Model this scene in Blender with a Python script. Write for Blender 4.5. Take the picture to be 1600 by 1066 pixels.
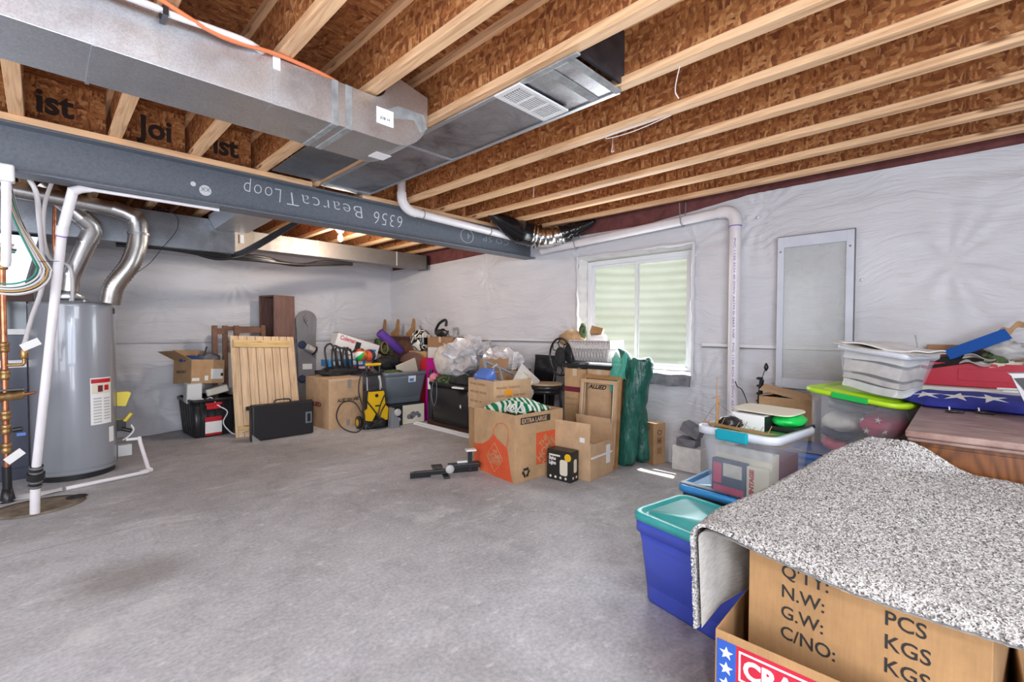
import bpy, math, random
import numpy as np
from mathutils import Matrix, Vector, Euler, noise
PI = math.pi
R = math.radians
random.seed(7)
C = bpy.context.scene.collection
for o in list(bpy.data.objects):
    bpy.data.objects.remove(o)

# ------------------------------------------------------------------ camera
sc = bpy.context.scene
cam_d = bpy.data.cameras.new('camera')
cam_d.sensor_width = 36.0
cam_d.lens = 723.83 / 1600 * 36.0
cam_d.clip_start = 0.05
cam = bpy.data.objects.new('camera', cam_d)
C.objects.link(cam)
_yaw, _pit, _rol = R(45.5034), R(-1.3683), R(0.1687)
_F = Vector((math.sin(_yaw), math.cos(_yaw), 0)); _Rt = Vector((math.cos(_yaw), -math.sin(_yaw), 0)); _U = Vector((0, 0, 1))
_F2 = _F * math.cos(_pit) + _U * math.sin(_pit)
_U2 = _U * math.cos(_pit) - _F * math.sin(_pit)
_R3 = _Rt * math.cos(_rol) + _U2 * math.sin(_rol)
_U3 = _U2 * math.cos(_rol) - _Rt * math.sin(_rol)
cam.matrix_world = Matrix(((_R3.x, _U3.x, -_F2.x, 0), (_R3.y, _U3.y, -_F2.y, 0), (_R3.z, _U3.z, -_F2.z, 1.25), (0, 0, 0, 1)))
sc.camera = cam

# ------------------------------------------------------------------ light and exposure
sc.view_settings.view_transform = 'Standard'
sc.view_settings.look = 'None'
sc.view_settings.gamma = 1
sc.view_settings.use_curve_mapping = False
sc.view_settings.exposure = 0.19
try:
    sc.cycles.max_bounces = 8
    sc.cycles.transparent_max_bounces = 16
except Exception:
    pass
world = bpy.data.worlds.new('daylight'); sc.world = world
world.use_nodes = True
world.node_tree.nodes['Background'].inputs[0].default_value = (0.86, 0.93, 1.0, 1)
world.node_tree.nodes['Background'].inputs[1].default_value = 1.6


def lamp(name, kind, loc, energy, color=(1, 1, 1), size=1.0, size_y=None, aim=None, spread=None):
    d = bpy.data.lights.new(name, kind)
    d.energy = energy; d.color = color
    if kind == 'AREA':
        d.size = size
        if size_y: d.shape = 'RECTANGLE'; d.size_y = size_y
        if spread: d.spread = spread
    elif kind == 'POINT':
        d.shadow_soft_size = size
    elif kind == 'SUN':
        d.angle = size
    o = bpy.data.objects.new(name, d); C.objects.link(o)
    o.location = loc
    if aim is not None:
        o.rotation_euler = (Vector(aim) - Vector(loc)).to_track_quat('-Z', 'Y').to_euler()
    return o


lamp('sun', 'SUN', (5, 3, 6), 9.0, (1, 0.96, 0.9), R(0.6), aim=(5 - 0.36, 3 - 0.10, 5.0))
# fill lamps added behind the camera
lamp('rear_fill', 'AREA', (-0.9, -2.2, 1.5), 125, (0.78, 0.87, 1.0), 2.6, 1.6, aim=(0.9, 6.5, 1.3))  # added fill, mainly for the far wall
lamp('side_fill', 'AREA', (-2.2, 2.8, 1.5), 62, (0.93, 0.95, 1.0), 2.4, 1.6, aim=(1.4, 6.0, 1.3))  # added fill to brighten the far-left wall
lamp('overhead_fill', 'AREA', (0.9, -0.9, 2.36), 54, (0.88, 0.94, 1.0), 1.4, 1.0, aim=(0.9, 0.2, 0.0))  # added overhead fill for the near floor
lamp('low_bounce_fill', 'AREA', (-0.6, -0.6, 0.25), 40, (0.95, 0.95, 0.97), 1.4, 1.0, aim=(1.6, 1.8, 2.4))  # added low fill aimed up at the joists, in place of bounced light
lamp('flash_fill', 'AREA', (-0.55, -0.45, 1.95), 20, (0.95, 0.96, 1.0), 0.16, 0.16, aim=(1.9, 2.0, 1.9))  # added small flash-like fill for crisp edges on the joist webs
lamp('window_glow', 'AREA', (4.22, 2.43, 1.43), 30, (0.9, 0.96, 1.0), 1.1, 1.0, aim=(0.0, 2.2, 0.9))
# the bare bulb on the joists beyond the beam
lamp('bulb_light', 'POINT', (2.45, 5.2, 2.235), 40, (1.0, 0.86, 0.72), 0.035)


# ------------------------------------------------------------------ node materials
def mat(name, color=(0.8, 0.8, 0.8), rough=0.6, metal=0.0, **kw):
    m = bpy.data.materials.new(name); m.use_nodes = True
    nt = m.node_tree; b = nt.nodes['Principled BSDF']
    c = tuple(color) + ((1,) if len(color) == 3 else ())
    b.inputs['Base Color'].default_value = c
    b.inputs['Roughness'].default_value = rough
    b.inputs['Metallic'].default_value = metal
    if 'spec' in kw: b.inputs['Specular IOR Level'].default_value = kw['spec']
    if 'coat' in kw: b.inputs['Coat Weight'].default_value = kw['coat']
    if 'emit' in kw:
        b.inputs['Emission Color'].default_value = tuple(kw['emit']) + (1,)
        b.inputs['Emission Strength'].default_value = kw.get('es', 1)
    m.diffuse_color = c
    return m


class NT:
    def __init__(s, m): s.m = m; s.t = m.node_tree; s.b = s.t.nodes['Principled BSDF']
    def n(s, kind, **kw):
        nd = s.t.nodes.new(kind)
        for k, v in kw.items():
            if hasattr(nd, k): setattr(nd, k, v)
            else: nd.inputs[k.replace('_', ' ')].default_value = v
        return nd
    def l(s, a, b): s.t.links.new(a, b)
    def coord(s, scale=(1, 1, 1), rot=(0, 0, 0), kind='Object'):
        tc = s.n('ShaderNodeTexCoord'); mp = s.n('ShaderNodeMapping')
        mp.inputs['Scale'].default_value = scale; mp.inputs['Rotation'].default_value = rot
        s.l(tc.outputs[kind], mp.inputs[0]); return mp.outputs[0]
    def noise(s, co, scale, detail=4, rough=0.5, dist=0.0):
        nd = s.n('ShaderNodeTexNoise'); nd.inputs['Scale'].default_value = scale; nd.inputs['Detail'].default_value = detail
        nd.inputs['Roughness'].default_value = rough; nd.inputs['Distortion'].default_value = dist
        s.l(co, nd.inputs['Vector']); return nd
    def voro(s, co, scale, feature='F1', rnd=1.0):
        nd = s.n('ShaderNodeTexVoronoi'); nd.feature = feature; nd.inputs['Scale'].default_value = scale
        nd.inputs['Randomness'].default_value = rnd
        s.l(co, nd.inputs['Vector']); return nd
    def ramp(s, fac, stops, interp='LINEAR'):
        r = s.n('ShaderNodeValToRGB'); r.color_ramp.interpolation = interp
        e = r.color_ramp.elements
        while len(e) < len(stops): e.new(0.5)
        for i, (p, c) in enumerate(stops):
            e[i].position = p; e[i].color = (tuple(c) + (1,)) if len(c) == 3 else c
        s.l(fac, r.inputs[0]); return r.outputs[0]
    def mix(s, fac, a, b, mode='MIX'):
        x = s.n('ShaderNodeMix'); x.data_type = 'RGBA'; x.blend_type = mode
        if isinstance(fac, (int, float)): x.inputs[0].default_value = fac
        else: s.l(fac, x.inputs[0])
        for v, i in ((a, 6), (b, 7)):
            if isinstance(v, tuple): x.inputs[i].default_value = v + ((1,) if len(v) == 3 else ())
            else: s.l(v, x.inputs[i])
        return x.outputs[2]
    def bump(s, h, strength=0.3, dist=0.01, prev=None):
        b = s.n('ShaderNodeBump'); b.inputs['Strength'].default_value = strength; b.inputs['Distance'].default_value = dist
        s.l(h, b.inputs['Height'])
        if prev is not None: s.l(prev, b.inputs['Normal'])
        return b.outputs[0]


def g3(v): return (v, v, v)


def m_osb(name, along, tint=(0.98, 0.86, 0.74), dark=1.0):
    """oriented strand board: long pale, ochre and brown flakes"""
    m = mat(name, (0.45, 0.25, 0.1), 0.75); k = NT(m)
    def layer(sc_, rot):
        co = k.coord(sc_, rot)
        dn = k.noise(co, 0.8, 2)
        add = k.n('ShaderNodeVectorMath'); add.operation = 'MULTIPLY_ADD'
        k.l(dn.outputs['Color'], add.inputs[0]); add.inputs[1].default_value = (0.45, 0.45, 0.45); k.l(co, add.inputs[2])
        v = k.voro(add.outputs[0], 1.0)
        sp = k.n('ShaderNodeSeparateColor'); k.l(v.outputs['Color'], sp.inputs[0])
        return sp.outputs[0], v.outputs['Distance']
    if along == 'z': S1, S2, S3 = (20, 60, 17), (20, 21, 56), (30, 92, 34); r1, r2, r3 = (R(30), 0, 0), (R(-25), 0, 0), (R(70), 0, 0)
    elif along == 'x': S1, S2, S3 = (18, 62, 20), (16, 68, 20), (58, 30, 20); r1, r2, r3 = (0, 0, R(15)), (0, 0, R(-18)), (0, 0, R(40))
    else: S1, S2, S3 = (60, 20, 17), (20, 20, 54), (90, 30, 34); r1, r2, r3 = (0, R(30), 0), (0, R(-25), 0), (0, R(70), 0)
    a, da = layer(S1, r1); b, db = layer(S2, r2); c, dc = layer(S3, r3)
    stops = [(0.0, (0.20 * dark, 0.065 * dark, 0.02 * dark)), (0.2, (0.34 * dark, 0.125 * dark, 0.040 * dark)), (0.5, (0.45, 0.19, 0.065)),
             (0.8, (0.54, 0.255, 0.095)), (1.0, (0.70, 0.40, 0.18))]
    ca = k.ramp(a, stops); cb = k.ramp(b, stops); cc = k.ramp(c, stops)
    n1 = k.noise(k.coord((1, 1, 1)), 17, 3).outputs[0]
    n2 = k.noise(k.coord((1.3, 1, 1)), 9, 3).outputs[0]
    m1 = k.mix(k.ramp(n1, [(0.46, g3(0)), (0.5, g3(1))]), ca, cb)
    m2 = k.mix(k.ramp(n2, [(0.52, g3(0)), (0.56, g3(1))]), m1, cc)
    fine = k.noise(k.coord((90, 90, 90)), 1.0, 4).outputs[0]
    m3 = k.mix(0.55, m2, k.ramp(fine, [(0.3, g3(0.45)), (0.7, g3(1.15))]), 'MULTIPLY')
    m4 = k.mix(1.0, m3, tuple(tint), 'MULTIPLY')
    k.l(m4, k.b.inputs['Base Color'])
    k.l(k.bump(a, 0.35, 0.002), k.b.inputs['Normal'])
    return m


def m_lumber(name, axis='y', base=(0.80, 0.51, 0.29), dark=(0.58, 0.30, 0.14), knots=True):
    m = mat(name, base, 0.6); k = NT(m)
    s = {'x': (2, 34, 34), 'y': (34, 2, 34), 'z': (34, 34, 2)}[axis]
    n = k.noise(k.coord(s), 1.0, 5, 0.6, 1.2).outputs[0]
    col = k.ramp(n, [(0.30, dark), (0.5, base), (0.72, tuple(min(1, c * 1.22) for c in base))])
    if knots:
        s2 = {'x': (2.2, 9, 9), 'y': (9, 2.2, 9), 'z': (9, 9, 2.2)}[axis]
        v = k.voro(k.coord(s2), 1.0).outputs['Distance']
        col = k.mix(k.ramp(v, [(0.05, g3(1)), (0.13, g3(0))]), col, (0.25, 0.10, 0.035))
    big = k.noise(k.coord((0.9, 0.9, 0.9)), 2.0, 2).outputs[0]
    col = k.mix(0.5, col, k.ramp(big, [(0.3, g3(0.7)), (0.7, g3(1.15))]), 'MULTIPLY')
    k.l(col, k.b.inputs['Base Color']); k.l(k.bump(n, 0.2, 0.002), k.b.inputs['Normal'])
    return m


def m_galv(name, base=0.62, rough=0.34, grime=(0.20, 0.17, 0.15), amt=0.5, tint=(1, 1, 1)):
    m = mat(name, g3(base), rough, 1.0); k = NT(m)
    co = k.coord((1, 1, 1))
    v = k.voro(co, 190).outputs['Color']
    sp = k.n('ShaderNodeSeparateColor'); k.l(v, sp.inputs[0])
    n = k.noise(co, 3.2, 6, 0.62, 0.6).outputs[0]
    c = k.ramp(sp.outputs[0], [(0, tuple(base * 0.9 * t for t in tint)), (1, tuple(base * 1.12 * t for t in tint))])
    msk = k.ramp(n, [(0.42, g3(0)), (0.72, g3(amt))])
    k.l(k.mix(msk, c, tuple(grime)), k.b.inputs['Base Color'])
    n2 = k.noise(k.coord((3, 3, 3)), 4, 5, 0.6).outputs[0]
    k.l(k.ramp(n2, [(0.3, g3(rough * 0.9)), (0.75, g3(min(0.9, rough * 1.2)))]), k.b.inputs['Roughness'])
    k.l(k.bump(k.noise(co, 1.1, 1).outputs[0], 0.12, 0.01), k.b.inputs['Normal'])
    return m


def m_card(name, base=(0.50, 0.31, 0.16), rough=0.85):
    m = mat(name, base, rough); k = NT(m)
    n = k.noise(k.coord((1, 1, 1)), 6, 5, 0.65).outputs[0]
    f = k.noise(k.coord((140, 140, 12)), 1, 3).outputs[0]
    c = k.ramp(n, [(0.3, tuple(x * 0.82 for x in base)), (0.7, tuple(min(1, x * 1.12) for x in base))])
    c = k.mix(0.35, c, k.ramp(f, [(0.3, g3(0.8)), (0.7, g3(1.1))]), 'MULTIPLY')
    k.l(c, k.b.inputs['Base Color']); k.l(k.bump(n, 0.25, 0.01), k.b.inputs['Normal'])
    return m


def m_noise(name, a, b, scale=8, rough=0.6, bump=0.2, detail=4, stretch=(1, 1, 1), lo=0.35, hi=0.65, metal=0.0, dist=0.01):
    m = mat(name, a, rough, metal); k = NT(m)
    n = k.noise(k.coord(stretch), scale, detail, 0.6).outputs[0]
    k.l(k.ramp(n, [(lo, a), (hi, b)]), k.b.inputs['Base Color'])
    if bump: k.l(k.bump(n, bump, dist), k.b.inputs['Normal'])
    return m


def m_clear(name, tint=(0.9, 0.93, 0.95), op=0.35, rough=0.3, sheen=None):
    """frosty see-through plastic or glass: part transparent, part glossy diffuse"""
    m = mat(name, tint, rough); k = NT(m)
    tr = k.n('ShaderNodeBsdfTransparent'); tr.inputs[0].default_value = (1, 1, 1, 1)
    mx = k.n('ShaderNodeMixShader'); mx.inputs[0].default_value = op
    out = [n for n in k.t.nodes if n.type == 'OUTPUT_MATERIAL'][0]
    k.l(tr.outputs[0], mx.inputs[1]); k.l(k.b.outputs[0], mx.inputs[2]); k.l(mx.outputs[0], out.inputs[0])
    if sheen:
        n = k.noise(k.coord((1, 1, 1)), sheen, 4).outputs[0]
        r = k.ramp(n, [(0.35, g3(op * 0.7)), (0.65, g3(min(1, op * 1.35)))])
        k.l(r, mx.inputs[0])
    return m


def m_sheeting(name, base=(0.665, 0.665, 0.70), rough=0.42):
    """white insulation sheeting with fine creases"""
    m = mat(name, base, rough, spec=0.5); k = NT(m)
    co = k.coord((1, 1, 1))
    w = k.noise(co, 1.1, 3)
    add = k.n('ShaderNodeVectorMath'); add.operation = 'MULTIPLY_ADD'
    k.l(w.outputs['Color'], add.inputs[0]); add.inputs[1].default_value = (0.5, 0.5, 0.5); k.l(co, add.inputs[2])
    mp = k.n('ShaderNodeMapping'); mp.inputs['Scale'].default_value = (1.1, 1.1, 11); k.l(add.outputs[0], mp.inputs[0])
    a = k.noise(mp.outputs[0], 1.6, 6, 0.6, 0.4).outputs[0]
    mp2 = k.n('ShaderNodeMapping'); mp2.inputs['Scale'].default_value = (2.0, 2.0, 9); mp2.inputs['Rotation'].default_value = (0.5, 0.4, 0); k.l(add.outputs[0], mp2.inputs[0])
    b = k.noise(mp2.outputs[0], 2.2, 5, 0.6).outputs[0]
    n1 = k.bump(a, 0.45, 0.035)
    n2 = k.bump(b, 0.30, 0.03, n1)
    k.l(n2, k.b.inputs['Normal'])
    k.l(k.ramp(k.noise(co, 1.5, 3).outputs[0], [(0.3, tuple(c * 0.93 for c in base)), (0.7, tuple(min(1, c * 1.05) for c in base))]), k.b.inputs['Base Color'])
    return m


STAIN1 = (0.28, 3.0, 2.7, 4.0)
FLOOR_SHADE = (1.2, 4.7, 0.6, 0.8)  # broad darkening of the mid-left floor, shade put into the colour
JOINT_Y = 3.72


def m_concrete(name):
    m = mat(name, (0.42, 0.41, 0.40), 0.75); k = NT(m)
    co = k.coord((1, 1, 1))
    n1 = k.noise(co, 0.55, 5, 0.62, 0.5).outputs[0]
    n2 = k.noise(co, 5.5, 7, 0.7, 0.8).outputs[0]
    n3 = k.noise(co, 55, 4, 0.6).outputs[0]
    c = k.ramp(n1, [(0.30, (0.36, 0.35, 0.355)), (0.5, (0.50, 0.495, 0.515)), (0.7, (0.58, 0.585, 0.62))])
    c = k.mix(0.75, c, k.ramp(n2, [(0.25, g3(0.70)), (0.5, g3(0.97)), (0.66, g3(1.05)), (0.78, g3(1.35))]), 'MULTIPLY')
    c = k.mix(0.9, c, k.ramp(n3, [(0.28, g3(0.72)), (0.7, g3(1.16))]), 'MULTIPLY')
    # pale lime blotches and dark dirt in front of the heater
    n4 = k.noise(k.coord((0.8, 1.5, 1)), 2.1, 6, 0.72, 0.6).outputs[0]
    c = k.mix(k.ramp(n4, [(0.56, g3(0)), (0.66, g3(0.55))]), c, (0.66, 0.65, 0.635))
    n5 = k.noise(k.coord((0.7, 1.1, 1), (0, 0, 0.4)), 0.9, 4, 0.6).outputs[0]
    c = k.mix(k.ramp(n5, [(0.55, g3(0)), (0.74, g3(0.55))]), c, (0.235, 0.21, 0.19))
    n6 = k.noise(k.coord((1, 1.4, 1)), 11, 5, 0.7).outputs[0]
    c = k.mix(k.ramp(n6, [(0.58, g3(0)), (0.66, g3(0.5))]), c, (0.70, 0.69, 0.68))
    # brown dirt stain in front of the heater and the saw-cut joint across the slab
    tc = k.n('ShaderNodeTexCoord')
    def dist(cx, cy, sx, sy):
        mp = k.n('ShaderNodeMapping'); mp.inputs['Location'].default_value = (-cx * sx, -cy * sy, 0); mp.inputs['Scale'].default_value = (sx, sy, 0)
        k.l(tc.outputs['Object'], mp.inputs[0]); ln = k.n('ShaderNodeVectorMath'); ln.operation = 'LENGTH'; k.l(mp.outputs[0], ln.inputs[0])
        ad = k.n('ShaderNodeMath'); ad.operation = 'ADD'; k.l(ln.outputs['Value'], ad.inputs[0])
        sb = k.n('ShaderNodeMath'); sb.operation = 'MULTIPLY_ADD'; k.l(n4, sb.inputs[0]); sb.inputs[1].default_value = 1.6; sb.inputs[2].default_value = -0.8
        k.l(sb.outputs[0], ad.inputs[1]); return ad.outputs[0]
    c = k.mix(k.ramp(dist(*STAIN1), [(0.40, g3(0.6)), (1.25, g3(0))]), c, (0.20, 0.175, 0.15))
    c = k.mix(k.ramp(dist(*FLOOR_SHADE), [(0.3, g3(0.45)), (1.2, g3(0))]), c, (0.22, 0.20, 0.19))  # slab colour darkened at mid-left to stand in for dimmer light
    sp = k.n('ShaderNodeSeparateXYZ'); k.l(tc.outputs['Object'], sp.inputs[0])
    ms = k.n('ShaderNodeMath'); ms.operation = 'SUBTRACT'; k.l(sp.outputs[1], ms.inputs[0]); ms.inputs[1].default_value = JOINT_Y
    ab = k.n('ShaderNodeMath'); ab.operation = 'ABSOLUTE'; k.l(ms.outputs[0], ab.inputs[0])
    c = k.mix(k.ramp(ab.outputs[0], [(0.002, g3(0.55)), (0.006, g3(0))]), c, (0.14, 0.13, 0.12))
    k.l(c, k.b.inputs['Base Color'])
    k.l(k.ramp(n2, [(0.3, g3(0.85)), (0.7, g3(0.55))]), k.b.inputs['Roughness'])
    k.l(k.bump(n2, 0.18, 0.01, k.bump(n3, 0.15, 0.003)), k.b.inputs['Normal'])
    return m


M = {}
M['osb_web'] = m_osb('strand_board_web', 'z')
M['osb_block'] = m_osb('strand_board_blocking', 'xz', dark=0.8)
M['osb_deck'] = m_osb('strand_board_deck', 'x', (0.8, 0.66, 0.54))
M['pine_y'] = m_lumber('pine_flange', 'y')
M['pine_x'] = m_lumber('pine_nailer', 'x')
M['pine_board'] = m_lumber('pale_knotty_pine', 'z', (0.68, 0.49, 0.31), (0.50, 0.33, 0.18))
M['pine_board_x'] = m_lumber('pale_pine_batten', 'x', (0.66, 0.46, 0.20), (0.42, 0.27, 0.10))
M['oak'] = None
M['walnut'] = m_noise('dark_red_brown_wood', (0.14, 0.075, 0.06), (0.20, 0.11, 0.09), 5, 0.5, 0.1, stretch=(8, 8, 1))
M['walnut_dark'] = mat('cabinet_inside_brown', (0.055, 0.022, 0.015), 0.6)
M['desk_top'] = m_noise('dusty_walnut_top', (0.20, 0.105, 0.085), (0.36, 0.24, 0.20), 9, 0.32, 0.1, stretch=(2, 1, 1))
M['brown_wood'] = m_noise('brown_rail_wood', (0.13, 0.055, 0.03), (0.22, 0.10, 0.055), 9, 0.5, 0.1)
M['gold_wood'] = m_noise('golden_brown_wood', (0.30, 0.15, 0.055), (0.42, 0.23, 0.09), 9, 0.5, 0.1)
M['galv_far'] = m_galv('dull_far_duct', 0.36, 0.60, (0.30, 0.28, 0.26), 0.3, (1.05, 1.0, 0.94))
M['galv'] = m_galv('galvanised_duct', 0.66, 0.40, (0.52, 0.53, 0.55), 0.35, (0.95, 1.0, 1.06))
M['galv_dirty'] = m_galv('grimy_galvanised_pan', 0.48, 0.40, (0.13, 0.10, 0.10), 0.85, (0.97, 0.98, 1.04))
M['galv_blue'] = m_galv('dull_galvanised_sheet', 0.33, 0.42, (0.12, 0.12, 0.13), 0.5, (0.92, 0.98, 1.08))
M['mastic'] = m_noise('duct_sealant', (0.20, 0.21, 0.215), (0.33, 0.34, 0.34), 14, 0.65, 0.5)
M['black_mastic'] = m_noise('dark_coating', (0.018, 0.018, 0.022), (0.045, 0.043, 0.05), 10, 0.5, 0.3)
M['steel_paint'] = m_noise('blue_grey_primer', (0.105, 0.122, 0.15), (0.135, 0.155, 0.185), 60, 0.42, 0.1)
M['chalk'] = mat('chalk_marking', (0.62, 0.64, 0.66), 0.9)
M['ink'] = mat('black_ink', (0.02, 0.018, 0.017), 0.7)
M['osb_ink'] = mat('dark_stamp_ink', (0.03, 0.016, 0.012), 0.8)
M['pvc'] = m_noise('white_pvc', (0.72, 0.69, 0.71), (0.80, 0.77, 0.79), 4, 0.3, 0.0)
M['pex'] = mat('white_tubing', (0.68, 0.65, 0.66), 0.4)
M['purple'] = mat('purple_primer', (0.28, 0.17, 0.50), 0.5)
M['orange_tube'] = mat('orange_tubing', (0.75, 0.22, 0.09), 0.4)
M['sheeting'] = m_sheeting('white_wall_sheeting')
M['fold'] = mat('white_fold', (0.76, 0.75, 0.74), 0.45)
M['dark_line'] = mat('dark_fold_shadow_and_seal', (0.17, 0.16, 0.165), 0.7)
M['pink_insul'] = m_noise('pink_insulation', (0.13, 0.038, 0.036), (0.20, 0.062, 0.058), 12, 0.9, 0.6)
M['concrete'] = m_concrete('concrete_slab')
M['dirt'] = m_noise('damp_dirt', (0.13, 0.10, 0.07), (0.25, 0.20, 0.15), 12, 0.95, 0.6)
M['card'] = m_card('brown_cardboard')
M['card_light'] = m_card('light_cardboard', (0.58, 0.38, 0.22))
M['card_dark'] = m_card('dark_cardboard', (0.36, 0.20, 0.10))
M['card_big'] = m_card('shipping_cardboard', (0.42, 0.235, 0.10))
M['tape'] = mat('clear_tape', (0.62, 0.48, 0.33), 0.2)
M['tape_grey'] = mat('grey_tape', (0.30, 0.28, 0.25), 0.35)
M['white'] = mat('white_plastic', (0.78, 0.78, 0.78), 0.35)
M['white_paper'] = mat('white_paper', (0.82, 0.81, 0.80), 0.8)
M['cream'] = mat('cream_paper', (0.70, 0.65, 0.52), 0.8)
M['grey_light'] = mat('light_grey_plastic', (0.50, 0.50, 0.49), 0.4)
M['grey'] = mat('grey_plastic', (0.22, 0.23, 0.25), 0.4)
M['grey_tote'] = mat('slate_grey_plastic', (0.15, 0.175, 0.20), 0.32)
M['black'] = mat('black_plastic', (0.016, 0.016, 0.018), 0.35)
M['black_matt'] = m_noise('black_fabric', (0.012, 0.012, 0.014), (0.03, 0.03, 0.034), 30, 0.85, 0.4)
M['black_metal'] = mat('black_metal', (0.02, 0.02, 0.022), 0.3, 0.3)
M['red'] = mat('red_plastic', (0.50, 0.015, 0.025), 0.35)
M['red_card'] = m_noise('dark_red_board', (0.46, 0.008, 0.03), (0.54, 0.012, 0.04), 5, 0.5, 0.05)
M['maroon'] = mat('maroon_print', (0.16, 0.01, 0.03), 0.7)
M['blue'] = mat('blue_plastic', (0.06, 0.10, 0.58), 0.32)
M['blue_lid'] = mat('bright_blue_plastic', (0.04, 0.29, 0.66), 0.3)
M['blue_dusty'] = mat('mid_blue_plastic', (0.06, 0.16, 0.50), 0.35)
M['teal'] = m_noise('teal_plastic', (0.0, 0.34, 0.34), (0.10, 0.46, 0.45), 4, 0.35, 0.0)
M['teal_latch'] = mat('teal_blue_latch', (0.0, 0.30, 0.38), 0.3)
M['lime'] = mat('lime_plastic', (0.50, 0.80, 0.02), 0.35)
M['lime_dull'] = mat('see_through_lime_plastic', (0.34, 0.48, 0.03), 0.35)
M['green_latch'] = mat('green_latch', (0.01, 0.52, 0.08), 0.35)
M['yellow'] = mat('yellow_plastic', (0.80, 0.48, 0.01), 0.32)
M['yellow_brass'] = mat('yellow_handle', (0.70, 0.55, 0.05), 0.4)
M['brass'] = m_noise('aged_brass', (0.30, 0.16, 0.06), (0.50, 0.32, 0.14), 30, 0.4, 0.2, metal=0.8)
M['copper'] = m_noise('copper_pipe', (0.42, 0.14, 0.07), (0.60, 0.26, 0.14), 20, 0.35, 0.0, metal=0.9)
M['heater'] = mat('grey_enamel', (0.29, 0.305, 0.34), 0.28, 0.15, coat=0.5)
M['furnace'] = mat('dark_blue_grey_enamel', (0.040, 0.045, 0.075), 0.35)
M['flue'] = m_galv('flue_metal', 0.60, 0.32, (0.35, 0.33, 0.32), 0.3)
M['flex'] = m_galv('ribbed_aluminium', 0.46, 0.32, (0.26, 0.22, 0.20), 0.5, (1.05, 1.0, 0.95))
M['foil'] = m_galv('crumpled_foil', 0.75, 0.15, (0.3, 0.3, 0.3), 0.4)
M['frame_white'] = mat('white_vinyl_frame', (0.76, 0.77, 0.80), 0.3)
M['frame_blue'] = m_noise('pale_aluminium_frame', (0.57, 0.60, 0.68), (0.63, 0.66, 0.74), 6, 0.35, 0.0)
M['glass'] = m_clear('window_glass', (0.80, 0.92, 0.84), 0.16, 0.06)
M['screen_glass'] = m_clear('milky_glass', (0.66, 0.70, 0.69), 0.30, 0.12, 3)
M['clear'] = m_clear('frosted_clear_plastic', (0.74, 0.77, 0.85), 0.13, 0.2)
M['clear_rim'] = m_clear('frosted_rim_plastic', (0.80, 0.83, 0.90), 0.75, 0.3)
M['clear_blue'] = m_clear('blue_tinted_plastic', (0.18, 0.30, 0.62), 0.7, 0.25)
M['clear_bag'] = m_clear('plastic_film', (0.80, 0.78, 0.80), 0.62, 0.2, 9)
M['green_film'] = m_noise('green_plastic_wrap', (0.006, 0.065, 0.048), (0.03, 0.17, 0.13), 9, 0.26, 0.8, stretch=(1, 1, 0.3), dist=0.05)
M['green_film2'] = m_clear('thin_green_film', (0.08, 0.42, 0.32), 0.8, 0.25, 6)
M['metal'] = mat('brushed_metal', (0.36, 0.36, 0.37), 0.45, 0.9)
M['fabric_white'] = m_noise('white_cloth', (0.66, 0.65, 0.62), (0.78, 0.77, 0.74), 20, 0.9, 0.4)
M['fabric_beige'] = m_noise('beige_cloth', (0.50, 0.45, 0.40), (0.64, 0.59, 0.54), 20, 0.9, 0.4)
M['fabric_grey'] = m_noise('grey_cloth', (0.13, 0.13, 0.15), (0.24, 0.235, 0.26), 14, 0.9, 0.5)
M['fabric_navy'] = m_noise('navy_cloth', (0.02, 0.03, 0.07), (0.05, 0.07, 0.14), 12, 0.9, 0.5)
M['fabric_blue'] = m_noise('blue_cloth', (0.02, 0.06, 0.22), (0.03, 0.10, 0.32), 14, 0.9, 0.5)
M['fabric_pink'] = m_noise('pink_cloth', (0.62, 0.14, 0.22), (0.75, 0.25, 0.32), 14, 0.9, 0.4)
M['fabric_red'] = m_noise('raspberry_cloth', (0.50, 0.02, 0.10), (0.60, 0.05, 0.15), 14, 0.9, 0.3)
M['flag_blue'] = m_noise('flag_blue_cloth', (0.012, 0.018, 0.20), (0.025, 0.035, 0.30), 9, 0.7, 0.4)
M['magenta'] = mat('magenta_plastic', (0.42, 0.0, 0.22), 0.4)
M['purple_foam'] = mat('purple_foam', (0.13, 0.05, 0.36), 0.8)
M['camo'] = m_noise('camouflage_cloth', (0.015, 0.025, 0.012), (0.09, 0.13, 0.05), 16, 0.9, 0.4, lo=0.42, hi=0.52)
M['orange'] = m_noise('orange_print', (0.62, 0.085, 0.025), (0.72, 0.12, 0.04), 3, 0.7, 0.0)
M['board_grey'] = m_noise('grey_snowboard', (0.17, 0.165, 0.18), (0.27, 0.26, 0.28), 4, 0.35, 0.1, stretch=(1, 1, 0.4))
M['screen_black'] = mat('glossy_black', (0.008, 0.008, 0.01), 0.12)
M['stucco'] = mat('bright_sticker_orange', (0.85, 0.33, 0.02), 0.6)
M['wicker'] = m_noise('basket_liner', (0.52, 0.47, 0.44), (0.66, 0.61, 0.58), 40, 0.9, 0.3)
M['stool_wood'] = m_lumber('stool_seat_wood', 'x', (0.52, 0.35, 0.20), (0.38, 0.24, 0.13), False)


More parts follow.
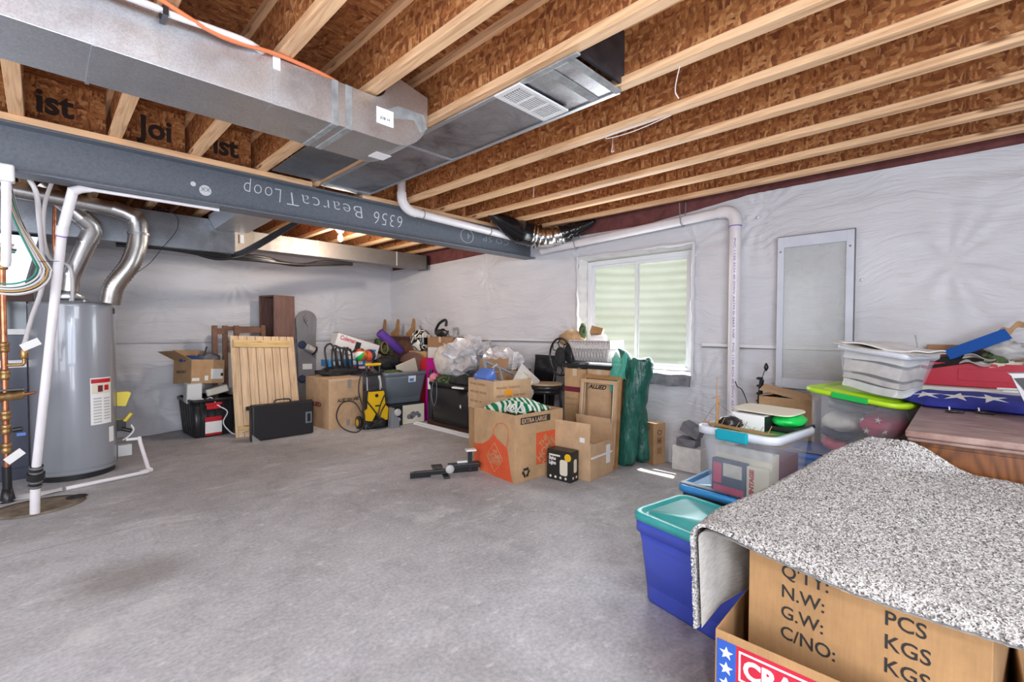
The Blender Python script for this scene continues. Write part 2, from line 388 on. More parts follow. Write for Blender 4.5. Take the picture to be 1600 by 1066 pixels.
def m_oak():
    m = mat('oak_panel', (0.43, 0.17, 0.045), 0.35); k = NT(m)
    w = k.n('ShaderNodeTexWave'); w.wave_type = 'RINGS'; w.inputs['Scale'].default_value = 3.2; w.inputs['Distortion'].default_value = 5.0; w.inputs['Detail'].default_value = 3; w.inputs['Detail Scale'].default_value = 0.8
    k.l(k.coord((1, 5.5, 1.0)), w.inputs['Vector'])
    f = k.noise(k.coord((60, 60, 3)), 1, 4).outputs[0]
    c = k.ramp(w.outputs[0], [(0.0, (0.125, 0.040, 0.010)), (0.3, (0.165, 0.054, 0.014)), (1.0, (0.215, 0.075, 0.020))])
    c = k.mix(0.6, c, k.ramp(f, [(0.35, g3(0.65)), (0.65, g3(1.1))]), 'MULTIPLY')
    k.l(c, k.b.inputs['Base Color']); return m
M['oak'] = m_oak()


def m_zebra():
    m = mat('black_and_white_helmet_paint', (0.5, 0.5, 0.5), 0.25); k = NT(m)
    n = k.noise(k.coord((1, 1, 1)), 11, 1, 0.4, 2.2).outputs[0]
    k.l(k.ramp(n, [(0.46, (0.012, 0.012, 0.012)), (0.48, (0.75, 0.72, 0.64))], 'CONSTANT'), k.b.inputs['Base Color']); return m
M['zebra'] = m_zebra()


def m_towel():
    m = mat('green_white_striped_towel', (0.5, 0.5, 0.5), 0.9); k = NT(m)
    w = k.n('ShaderNodeTexWave'); w.inputs['Scale'].default_value = 6.5; w.inputs['Distortion'].default_value = 7; w.inputs['Detail'].default_value = 1.5
    w.inputs['Detail Scale'].default_value = 0.7
    k.l(k.coord((1, 1, 1.5), (0.2, 0.1, 0.6)), w.inputs['Vector'])
    k.l(k.ramp(w.outputs[0], [(0.0, (0.0, 0.17, 0.055)), (0.5, (0.72, 0.76, 0.70))], 'CONSTANT'), k.b.inputs['Base Color']); return m
M['towel'] = m_towel()


def m_rug():
    m = mat('speckled_grey_carpet_pile', (0.5, 0.48, 0.45), 0.95); k = NT(m)
    v = k.voro(k.coord((1, 1, 1)), 260)
    sp = k.n('ShaderNodeSeparateColor'); k.l(v.outputs['Color'], sp.inputs[0])
    c = k.ramp(sp.outputs[0], [(0.0, (0.095, 0.08, 0.075)), (0.13, (0.20, 0.18, 0.17)), (0.28, (0.33, 0.31, 0.295)), (0.48, (0.48, 0.46, 0.44)), (0.74, (0.63, 0.615, 0.60))], 'CONSTANT')
    n = k.noise(k.coord((1, 1, 1)), 7, 3).outputs[0]
    c = k.mix(0.5, c, k.ramp(n, [(0.3, g3(0.88)), (0.7, g3(1.08))]), 'MULTIPLY')
    k.l(c, k.b.inputs['Base Color'])
    k.l(k.bump(v.outputs['Distance'], 0.7, 0.004), k.b.inputs['Normal']); return m
M['rug'] = m_rug()
M['rug_back'] = m_noise('woven_carpet_backing', (0.42, 0.40, 0.37), (0.54, 0.52, 0.49), 1, 0.9, 0.3, stretch=(30, 30, 160))


# ------------------------------------------------------------------ mesh builder
def rotm(rx=0, ry=0, rz=0): return Euler((R(rx), R(ry), R(rz))).to_matrix().to_4x4()
def T(x, y, z): return Matrix.Translation((x, y, z))


class MB:
    def __init__(s): s.v = []; s.f = []; s.s = []
    def add(s, vs, fs, mtx=None, smooth=False):
        b = len(s.v)
        if mtx is not None: vs = [mtx @ Vector(v) for v in vs]
        s.v += [tuple(v) for v in vs]; s.f += [tuple(i + b for i in f) for f in fs]; s.s += [smooth] * len(fs)
        return s
    def box(s, x0, x1, y0, y1, z0, z1, mtx=None):
        vs = [(x0, y0, z0), (x1, y0, z0), (x1, y1, z0), (x0, y1, z0), (x0, y0, z1), (x1, y0, z1), (x1, y1, z1), (x0, y1, z1)]
        return s.add(vs, [(0, 3, 2, 1), (4, 5, 6, 7), (0, 1, 5, 4), (1, 2, 6, 5), (2, 3, 7, 6), (3, 0, 4, 7)], mtx)
    def cbox(s, c, d, mtx=None):
        return s.box(c[0] - d[0] / 2, c[0] + d[0] / 2, c[1] - d[1] / 2, c[1] + d[1] / 2, c[2] - d[2] / 2, c[2] + d[2] / 2, mtx)
    def prism(s, poly, a, b, axis='z', mtx=None, smooth=False):
        n = len(poly)
        def P(u, v, w): return {'z': (u, v, w), 'y': (u, w, v), 'x': (w, u, v)}[axis]
        vs = [P(u, v, a) for u, v in poly] + [P(u, v, b) for u, v in poly]
        s.add(vs, [tuple(range(n))[::-1], tuple(range(n, 2 * n))], mtx)
        return s.add(vs, [(i, (i + 1) % n, n + (i + 1) % n, n + i) for i in range(n)], mtx, smooth)
    def loft(s, rings, caps=True, closed=True, mtx=None, smooth=True):
        n = len(rings[0]); vs = [p for r in rings for p in r]; fs = []
        for k in range(len(rings) - 1):
            for i in range(n if closed else n - 1):
                j = (i + 1) % n
                fs.append((k * n + i, k * n + j, (k + 1) * n + j, (k + 1) * n + i))
        s.add(vs, fs, mtx, smooth)
        if caps:
            s.add(rings[0], [tuple(range(n))[::-1]], mtx); s.add(rings[-1], [tuple(range(n))], mtx)
        return s
    def lathe(s, prof, n=24, mtx=None, caps=True, smooth=True):
        rings = [[(r * math.cos(2 * PI * i / n), r * math.sin(2 * PI * i / n), z) for i in range(n)] for r, z in prof]
        return s.loft(rings, caps, True, mtx, smooth)
    def tube(s, path, r, n=10, caps=True, mtx=None, flat=1.0):
        path = [Vector(p) for p in path]; m = len(path)
        rs = r if isinstance(r, (list, tuple)) else [r] * m
        t0 = (path[1] - path[0]).normalized()
        up = Vector((0, 0, 1)) if abs(t0.z) < 0.9 else Vector((1, 0, 0))
        a = t0.cross(up).normalized(); rings = []
        for i, p in enumerate(path):
            if i == 0: t = t0
            elif i == m - 1: t = (path[-1] - path[-2]).normalized()
            else: t = ((path[i + 1] - p).normalized() + (p - path[i - 1]).normalized()).normalized()
            a = (a - t * a.dot(t)).normalized(); b = t.cross(a)
            rings.append([tuple(p + (a * math.cos(2 * PI * k / n) + b * math.sin(2 * PI * k / n) * flat) * rs[i]) for k in range(n)])
        return s.loft(rings, caps, True, mtx)
    def grid(s, fn, nu, nv, th=None, mtx=None, smooth=True):
        """fn(u, v) -> point; optional thickness vector fn"""
        P = [[Vector(fn(i / nu, j / nv)) for j in range(nv + 1)] for i in range(nu + 1)]
        vs = [tuple(P[i][j]) for i in range(nu + 1) for j in range(nv + 1)]
        q = lambda i, j: i * (nv + 1) + j
        fs = [(q(i, j), q(i + 1, j), q(i + 1, j + 1), q(i, j + 1)) for i in range(nu) for j in range(nv)]
        s.add(vs, fs, mtx, smooth)
        if th:
            off = len(vs); vb = []
            for i in range(nu + 1):
                for j in range(nv + 1):
                    du = P[min(i + 1, nu)][j] - P[max(i - 1, 0)][j]; dv = P[i][min(j + 1, nv)] - P[i][max(j - 1, 0)]
                    nn = du.cross(dv); nn = nn.normalized() if nn.length > 1e-9 else Vector((0, 0, 1))
                    vb.append(tuple(P[i][j] - nn * th))
            fs2 = [f[::-1] for f in fs]; s.add(vb, fs2, mtx, smooth)
            ed = [(q(i, 0), q(i + 1, 0)) for i in range(nu)] + [(q(nu, j), q(nu, j + 1)) for j in range(nv)] + \
                 [(q(i + 1, nv), q(i, nv)) for i in range(nu)[::-1]] + [(q(0, j + 1), q(0, j)) for j in range(nv)[::-1]]
            s.add(vs + vb, [(a, b, b + off, a + off)[::-1] for a, b in ed], mtx)
        return s
    def blob(s, c, rad, amp=0.2, freq=3.0, seed=0, sub=3, flatz=None, mtx=None, ridge=False, flat=False):
        """lumpy closed body; flatz clips its base flat"""
        import bmesh
        bm = bmesh.new(); bmesh.ops.create_icosphere(bm, subdivisions=sub, radius=1.0)
        off = Vector((seed * 3.7, seed * 1.9, seed * 5.3)); vs = []
        for v in bm.verts:
            d = v.co.normalized()
            nn = noise.noise(d * freq + off) + 0.5 * noise.noise(d * freq * 2.3 + off)
            if ridge: nn = 0.6 - 2.2 * abs(noise.noise(d * freq + off)) - 1.1 * abs(noise.noise(d * freq * 2.5 + off)) + 0.4 * noise.noise(d * freq * 0.5 + off)
            q = d * (1 + amp * nn)
            p = Vector((c[0] + q.x * rad[0], c[1] + q.y * rad[1], c[2] + q.z * rad[2]))
            if flatz is not None and p.z < flatz: p.z = flatz
            vs.append(p)
        fs = [tuple(v.index for v in f.verts) for f in bm.faces]; bm.free()
        return s.add(vs, fs, mtx, not flat)
    def build(s, name, m=None, parent=None, bevel=0, label=None):
        me = bpy.data.meshes.new(name); me.from_pydata(s.v, [], s.f)
        me.polygons.foreach_set('use_smooth', s.s)
        if m is not None: me.materials.append(M[m] if isinstance(m, str) else m)
        me.update()
        o = bpy.data.objects.new(name, me); C.objects.link(o)
        if parent is not None: o.parent = parent
        if bevel:
            b = o.modifiers.new('bevel', 'BEVEL'); b.width = bevel; b.segments = 2; b.limit_method = 'ANGLE'; b.angle_limit = R(50)
        if label: o['label'] = label
        return o


def tag(o, label, cat, group=None, kind=None):
    o['label'] = label; o['category'] = cat
    if group: o['group'] = group
    if kind: o['kind'] = kind
    return o


def thing(name, label, cat, loc=(0, 0, 0), rot=(0, 0, 0), group=None):
    o = bpy.data.objects.new(name, None); C.objects.link(o)
    o.empty_display_size = 0.1
    o.location = loc; o.rotation_euler = tuple(R(a) for a in rot)
    return tag(o, label, cat, group)


def struct(name, mb, m, bevel=0):
    o = mb.build(name, m, None, bevel); o['kind'] = 'structure'; return o


def copy_tree(o, parent=None):
    c = o.copy(); C.objects.link(c)
    if parent is not None: c.parent = parent
    for ch in o.children: copy_tree(ch, c)
    return c


def frame(o, u, v):
    """matrix whose x axis is u, y axis is v, z axis their cross product, at o"""
    u = Vector(u).normalized(); v = Vector(v); v = (v - u * v.dot(u)).normalized(); n = u.cross(v); o = Vector(o)
    return Matrix(((u.x, v.x, n.x, o.x), (u.y, v.y, n.y, o.y), (u.z, v.z, n.z, o.z), (0, 0, 0, 1)))


def text(body, size, mtx, m, parent, name='lettering', sx=1.0, ext=0.0006, align='LEFT', bold=0.0, label=None, shear=0.0, space=1.0):
    cu = bpy.data.curves.new(name, 'FONT'); cu.body = body; cu.size = size; cu.extrude = ext; cu.align_x = align
    cu.offset = bold; cu.shear = shear; cu.space_character = space; cu.resolution_u = 3
    t = bpy.data.objects.new(name, cu); C.objects.link(t)
    bpy.context.view_layer.update()
    me = bpy.data.meshes.new_from_object(t.evaluated_get(bpy.context.evaluated_depsgraph_get()))
    bpy.data.objects.remove(t)
    me.transform(mtx @ Matrix.Diagonal((sx, 1, 1, 1)))
    me.materials.clear(); me.materials.append(M[m])
    o = bpy.data.objects.new(name, me); C.objects.link(o)
    if parent is not None: o.parent = parent
    if label: o['label'] = label
    return o


def rr(w, d, r, z, n=5, cx=0, cy=0):
    """rounded rectangle loop"""
    pts = []
    for qx, qy, a0 in ((1, 1, 0), (-1, 1, 90), (-1, -1, 180), (1, -1, 270)):
        for i in range(n + 1):
            a = R(a0 + 90 * i / n)
            pts.append((cx + qx * (w / 2 - r) + r * math.cos(a), cy + qy * (d / 2 - r) + r * math.sin(a), z))
    return pts


def arc(c, r, a0, a1, n, plane='xz'):
    out = []
    for i in range(n + 1):
        a = R(a0 + (a1 - a0) * i / n); u, v = r * math.cos(a), r * math.sin(a)
        out.append({'xz': (c[0] + u, c[1], c[2] + v), 'xy': (c[0] + u, c[1] + v, c[2]), 'yz': (c[0], c[1] + u, c[2] + v)}[plane])
    return out


def smooth_path(pts, k=6):
    """Catmull-Rom through points"""
    P = [Vector(p) for p in pts]; P = [2 * P[0] - P[1]] + P + [2 * P[-1] - P[-2]]; out = []
    for i in range(1, len(P) - 2):
        for j in range(k):
            t = j / k; a, b, c, d = P[i - 1], P[i], P[i + 1], P[i + 2]
            out.append(0.5 * ((2 * b) + (c - a) * t + (2 * a - 5 * b + 4 * c - d) * t * t + (3 * b - a - 3 * c + d) * t ** 3))
    out.append(P[-2]); return [tuple(p) for p in out]


def carton(parent, w, d, h, m='card', top='closed', flaps=None, tape=True, t=0.005, name='body'):
    """cardboard box, base centred at the parent's origin; flaps = {side: (angle, length)}, sides x- x+ y- y+; angle 0 = closed flat, 180 = folded right out and down"""
    b = MB(); x, y = w / 2, d / 2
    b.box(-x, x, -y, y, 0, t)
    b.box(-x, -x + t, -y, y, t, h); b.box(x - t, x, -y, y, t, h)
    b.box(-x + t, x - t, -y, -y + t, t, h); b.box(-x + t, x - t, y - t, y, t, h)
    if top == 'closed': b.box(-x + t, x - t, -y + t, -0.001, h - t, h - 0.0005); b.box(-x + t, x - t, 0.001, y - t, h - t, h - 0.0005)
    o = b.build(name, m, parent, bevel=0.002)
    if top == 'closed' and tape:
        MB().box(-x - 0.001, x + 0.001, -0.024, 0.024, h, h + 0.0012).box(-x - 0.0012, -x, -0.024, 0.024, h - 0.07, h + 0.001).box(x, x + 0.0012, -0.024, 0.024, h - 0.07, h + 0.001).build('tape', 'tape', parent)
    for s, (ang, ln) in (flaps or {}).items():
        ax = s[0]; sg = 1 if s[1] == '+' else -1
        fb = MB(); L = (d if ax == 'x' else w) - 0.008
        if ax == 'x':
            mt = T(sg * (x - t / 2), 0, h) @ rotm(0, sg * ang, 0); fb.box(-sg * ln if sg > 0 else 0, 0 if sg > 0 else ln, -L / 2, L / 2, 0, t * 0.8, mt)
        else:
            mt = T(0, sg * (y - t / 2), h) @ rotm(-sg * ang, 0, 0); fb.box(-L / 2, L / 2, -ln if sg > 0 else 0, 0 if sg > 0 else ln, 0, t * 0.8, mt)
        fb.build('flap', m, parent)
    return o


def tub(parent, w, d, h, m, taper=0.86, r=0.04, rim=0.018, rim_h=0.03, ribs=0, name='body', t=0.004, rim_m=None, step=None):
    """tapered storage tub, hollow, rim at the top; w, d measured at the top"""
    b = MB(); bw, bd = w * taper, d * taper if d * taper > 0.1 else d * 0.9
    def loop(f, off, z): return rr(bw + (w - bw) * f - 2 * off, bd + (d - bd) * f - 2 * off, max(0.008, r - off * 0.5), z)
    rings = [rr(0.02, 0.02, 0.008, 0.0), loop(0, 0.012, 0.0), loop(0, 0.0, 0.012)]
    if step:
        rings += [loop(step, 0.010, h * step), loop(step, 0.0, h * step + 0.012)]
    rings += [loop(1, 0.0, h - rim_h)]
    rings += [loop(1, t, h - rim_h), loop(1, t, h), loop(1, t, h - rim_h - 0.002), loop(0, t, t), rr(0.02, 0.02, 0.008, t)]
    b.loft(rings, True, True)
    if ribs:
        for i in range(ribs):
            u = (i + 0.5) / ribs - 0.5
            for sy in (-1, 1):
                x0 = u * bw * 0.82; x1 = u * w * 0.82
                b.add([(x0 - 0.012, sy * bd / 2, 0.02), (x0 + 0.012, sy * bd / 2, 0.02), (x1 + 0.012, sy * d / 2, h - rim_h), (x1 - 0.012, sy * d / 2, h - rim_h),
                       (x0 - 0.008, sy * (bd / 2 + 0.008), 0.03), (x0 + 0.008, sy * (bd / 2 + 0.008), 0.03), (x1 + 0.008, sy * (d / 2 + 0.008), h - rim_h), (x1 - 0.008, sy * (d / 2 + 0.008), h - rim_h)],
                      [(4, 5, 6, 7), (0, 1, 5, 4), (1, 2, 6, 5), (2, 3, 7, 6), (3, 0, 4, 7)])
            for sx_ in (-1, 1):
                y0 = u * bd * 0.82; y1 = u * d * 0.82
                b.add([(sx_ * bw / 2, y0 - 0.012, 0.02), (sx_ * bw / 2, y0 + 0.012, 0.02), (sx_ * w / 2, y1 + 0.012, h - rim_h), (sx_ * w / 2, y1 - 0.012, h - rim_h),
                       (sx_ * (bw / 2 + 0.008), y0 - 0.008, 0.03), (sx_ * (bw / 2 + 0.008), y0 + 0.008, 0.03), (sx_ * (w / 2 + 0.008), y1 + 0.008, h - rim_h), (sx_ * (w / 2 + 0.008), y1 - 0.008, h - rim_h)],
                      [(4, 5, 6, 7), (0, 1, 5, 4), (1, 2, 6, 5), (2, 3, 7, 6), (3, 0, 4, 7)])
    o = b.build(name, m, parent)
    rb = MB(); W, D = w + 2 * rim, d + 2 * rim
    rb.loft([rr(w - 0.002, d - 0.002, r, h - rim_h), rr(W, D, r + rim, h - rim_h), rr(W, D, r + rim, h - 0.006), rr(W - 0.01, D - 0.01, r + rim - 0.003, h), rr(w - 0.004, d - 0.004, r, h), rr(w - 0.004, d - 0.004, r, h - rim_h)], False)
    rb.build('rim', rim_m or m, parent)
    return o


def lid(parent, w, d, z, m, r=0.06, h=0.028, inset=0.045, name='lid', rise=0.012):
    b = MB()
    b.loft([rr(w, d, r, z - h), rr(w + 0.006, d + 0.006, r, z - h), rr(w + 0.006, d + 0.006, r, z - 0.006), rr(w - 0.006, d - 0.006, r, z),
            rr(w - inset * 1.2, d - inset * 1.2, r * 0.8, z), rr(w - inset * 1.5, d - inset * 1.5, r * 0.7, z - 0.012), rr(w - inset * 2.2, d - inset * 2.2, r * 0.6, z - 0.012),
            rr(w - inset * 2.5, d - inset * 2.5, r * 0.55, z - 0.012 + rise), rr(0.03, 0.03, 0.01, z - 0.012 + rise)], True)
    return b.build(name, m, parent)


def star(cx, cy, r, rot=0, inner=0.4):
    return [(cx + (r if i % 2 == 0 else r * inner) * math.sin(R(36 * i + rot)), cy + (r if i % 2 == 0 else r * inner) * math.cos(R(36 * i + rot))) for i in range(10)]


ORD = ['first', 'second', 'third', 'fourth', 'fifth', 'sixth', 'seventh', 'eighth', 'ninth', 'tenth', 'eleventh', 'twelfth', 'thirteenth', 'fourteenth', 'fifteenth', 'sixteenth']
# ================================================================== the setting
XW, YW = 4.20, 7.02           # window wall and far wall
JZ = 2.4125                   # underside of the joists
DK = 2.715                    # underside of the floor deck

fb = MB(); fb.box(-2.8, 4.45, -2.8, 7.3, -0.12, 0.0)
struct('floor', fb, 'concrete')
cb = MB()
for i in range(6):
    x0 = -2.8 + i * 1.22; cb.box(x0, min(x0 + 1.215, 4.45), -2.8, 7.3, DK, DK + 0.02)
cb.box(-2.8, 4.45, -2.8, 7.3, DK + 0.02, DK + 0.05)
struct('ceiling', cb, 'osb_deck')


def sheet_wall(name, axis, pos, sign, u0, u1, z1, holes=(), nails=(), step=0.022, flare=0.0, seams=(), sag=None):
    """plastic sheeting hung on a wall: real folds, tacks with radial puckers, a horizontal seam; plus the solid wall behind it"""
    nu = int((u1 - u0) / step); nz = int((z1 - 0.0) / step)
    U, Z = np.meshgrid(np.linspace(u0, u1, nu + 1), np.linspace(0.004, z1, nz + 1), indexing='ij')
    if sag: Z = Z * (sag(U) / z1)
    D = 0.012 * np.sin(U * 2.1 + 0.8 * np.sin(Z * 2.3)) + 0.006 * np.sin(Z * 7 + 1.7 * np.sin(U * 1.3)) + 0.0035 * np.sin(Z * 26 + 3.0 * np.sin(U * 0.9 + Z) + U * 1.2) \
        + 0.0022 * np.sin(Z * 47 + 2.2 * np.sin(U * 1.7) - U * 2.6)
    for (nu_, nz_, amp, kk, rad) in nails:
        dx, dz = U - nu_, Z - nz_; r = np.hypot(dx, dz) + 1e-4; th = np.arctan2(dz, dx)
        D = D * (1 - 0.8 * np.exp(-(r / (rad * 0.8)) ** 2)) - 0.022 * np.exp(-r / (rad * 0.35)) + 1.7 * amp * np.exp(-r / rad) * np.cos(kk * th + 2 * np.sin(3 * th)) * np.minimum(1, r / 0.05)
    for (zs, s0, s1) in seams:
        inr = (U > s0) & (U < s1)
        D = D + np.where(inr, 0.012 * np.exp(-((Z - zs - 0.02) / 0.018) ** 2) - 0.010 * np.exp(-((Z - zs + 0.012) / 0.012) ** 2), 0)
    D = D + flare * np.clip(1 - Z / 0.5, 0, 1) ** 2 * (1 + 0.35 * np.sin(U * 9 + Z * 8))
    D = np.maximum(D + 0.018, 0.0)
    W = pos + sign * D
    co = np.stack([W, U, Z] if axis == 'x' else [U, W, Z], -1).reshape(-1, 3)
    I, J = np.meshgrid(np.arange(nu), np.arange(nz), indexing='ij')
    a = I * (nz + 1) + J; F = np.stack([a, a + nz + 1, a + nz + 2, a + 1], -1).reshape(-1, 4)
    if (axis == 'x') == (sign < 0): F = F[:, ::-1]
    uc = (U[:-1, :-1] + U[1:, 1:]) / 2; zc = (Z[:-1, :-1] + Z[1:, 1:]) / 2
    keep = np.ones(uc.shape, bool)
    for (a0, a1, b0, b1) in holes: keep &= ~((uc > a0) & (uc < a1) & (zc > b0) & (zc < b1))
    F = F[keep.reshape(-1)]
    b = MB(); b.v = [tuple(p) for p in co.tolist()]; b.f = [tuple(f) for f in F.tolist()]; b.s = [True] * len(b.f)
    w0, w1 = sorted((pos - sign * 0.04, pos - sign * 0.25))
    segs = []
    if holes:
        a0, a1, b0, b1 = holes[0]
        segs = [(u0, a0, 0, 2.76), (a1, u1, 0, 2.76), (a0, a1, 0, b0), (a0, a1, b1, 2.76)]
    else: segs = [(u0, u1, 0, 2.76)]
    for (p, q, r_, s_) in segs:
        if axis == 'x': b.box(w0, w1, p, q, r_, s_)
        else: b.box(p, q, w0, w1, r_, s_)
    return struct(name, b, 'sheeting')


WH = (1.80, 3.06, 0.83, 2.03)      # window opening in the window wall (Y0, Y1, Z0, Z1)
sheet_wall('wall_right', 'x', XW, -1, -2.8, 7.05, 2.39, [WH],
           [(1.25, 2.187, 0.012, 17, 0.20), (1.77, 2.03, 0.010, 15, 0.14), (3.10, 2.02, 0.010, 13, 0.14), (1.72, 0.72, 0.012, 15, 0.22), (3.14, 1.18, 0.010, 13, 0.16), (1.52, 1.10, 0.010, 11, 0.15),
            (4.6, 2.0, 0.008, 13, 0.2), (5.9, 1.3, 0.006, 11, 0.2), (0.1, 1.7, 0.006, 11, 0.3)], flare=0.06,
           seams=[(1.115, -2.8, 1.8), (1.115, 3.06, 7.05)],
           sag=lambda U: 2.39 - 0.10 * np.clip((U - 1.3) / 1.0, 0, 1) - 0.05 * np.clip((U - 3) / 3, 0, 1))
sheet_wall('wall_far', 'y', YW, -1, -2.8, 4.22, 2.39, [], [(1.85, 1.95, 0.012, 17, 0.25), (1.0, 1.55, 0.008, 13, 0.2), (3.2, 1.5, 0.006, 13, 0.3), (0.75, 0.45, 0.010, 9, 0.25), (1.0, 0.25, 0.008, 9, 0.2)],
           flare=0.14, seams=[(1.09, -2.8, 4.22)])
sheet_wall('wall_left', 'x', -2.6, 1, -2.8, 7.05, 2.39, [], [], step=0.06)
sheet_wall('wall_rear', 'y', -2.6, 1, -2.8, 4.22, 2.39, [], [], step=0.06)

# long flat fold / seam strip across both walls at ledge height
sb = MB()
sb.grid(lambda u, v: (XW - 0.036 - 0.003 * math.sin(40 * u), 3.10 + u * 3.9, 1.128 + 0.004 * math.sin(9 * u) + (v - 0.5) * 0.028), 60, 1, 0.003)
sb.grid(lambda u, v: (XW - 0.036 - 0.003 * math.sin(40 * u), -0.6 + u * 2.3, 1.122 + 0.006 * math.sin(7 * u) + (v - 0.5) * 0.026), 40, 1, 0.003)
t1 = struct('trim_1', sb, 'fold')
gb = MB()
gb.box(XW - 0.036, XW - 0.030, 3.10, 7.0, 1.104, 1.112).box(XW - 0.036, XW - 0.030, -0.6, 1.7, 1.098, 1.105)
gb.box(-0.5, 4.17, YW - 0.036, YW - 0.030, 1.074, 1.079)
struct('trim_2', gb, 'dark_line')  # dark strip drawn under the fold as its shadow line
# nails and plastic caps holding the sheeting
for (ny, nz) in ((1.25, 2.187), (1.77, 1.93), (0.55, 1.62)):
    n_ = MB().lathe([(0.013, 0), (0.013, 0.004), (0.004, 0.006)], 12, frame((XW - 0.03, ny, nz), (0, 1, 0), (0, 0, -1)))
    tag(n_.build('tack', 'white'), {2.187: 'small white tack at the centre of the creases left above the tall glass panel', 1.93: 'small white tack in the sheeting at the upper right corner of the window',
        1.62: 'small white tack in the sheeting right of the tall glass panel'}[nz], 'tack')

# insulation showing above the sheeting
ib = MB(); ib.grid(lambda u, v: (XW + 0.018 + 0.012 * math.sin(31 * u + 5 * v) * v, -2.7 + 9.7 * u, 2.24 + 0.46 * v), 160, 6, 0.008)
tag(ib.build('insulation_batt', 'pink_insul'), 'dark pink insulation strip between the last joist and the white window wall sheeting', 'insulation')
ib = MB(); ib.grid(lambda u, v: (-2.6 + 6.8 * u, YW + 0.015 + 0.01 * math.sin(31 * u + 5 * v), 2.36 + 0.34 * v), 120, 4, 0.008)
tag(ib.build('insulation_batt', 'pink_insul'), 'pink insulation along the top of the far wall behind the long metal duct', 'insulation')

# ------------------------------------------------------------------ joists
jx_far = [4.05, 3.64, 3.23, 2.82, 2.41, 2.005, 1.60, 1.19, 0.778, 0.368, -0.045, -0.455, -0.865, -1.275, -1.685, -2.095]


def joist(x, y0, y1, label, grp):
    t = thing('floor_joist', label, 'joist', (x, y0, JZ), group=grp)
    L = y1 - y0
    MB().box(-0.005, 0.005, 0, L, 0.036, 0.265).build('web', 'osb_web', t)
    MB().box(-0.030, 0.030, 0, L, 0, 0.038).build('bottom_flange', 'pine_y', t, bevel=0.003)
    MB().box(-0.030, 0.030, 0, L, 0.264, 0.302).build('top_flange', 'pine_y', t)
    return t


for i, xf in enumerate(jx_far):
    n = ORD[i]
    joist(xf - 0.030, -2.6, 3.80, 'floor joist on the near side of the steel beam, %s from the window wall' % n, None)
    joist(xf - 0.030, 3.82, 7.0, 'floor joist on the far side of the steel beam, %s from the window wall' % n, None)
# blocking between the joists over the beam
for i in range(len(jx_far) - 1):
    x1 = jx_far[i] - 0.062; x0 = jx_far[i + 1] + 0.002
    if i == 4: x0 += 0.0
    bl = thing('blocking_panel', 'flake-board blocking over the beam, in the %s joist gap from the window wall' % ORD[i], 'blocking', ((x0 + x1) / 2, 3.865, JZ))
    w = (x1 - x0) / 2
    MB().box(-w, w, 0, 0.028, 0.001, 0.300).build('panel', 'osb_block', bl)
    if i in (7, 8, 9):
        fr = frame((-w + (0.10 if i != 9 else 0.04), -0.001, 0.10), (1, 0, 0), (0, 0, 1))
        text({7: 'ist', 8: 'Joi', 9: 'ist'}[i], 0.19, fr, 'osb_ink', bl, 'stamped_lettering', sx=0.9, bold=0.006)
# rough stamp on the deck
text('IT IS EXPO 1', 0.07, frame((0.83, 1.55, DK - 0.001), (0.0, 1.0, 0), (1, 0, 0)) @ Matrix.Diagonal((1, 1, 1, 1)), 'osb_ink', bpy.data.objects['ceiling'], 'trim_stamp', sx=0.9)

# ------------------------------------------------------------------ steel beam with its wooden nailer
bm_ = thing('steel_beam', 'long blue-grey steel beam with chalk writing running under the joists', 'beam', (0, 3.79, 2.105))
XA, XB = -2.58, 4.19
MB().box(XA, XB, -0.005, 0.005, 0.012, 0.258).build('web', 'steel_paint', bm_)
MB().box(XA, XB, -0.082, 0.082, 0, 0.013).build('bottom_flange', 'steel_paint', bm_, bevel=0.003)
MB().box(XA, XB, -0.082, 0.082, 0.256, 0.269).build('top_flange', 'steel_paint', bm_, bevel=0.003)
MB().box(XA, 1.52, -0.088, 0.084, 0.269, 0.3065).box(1.95, XB, -0.078, 0.084, 0.269, 0.3065).build('nailer', 'pine_x', bm_, bevel=0.003)
def beam_text(s, x, z, size, sx=1.0, sh=0.0):   # chalked upside down
    text(s, size, frame((x, -0.0062, z), (-1, 0, 0), (0, 0, -1)), 'chalk', bm_, 'chalk_lettering', sx=sx, ext=0.0004, shear=sh, space=1.15, bold=-0.0030)
# upside-down lettering reads from its right end leftwards
beam_text('6356', 2.395, 0.200, 0.165, 0.83, 0.1)
beam_text('BearcaT', 1.99, 0.215, 0.150, 1.15, -0.1)
beam_text('Loop', 1.325, 0.222, 0.155, 0.76, 0.1)
beam_text('4', 3.22, 0.170, 0.10)
beam_text('CO.SP', 3.80, 0.175, 0.09, 1.5)
rg = MB(); rg.tube([(3.17 + 0.085 * math.cos(a), -0.007, 0.135 + 0.072 * math.sin(a)) for a in np.linspace(0, 2 * PI, 33)], 0.0025, 6)
rg.build('chalk_ring', 'chalk', bm_)
MB().lathe([(0.036, 0), (0.036, 0.0008)], 24, frame((0.815, -0.0052, 0.105), (1, 0, 0), (0, 0, 1)) @ rotm(0, 0, 0)).build('chalk_blob', 'chalk', bm_)
MB().lathe([(0.016, 0), (0.016, 0.0008)], 14, frame((0.745, -0.0052, 0.135), (1, 0, 0), (0, 0, 1))).build('chalk_blob', 'chalk', bm_)
text('XX', 0.04, frame((0.845, -0.0066, 0.125), (-1, 0, 0), (0, 0, -1)), 'steel_paint', bm_, 'chalk_lettering')

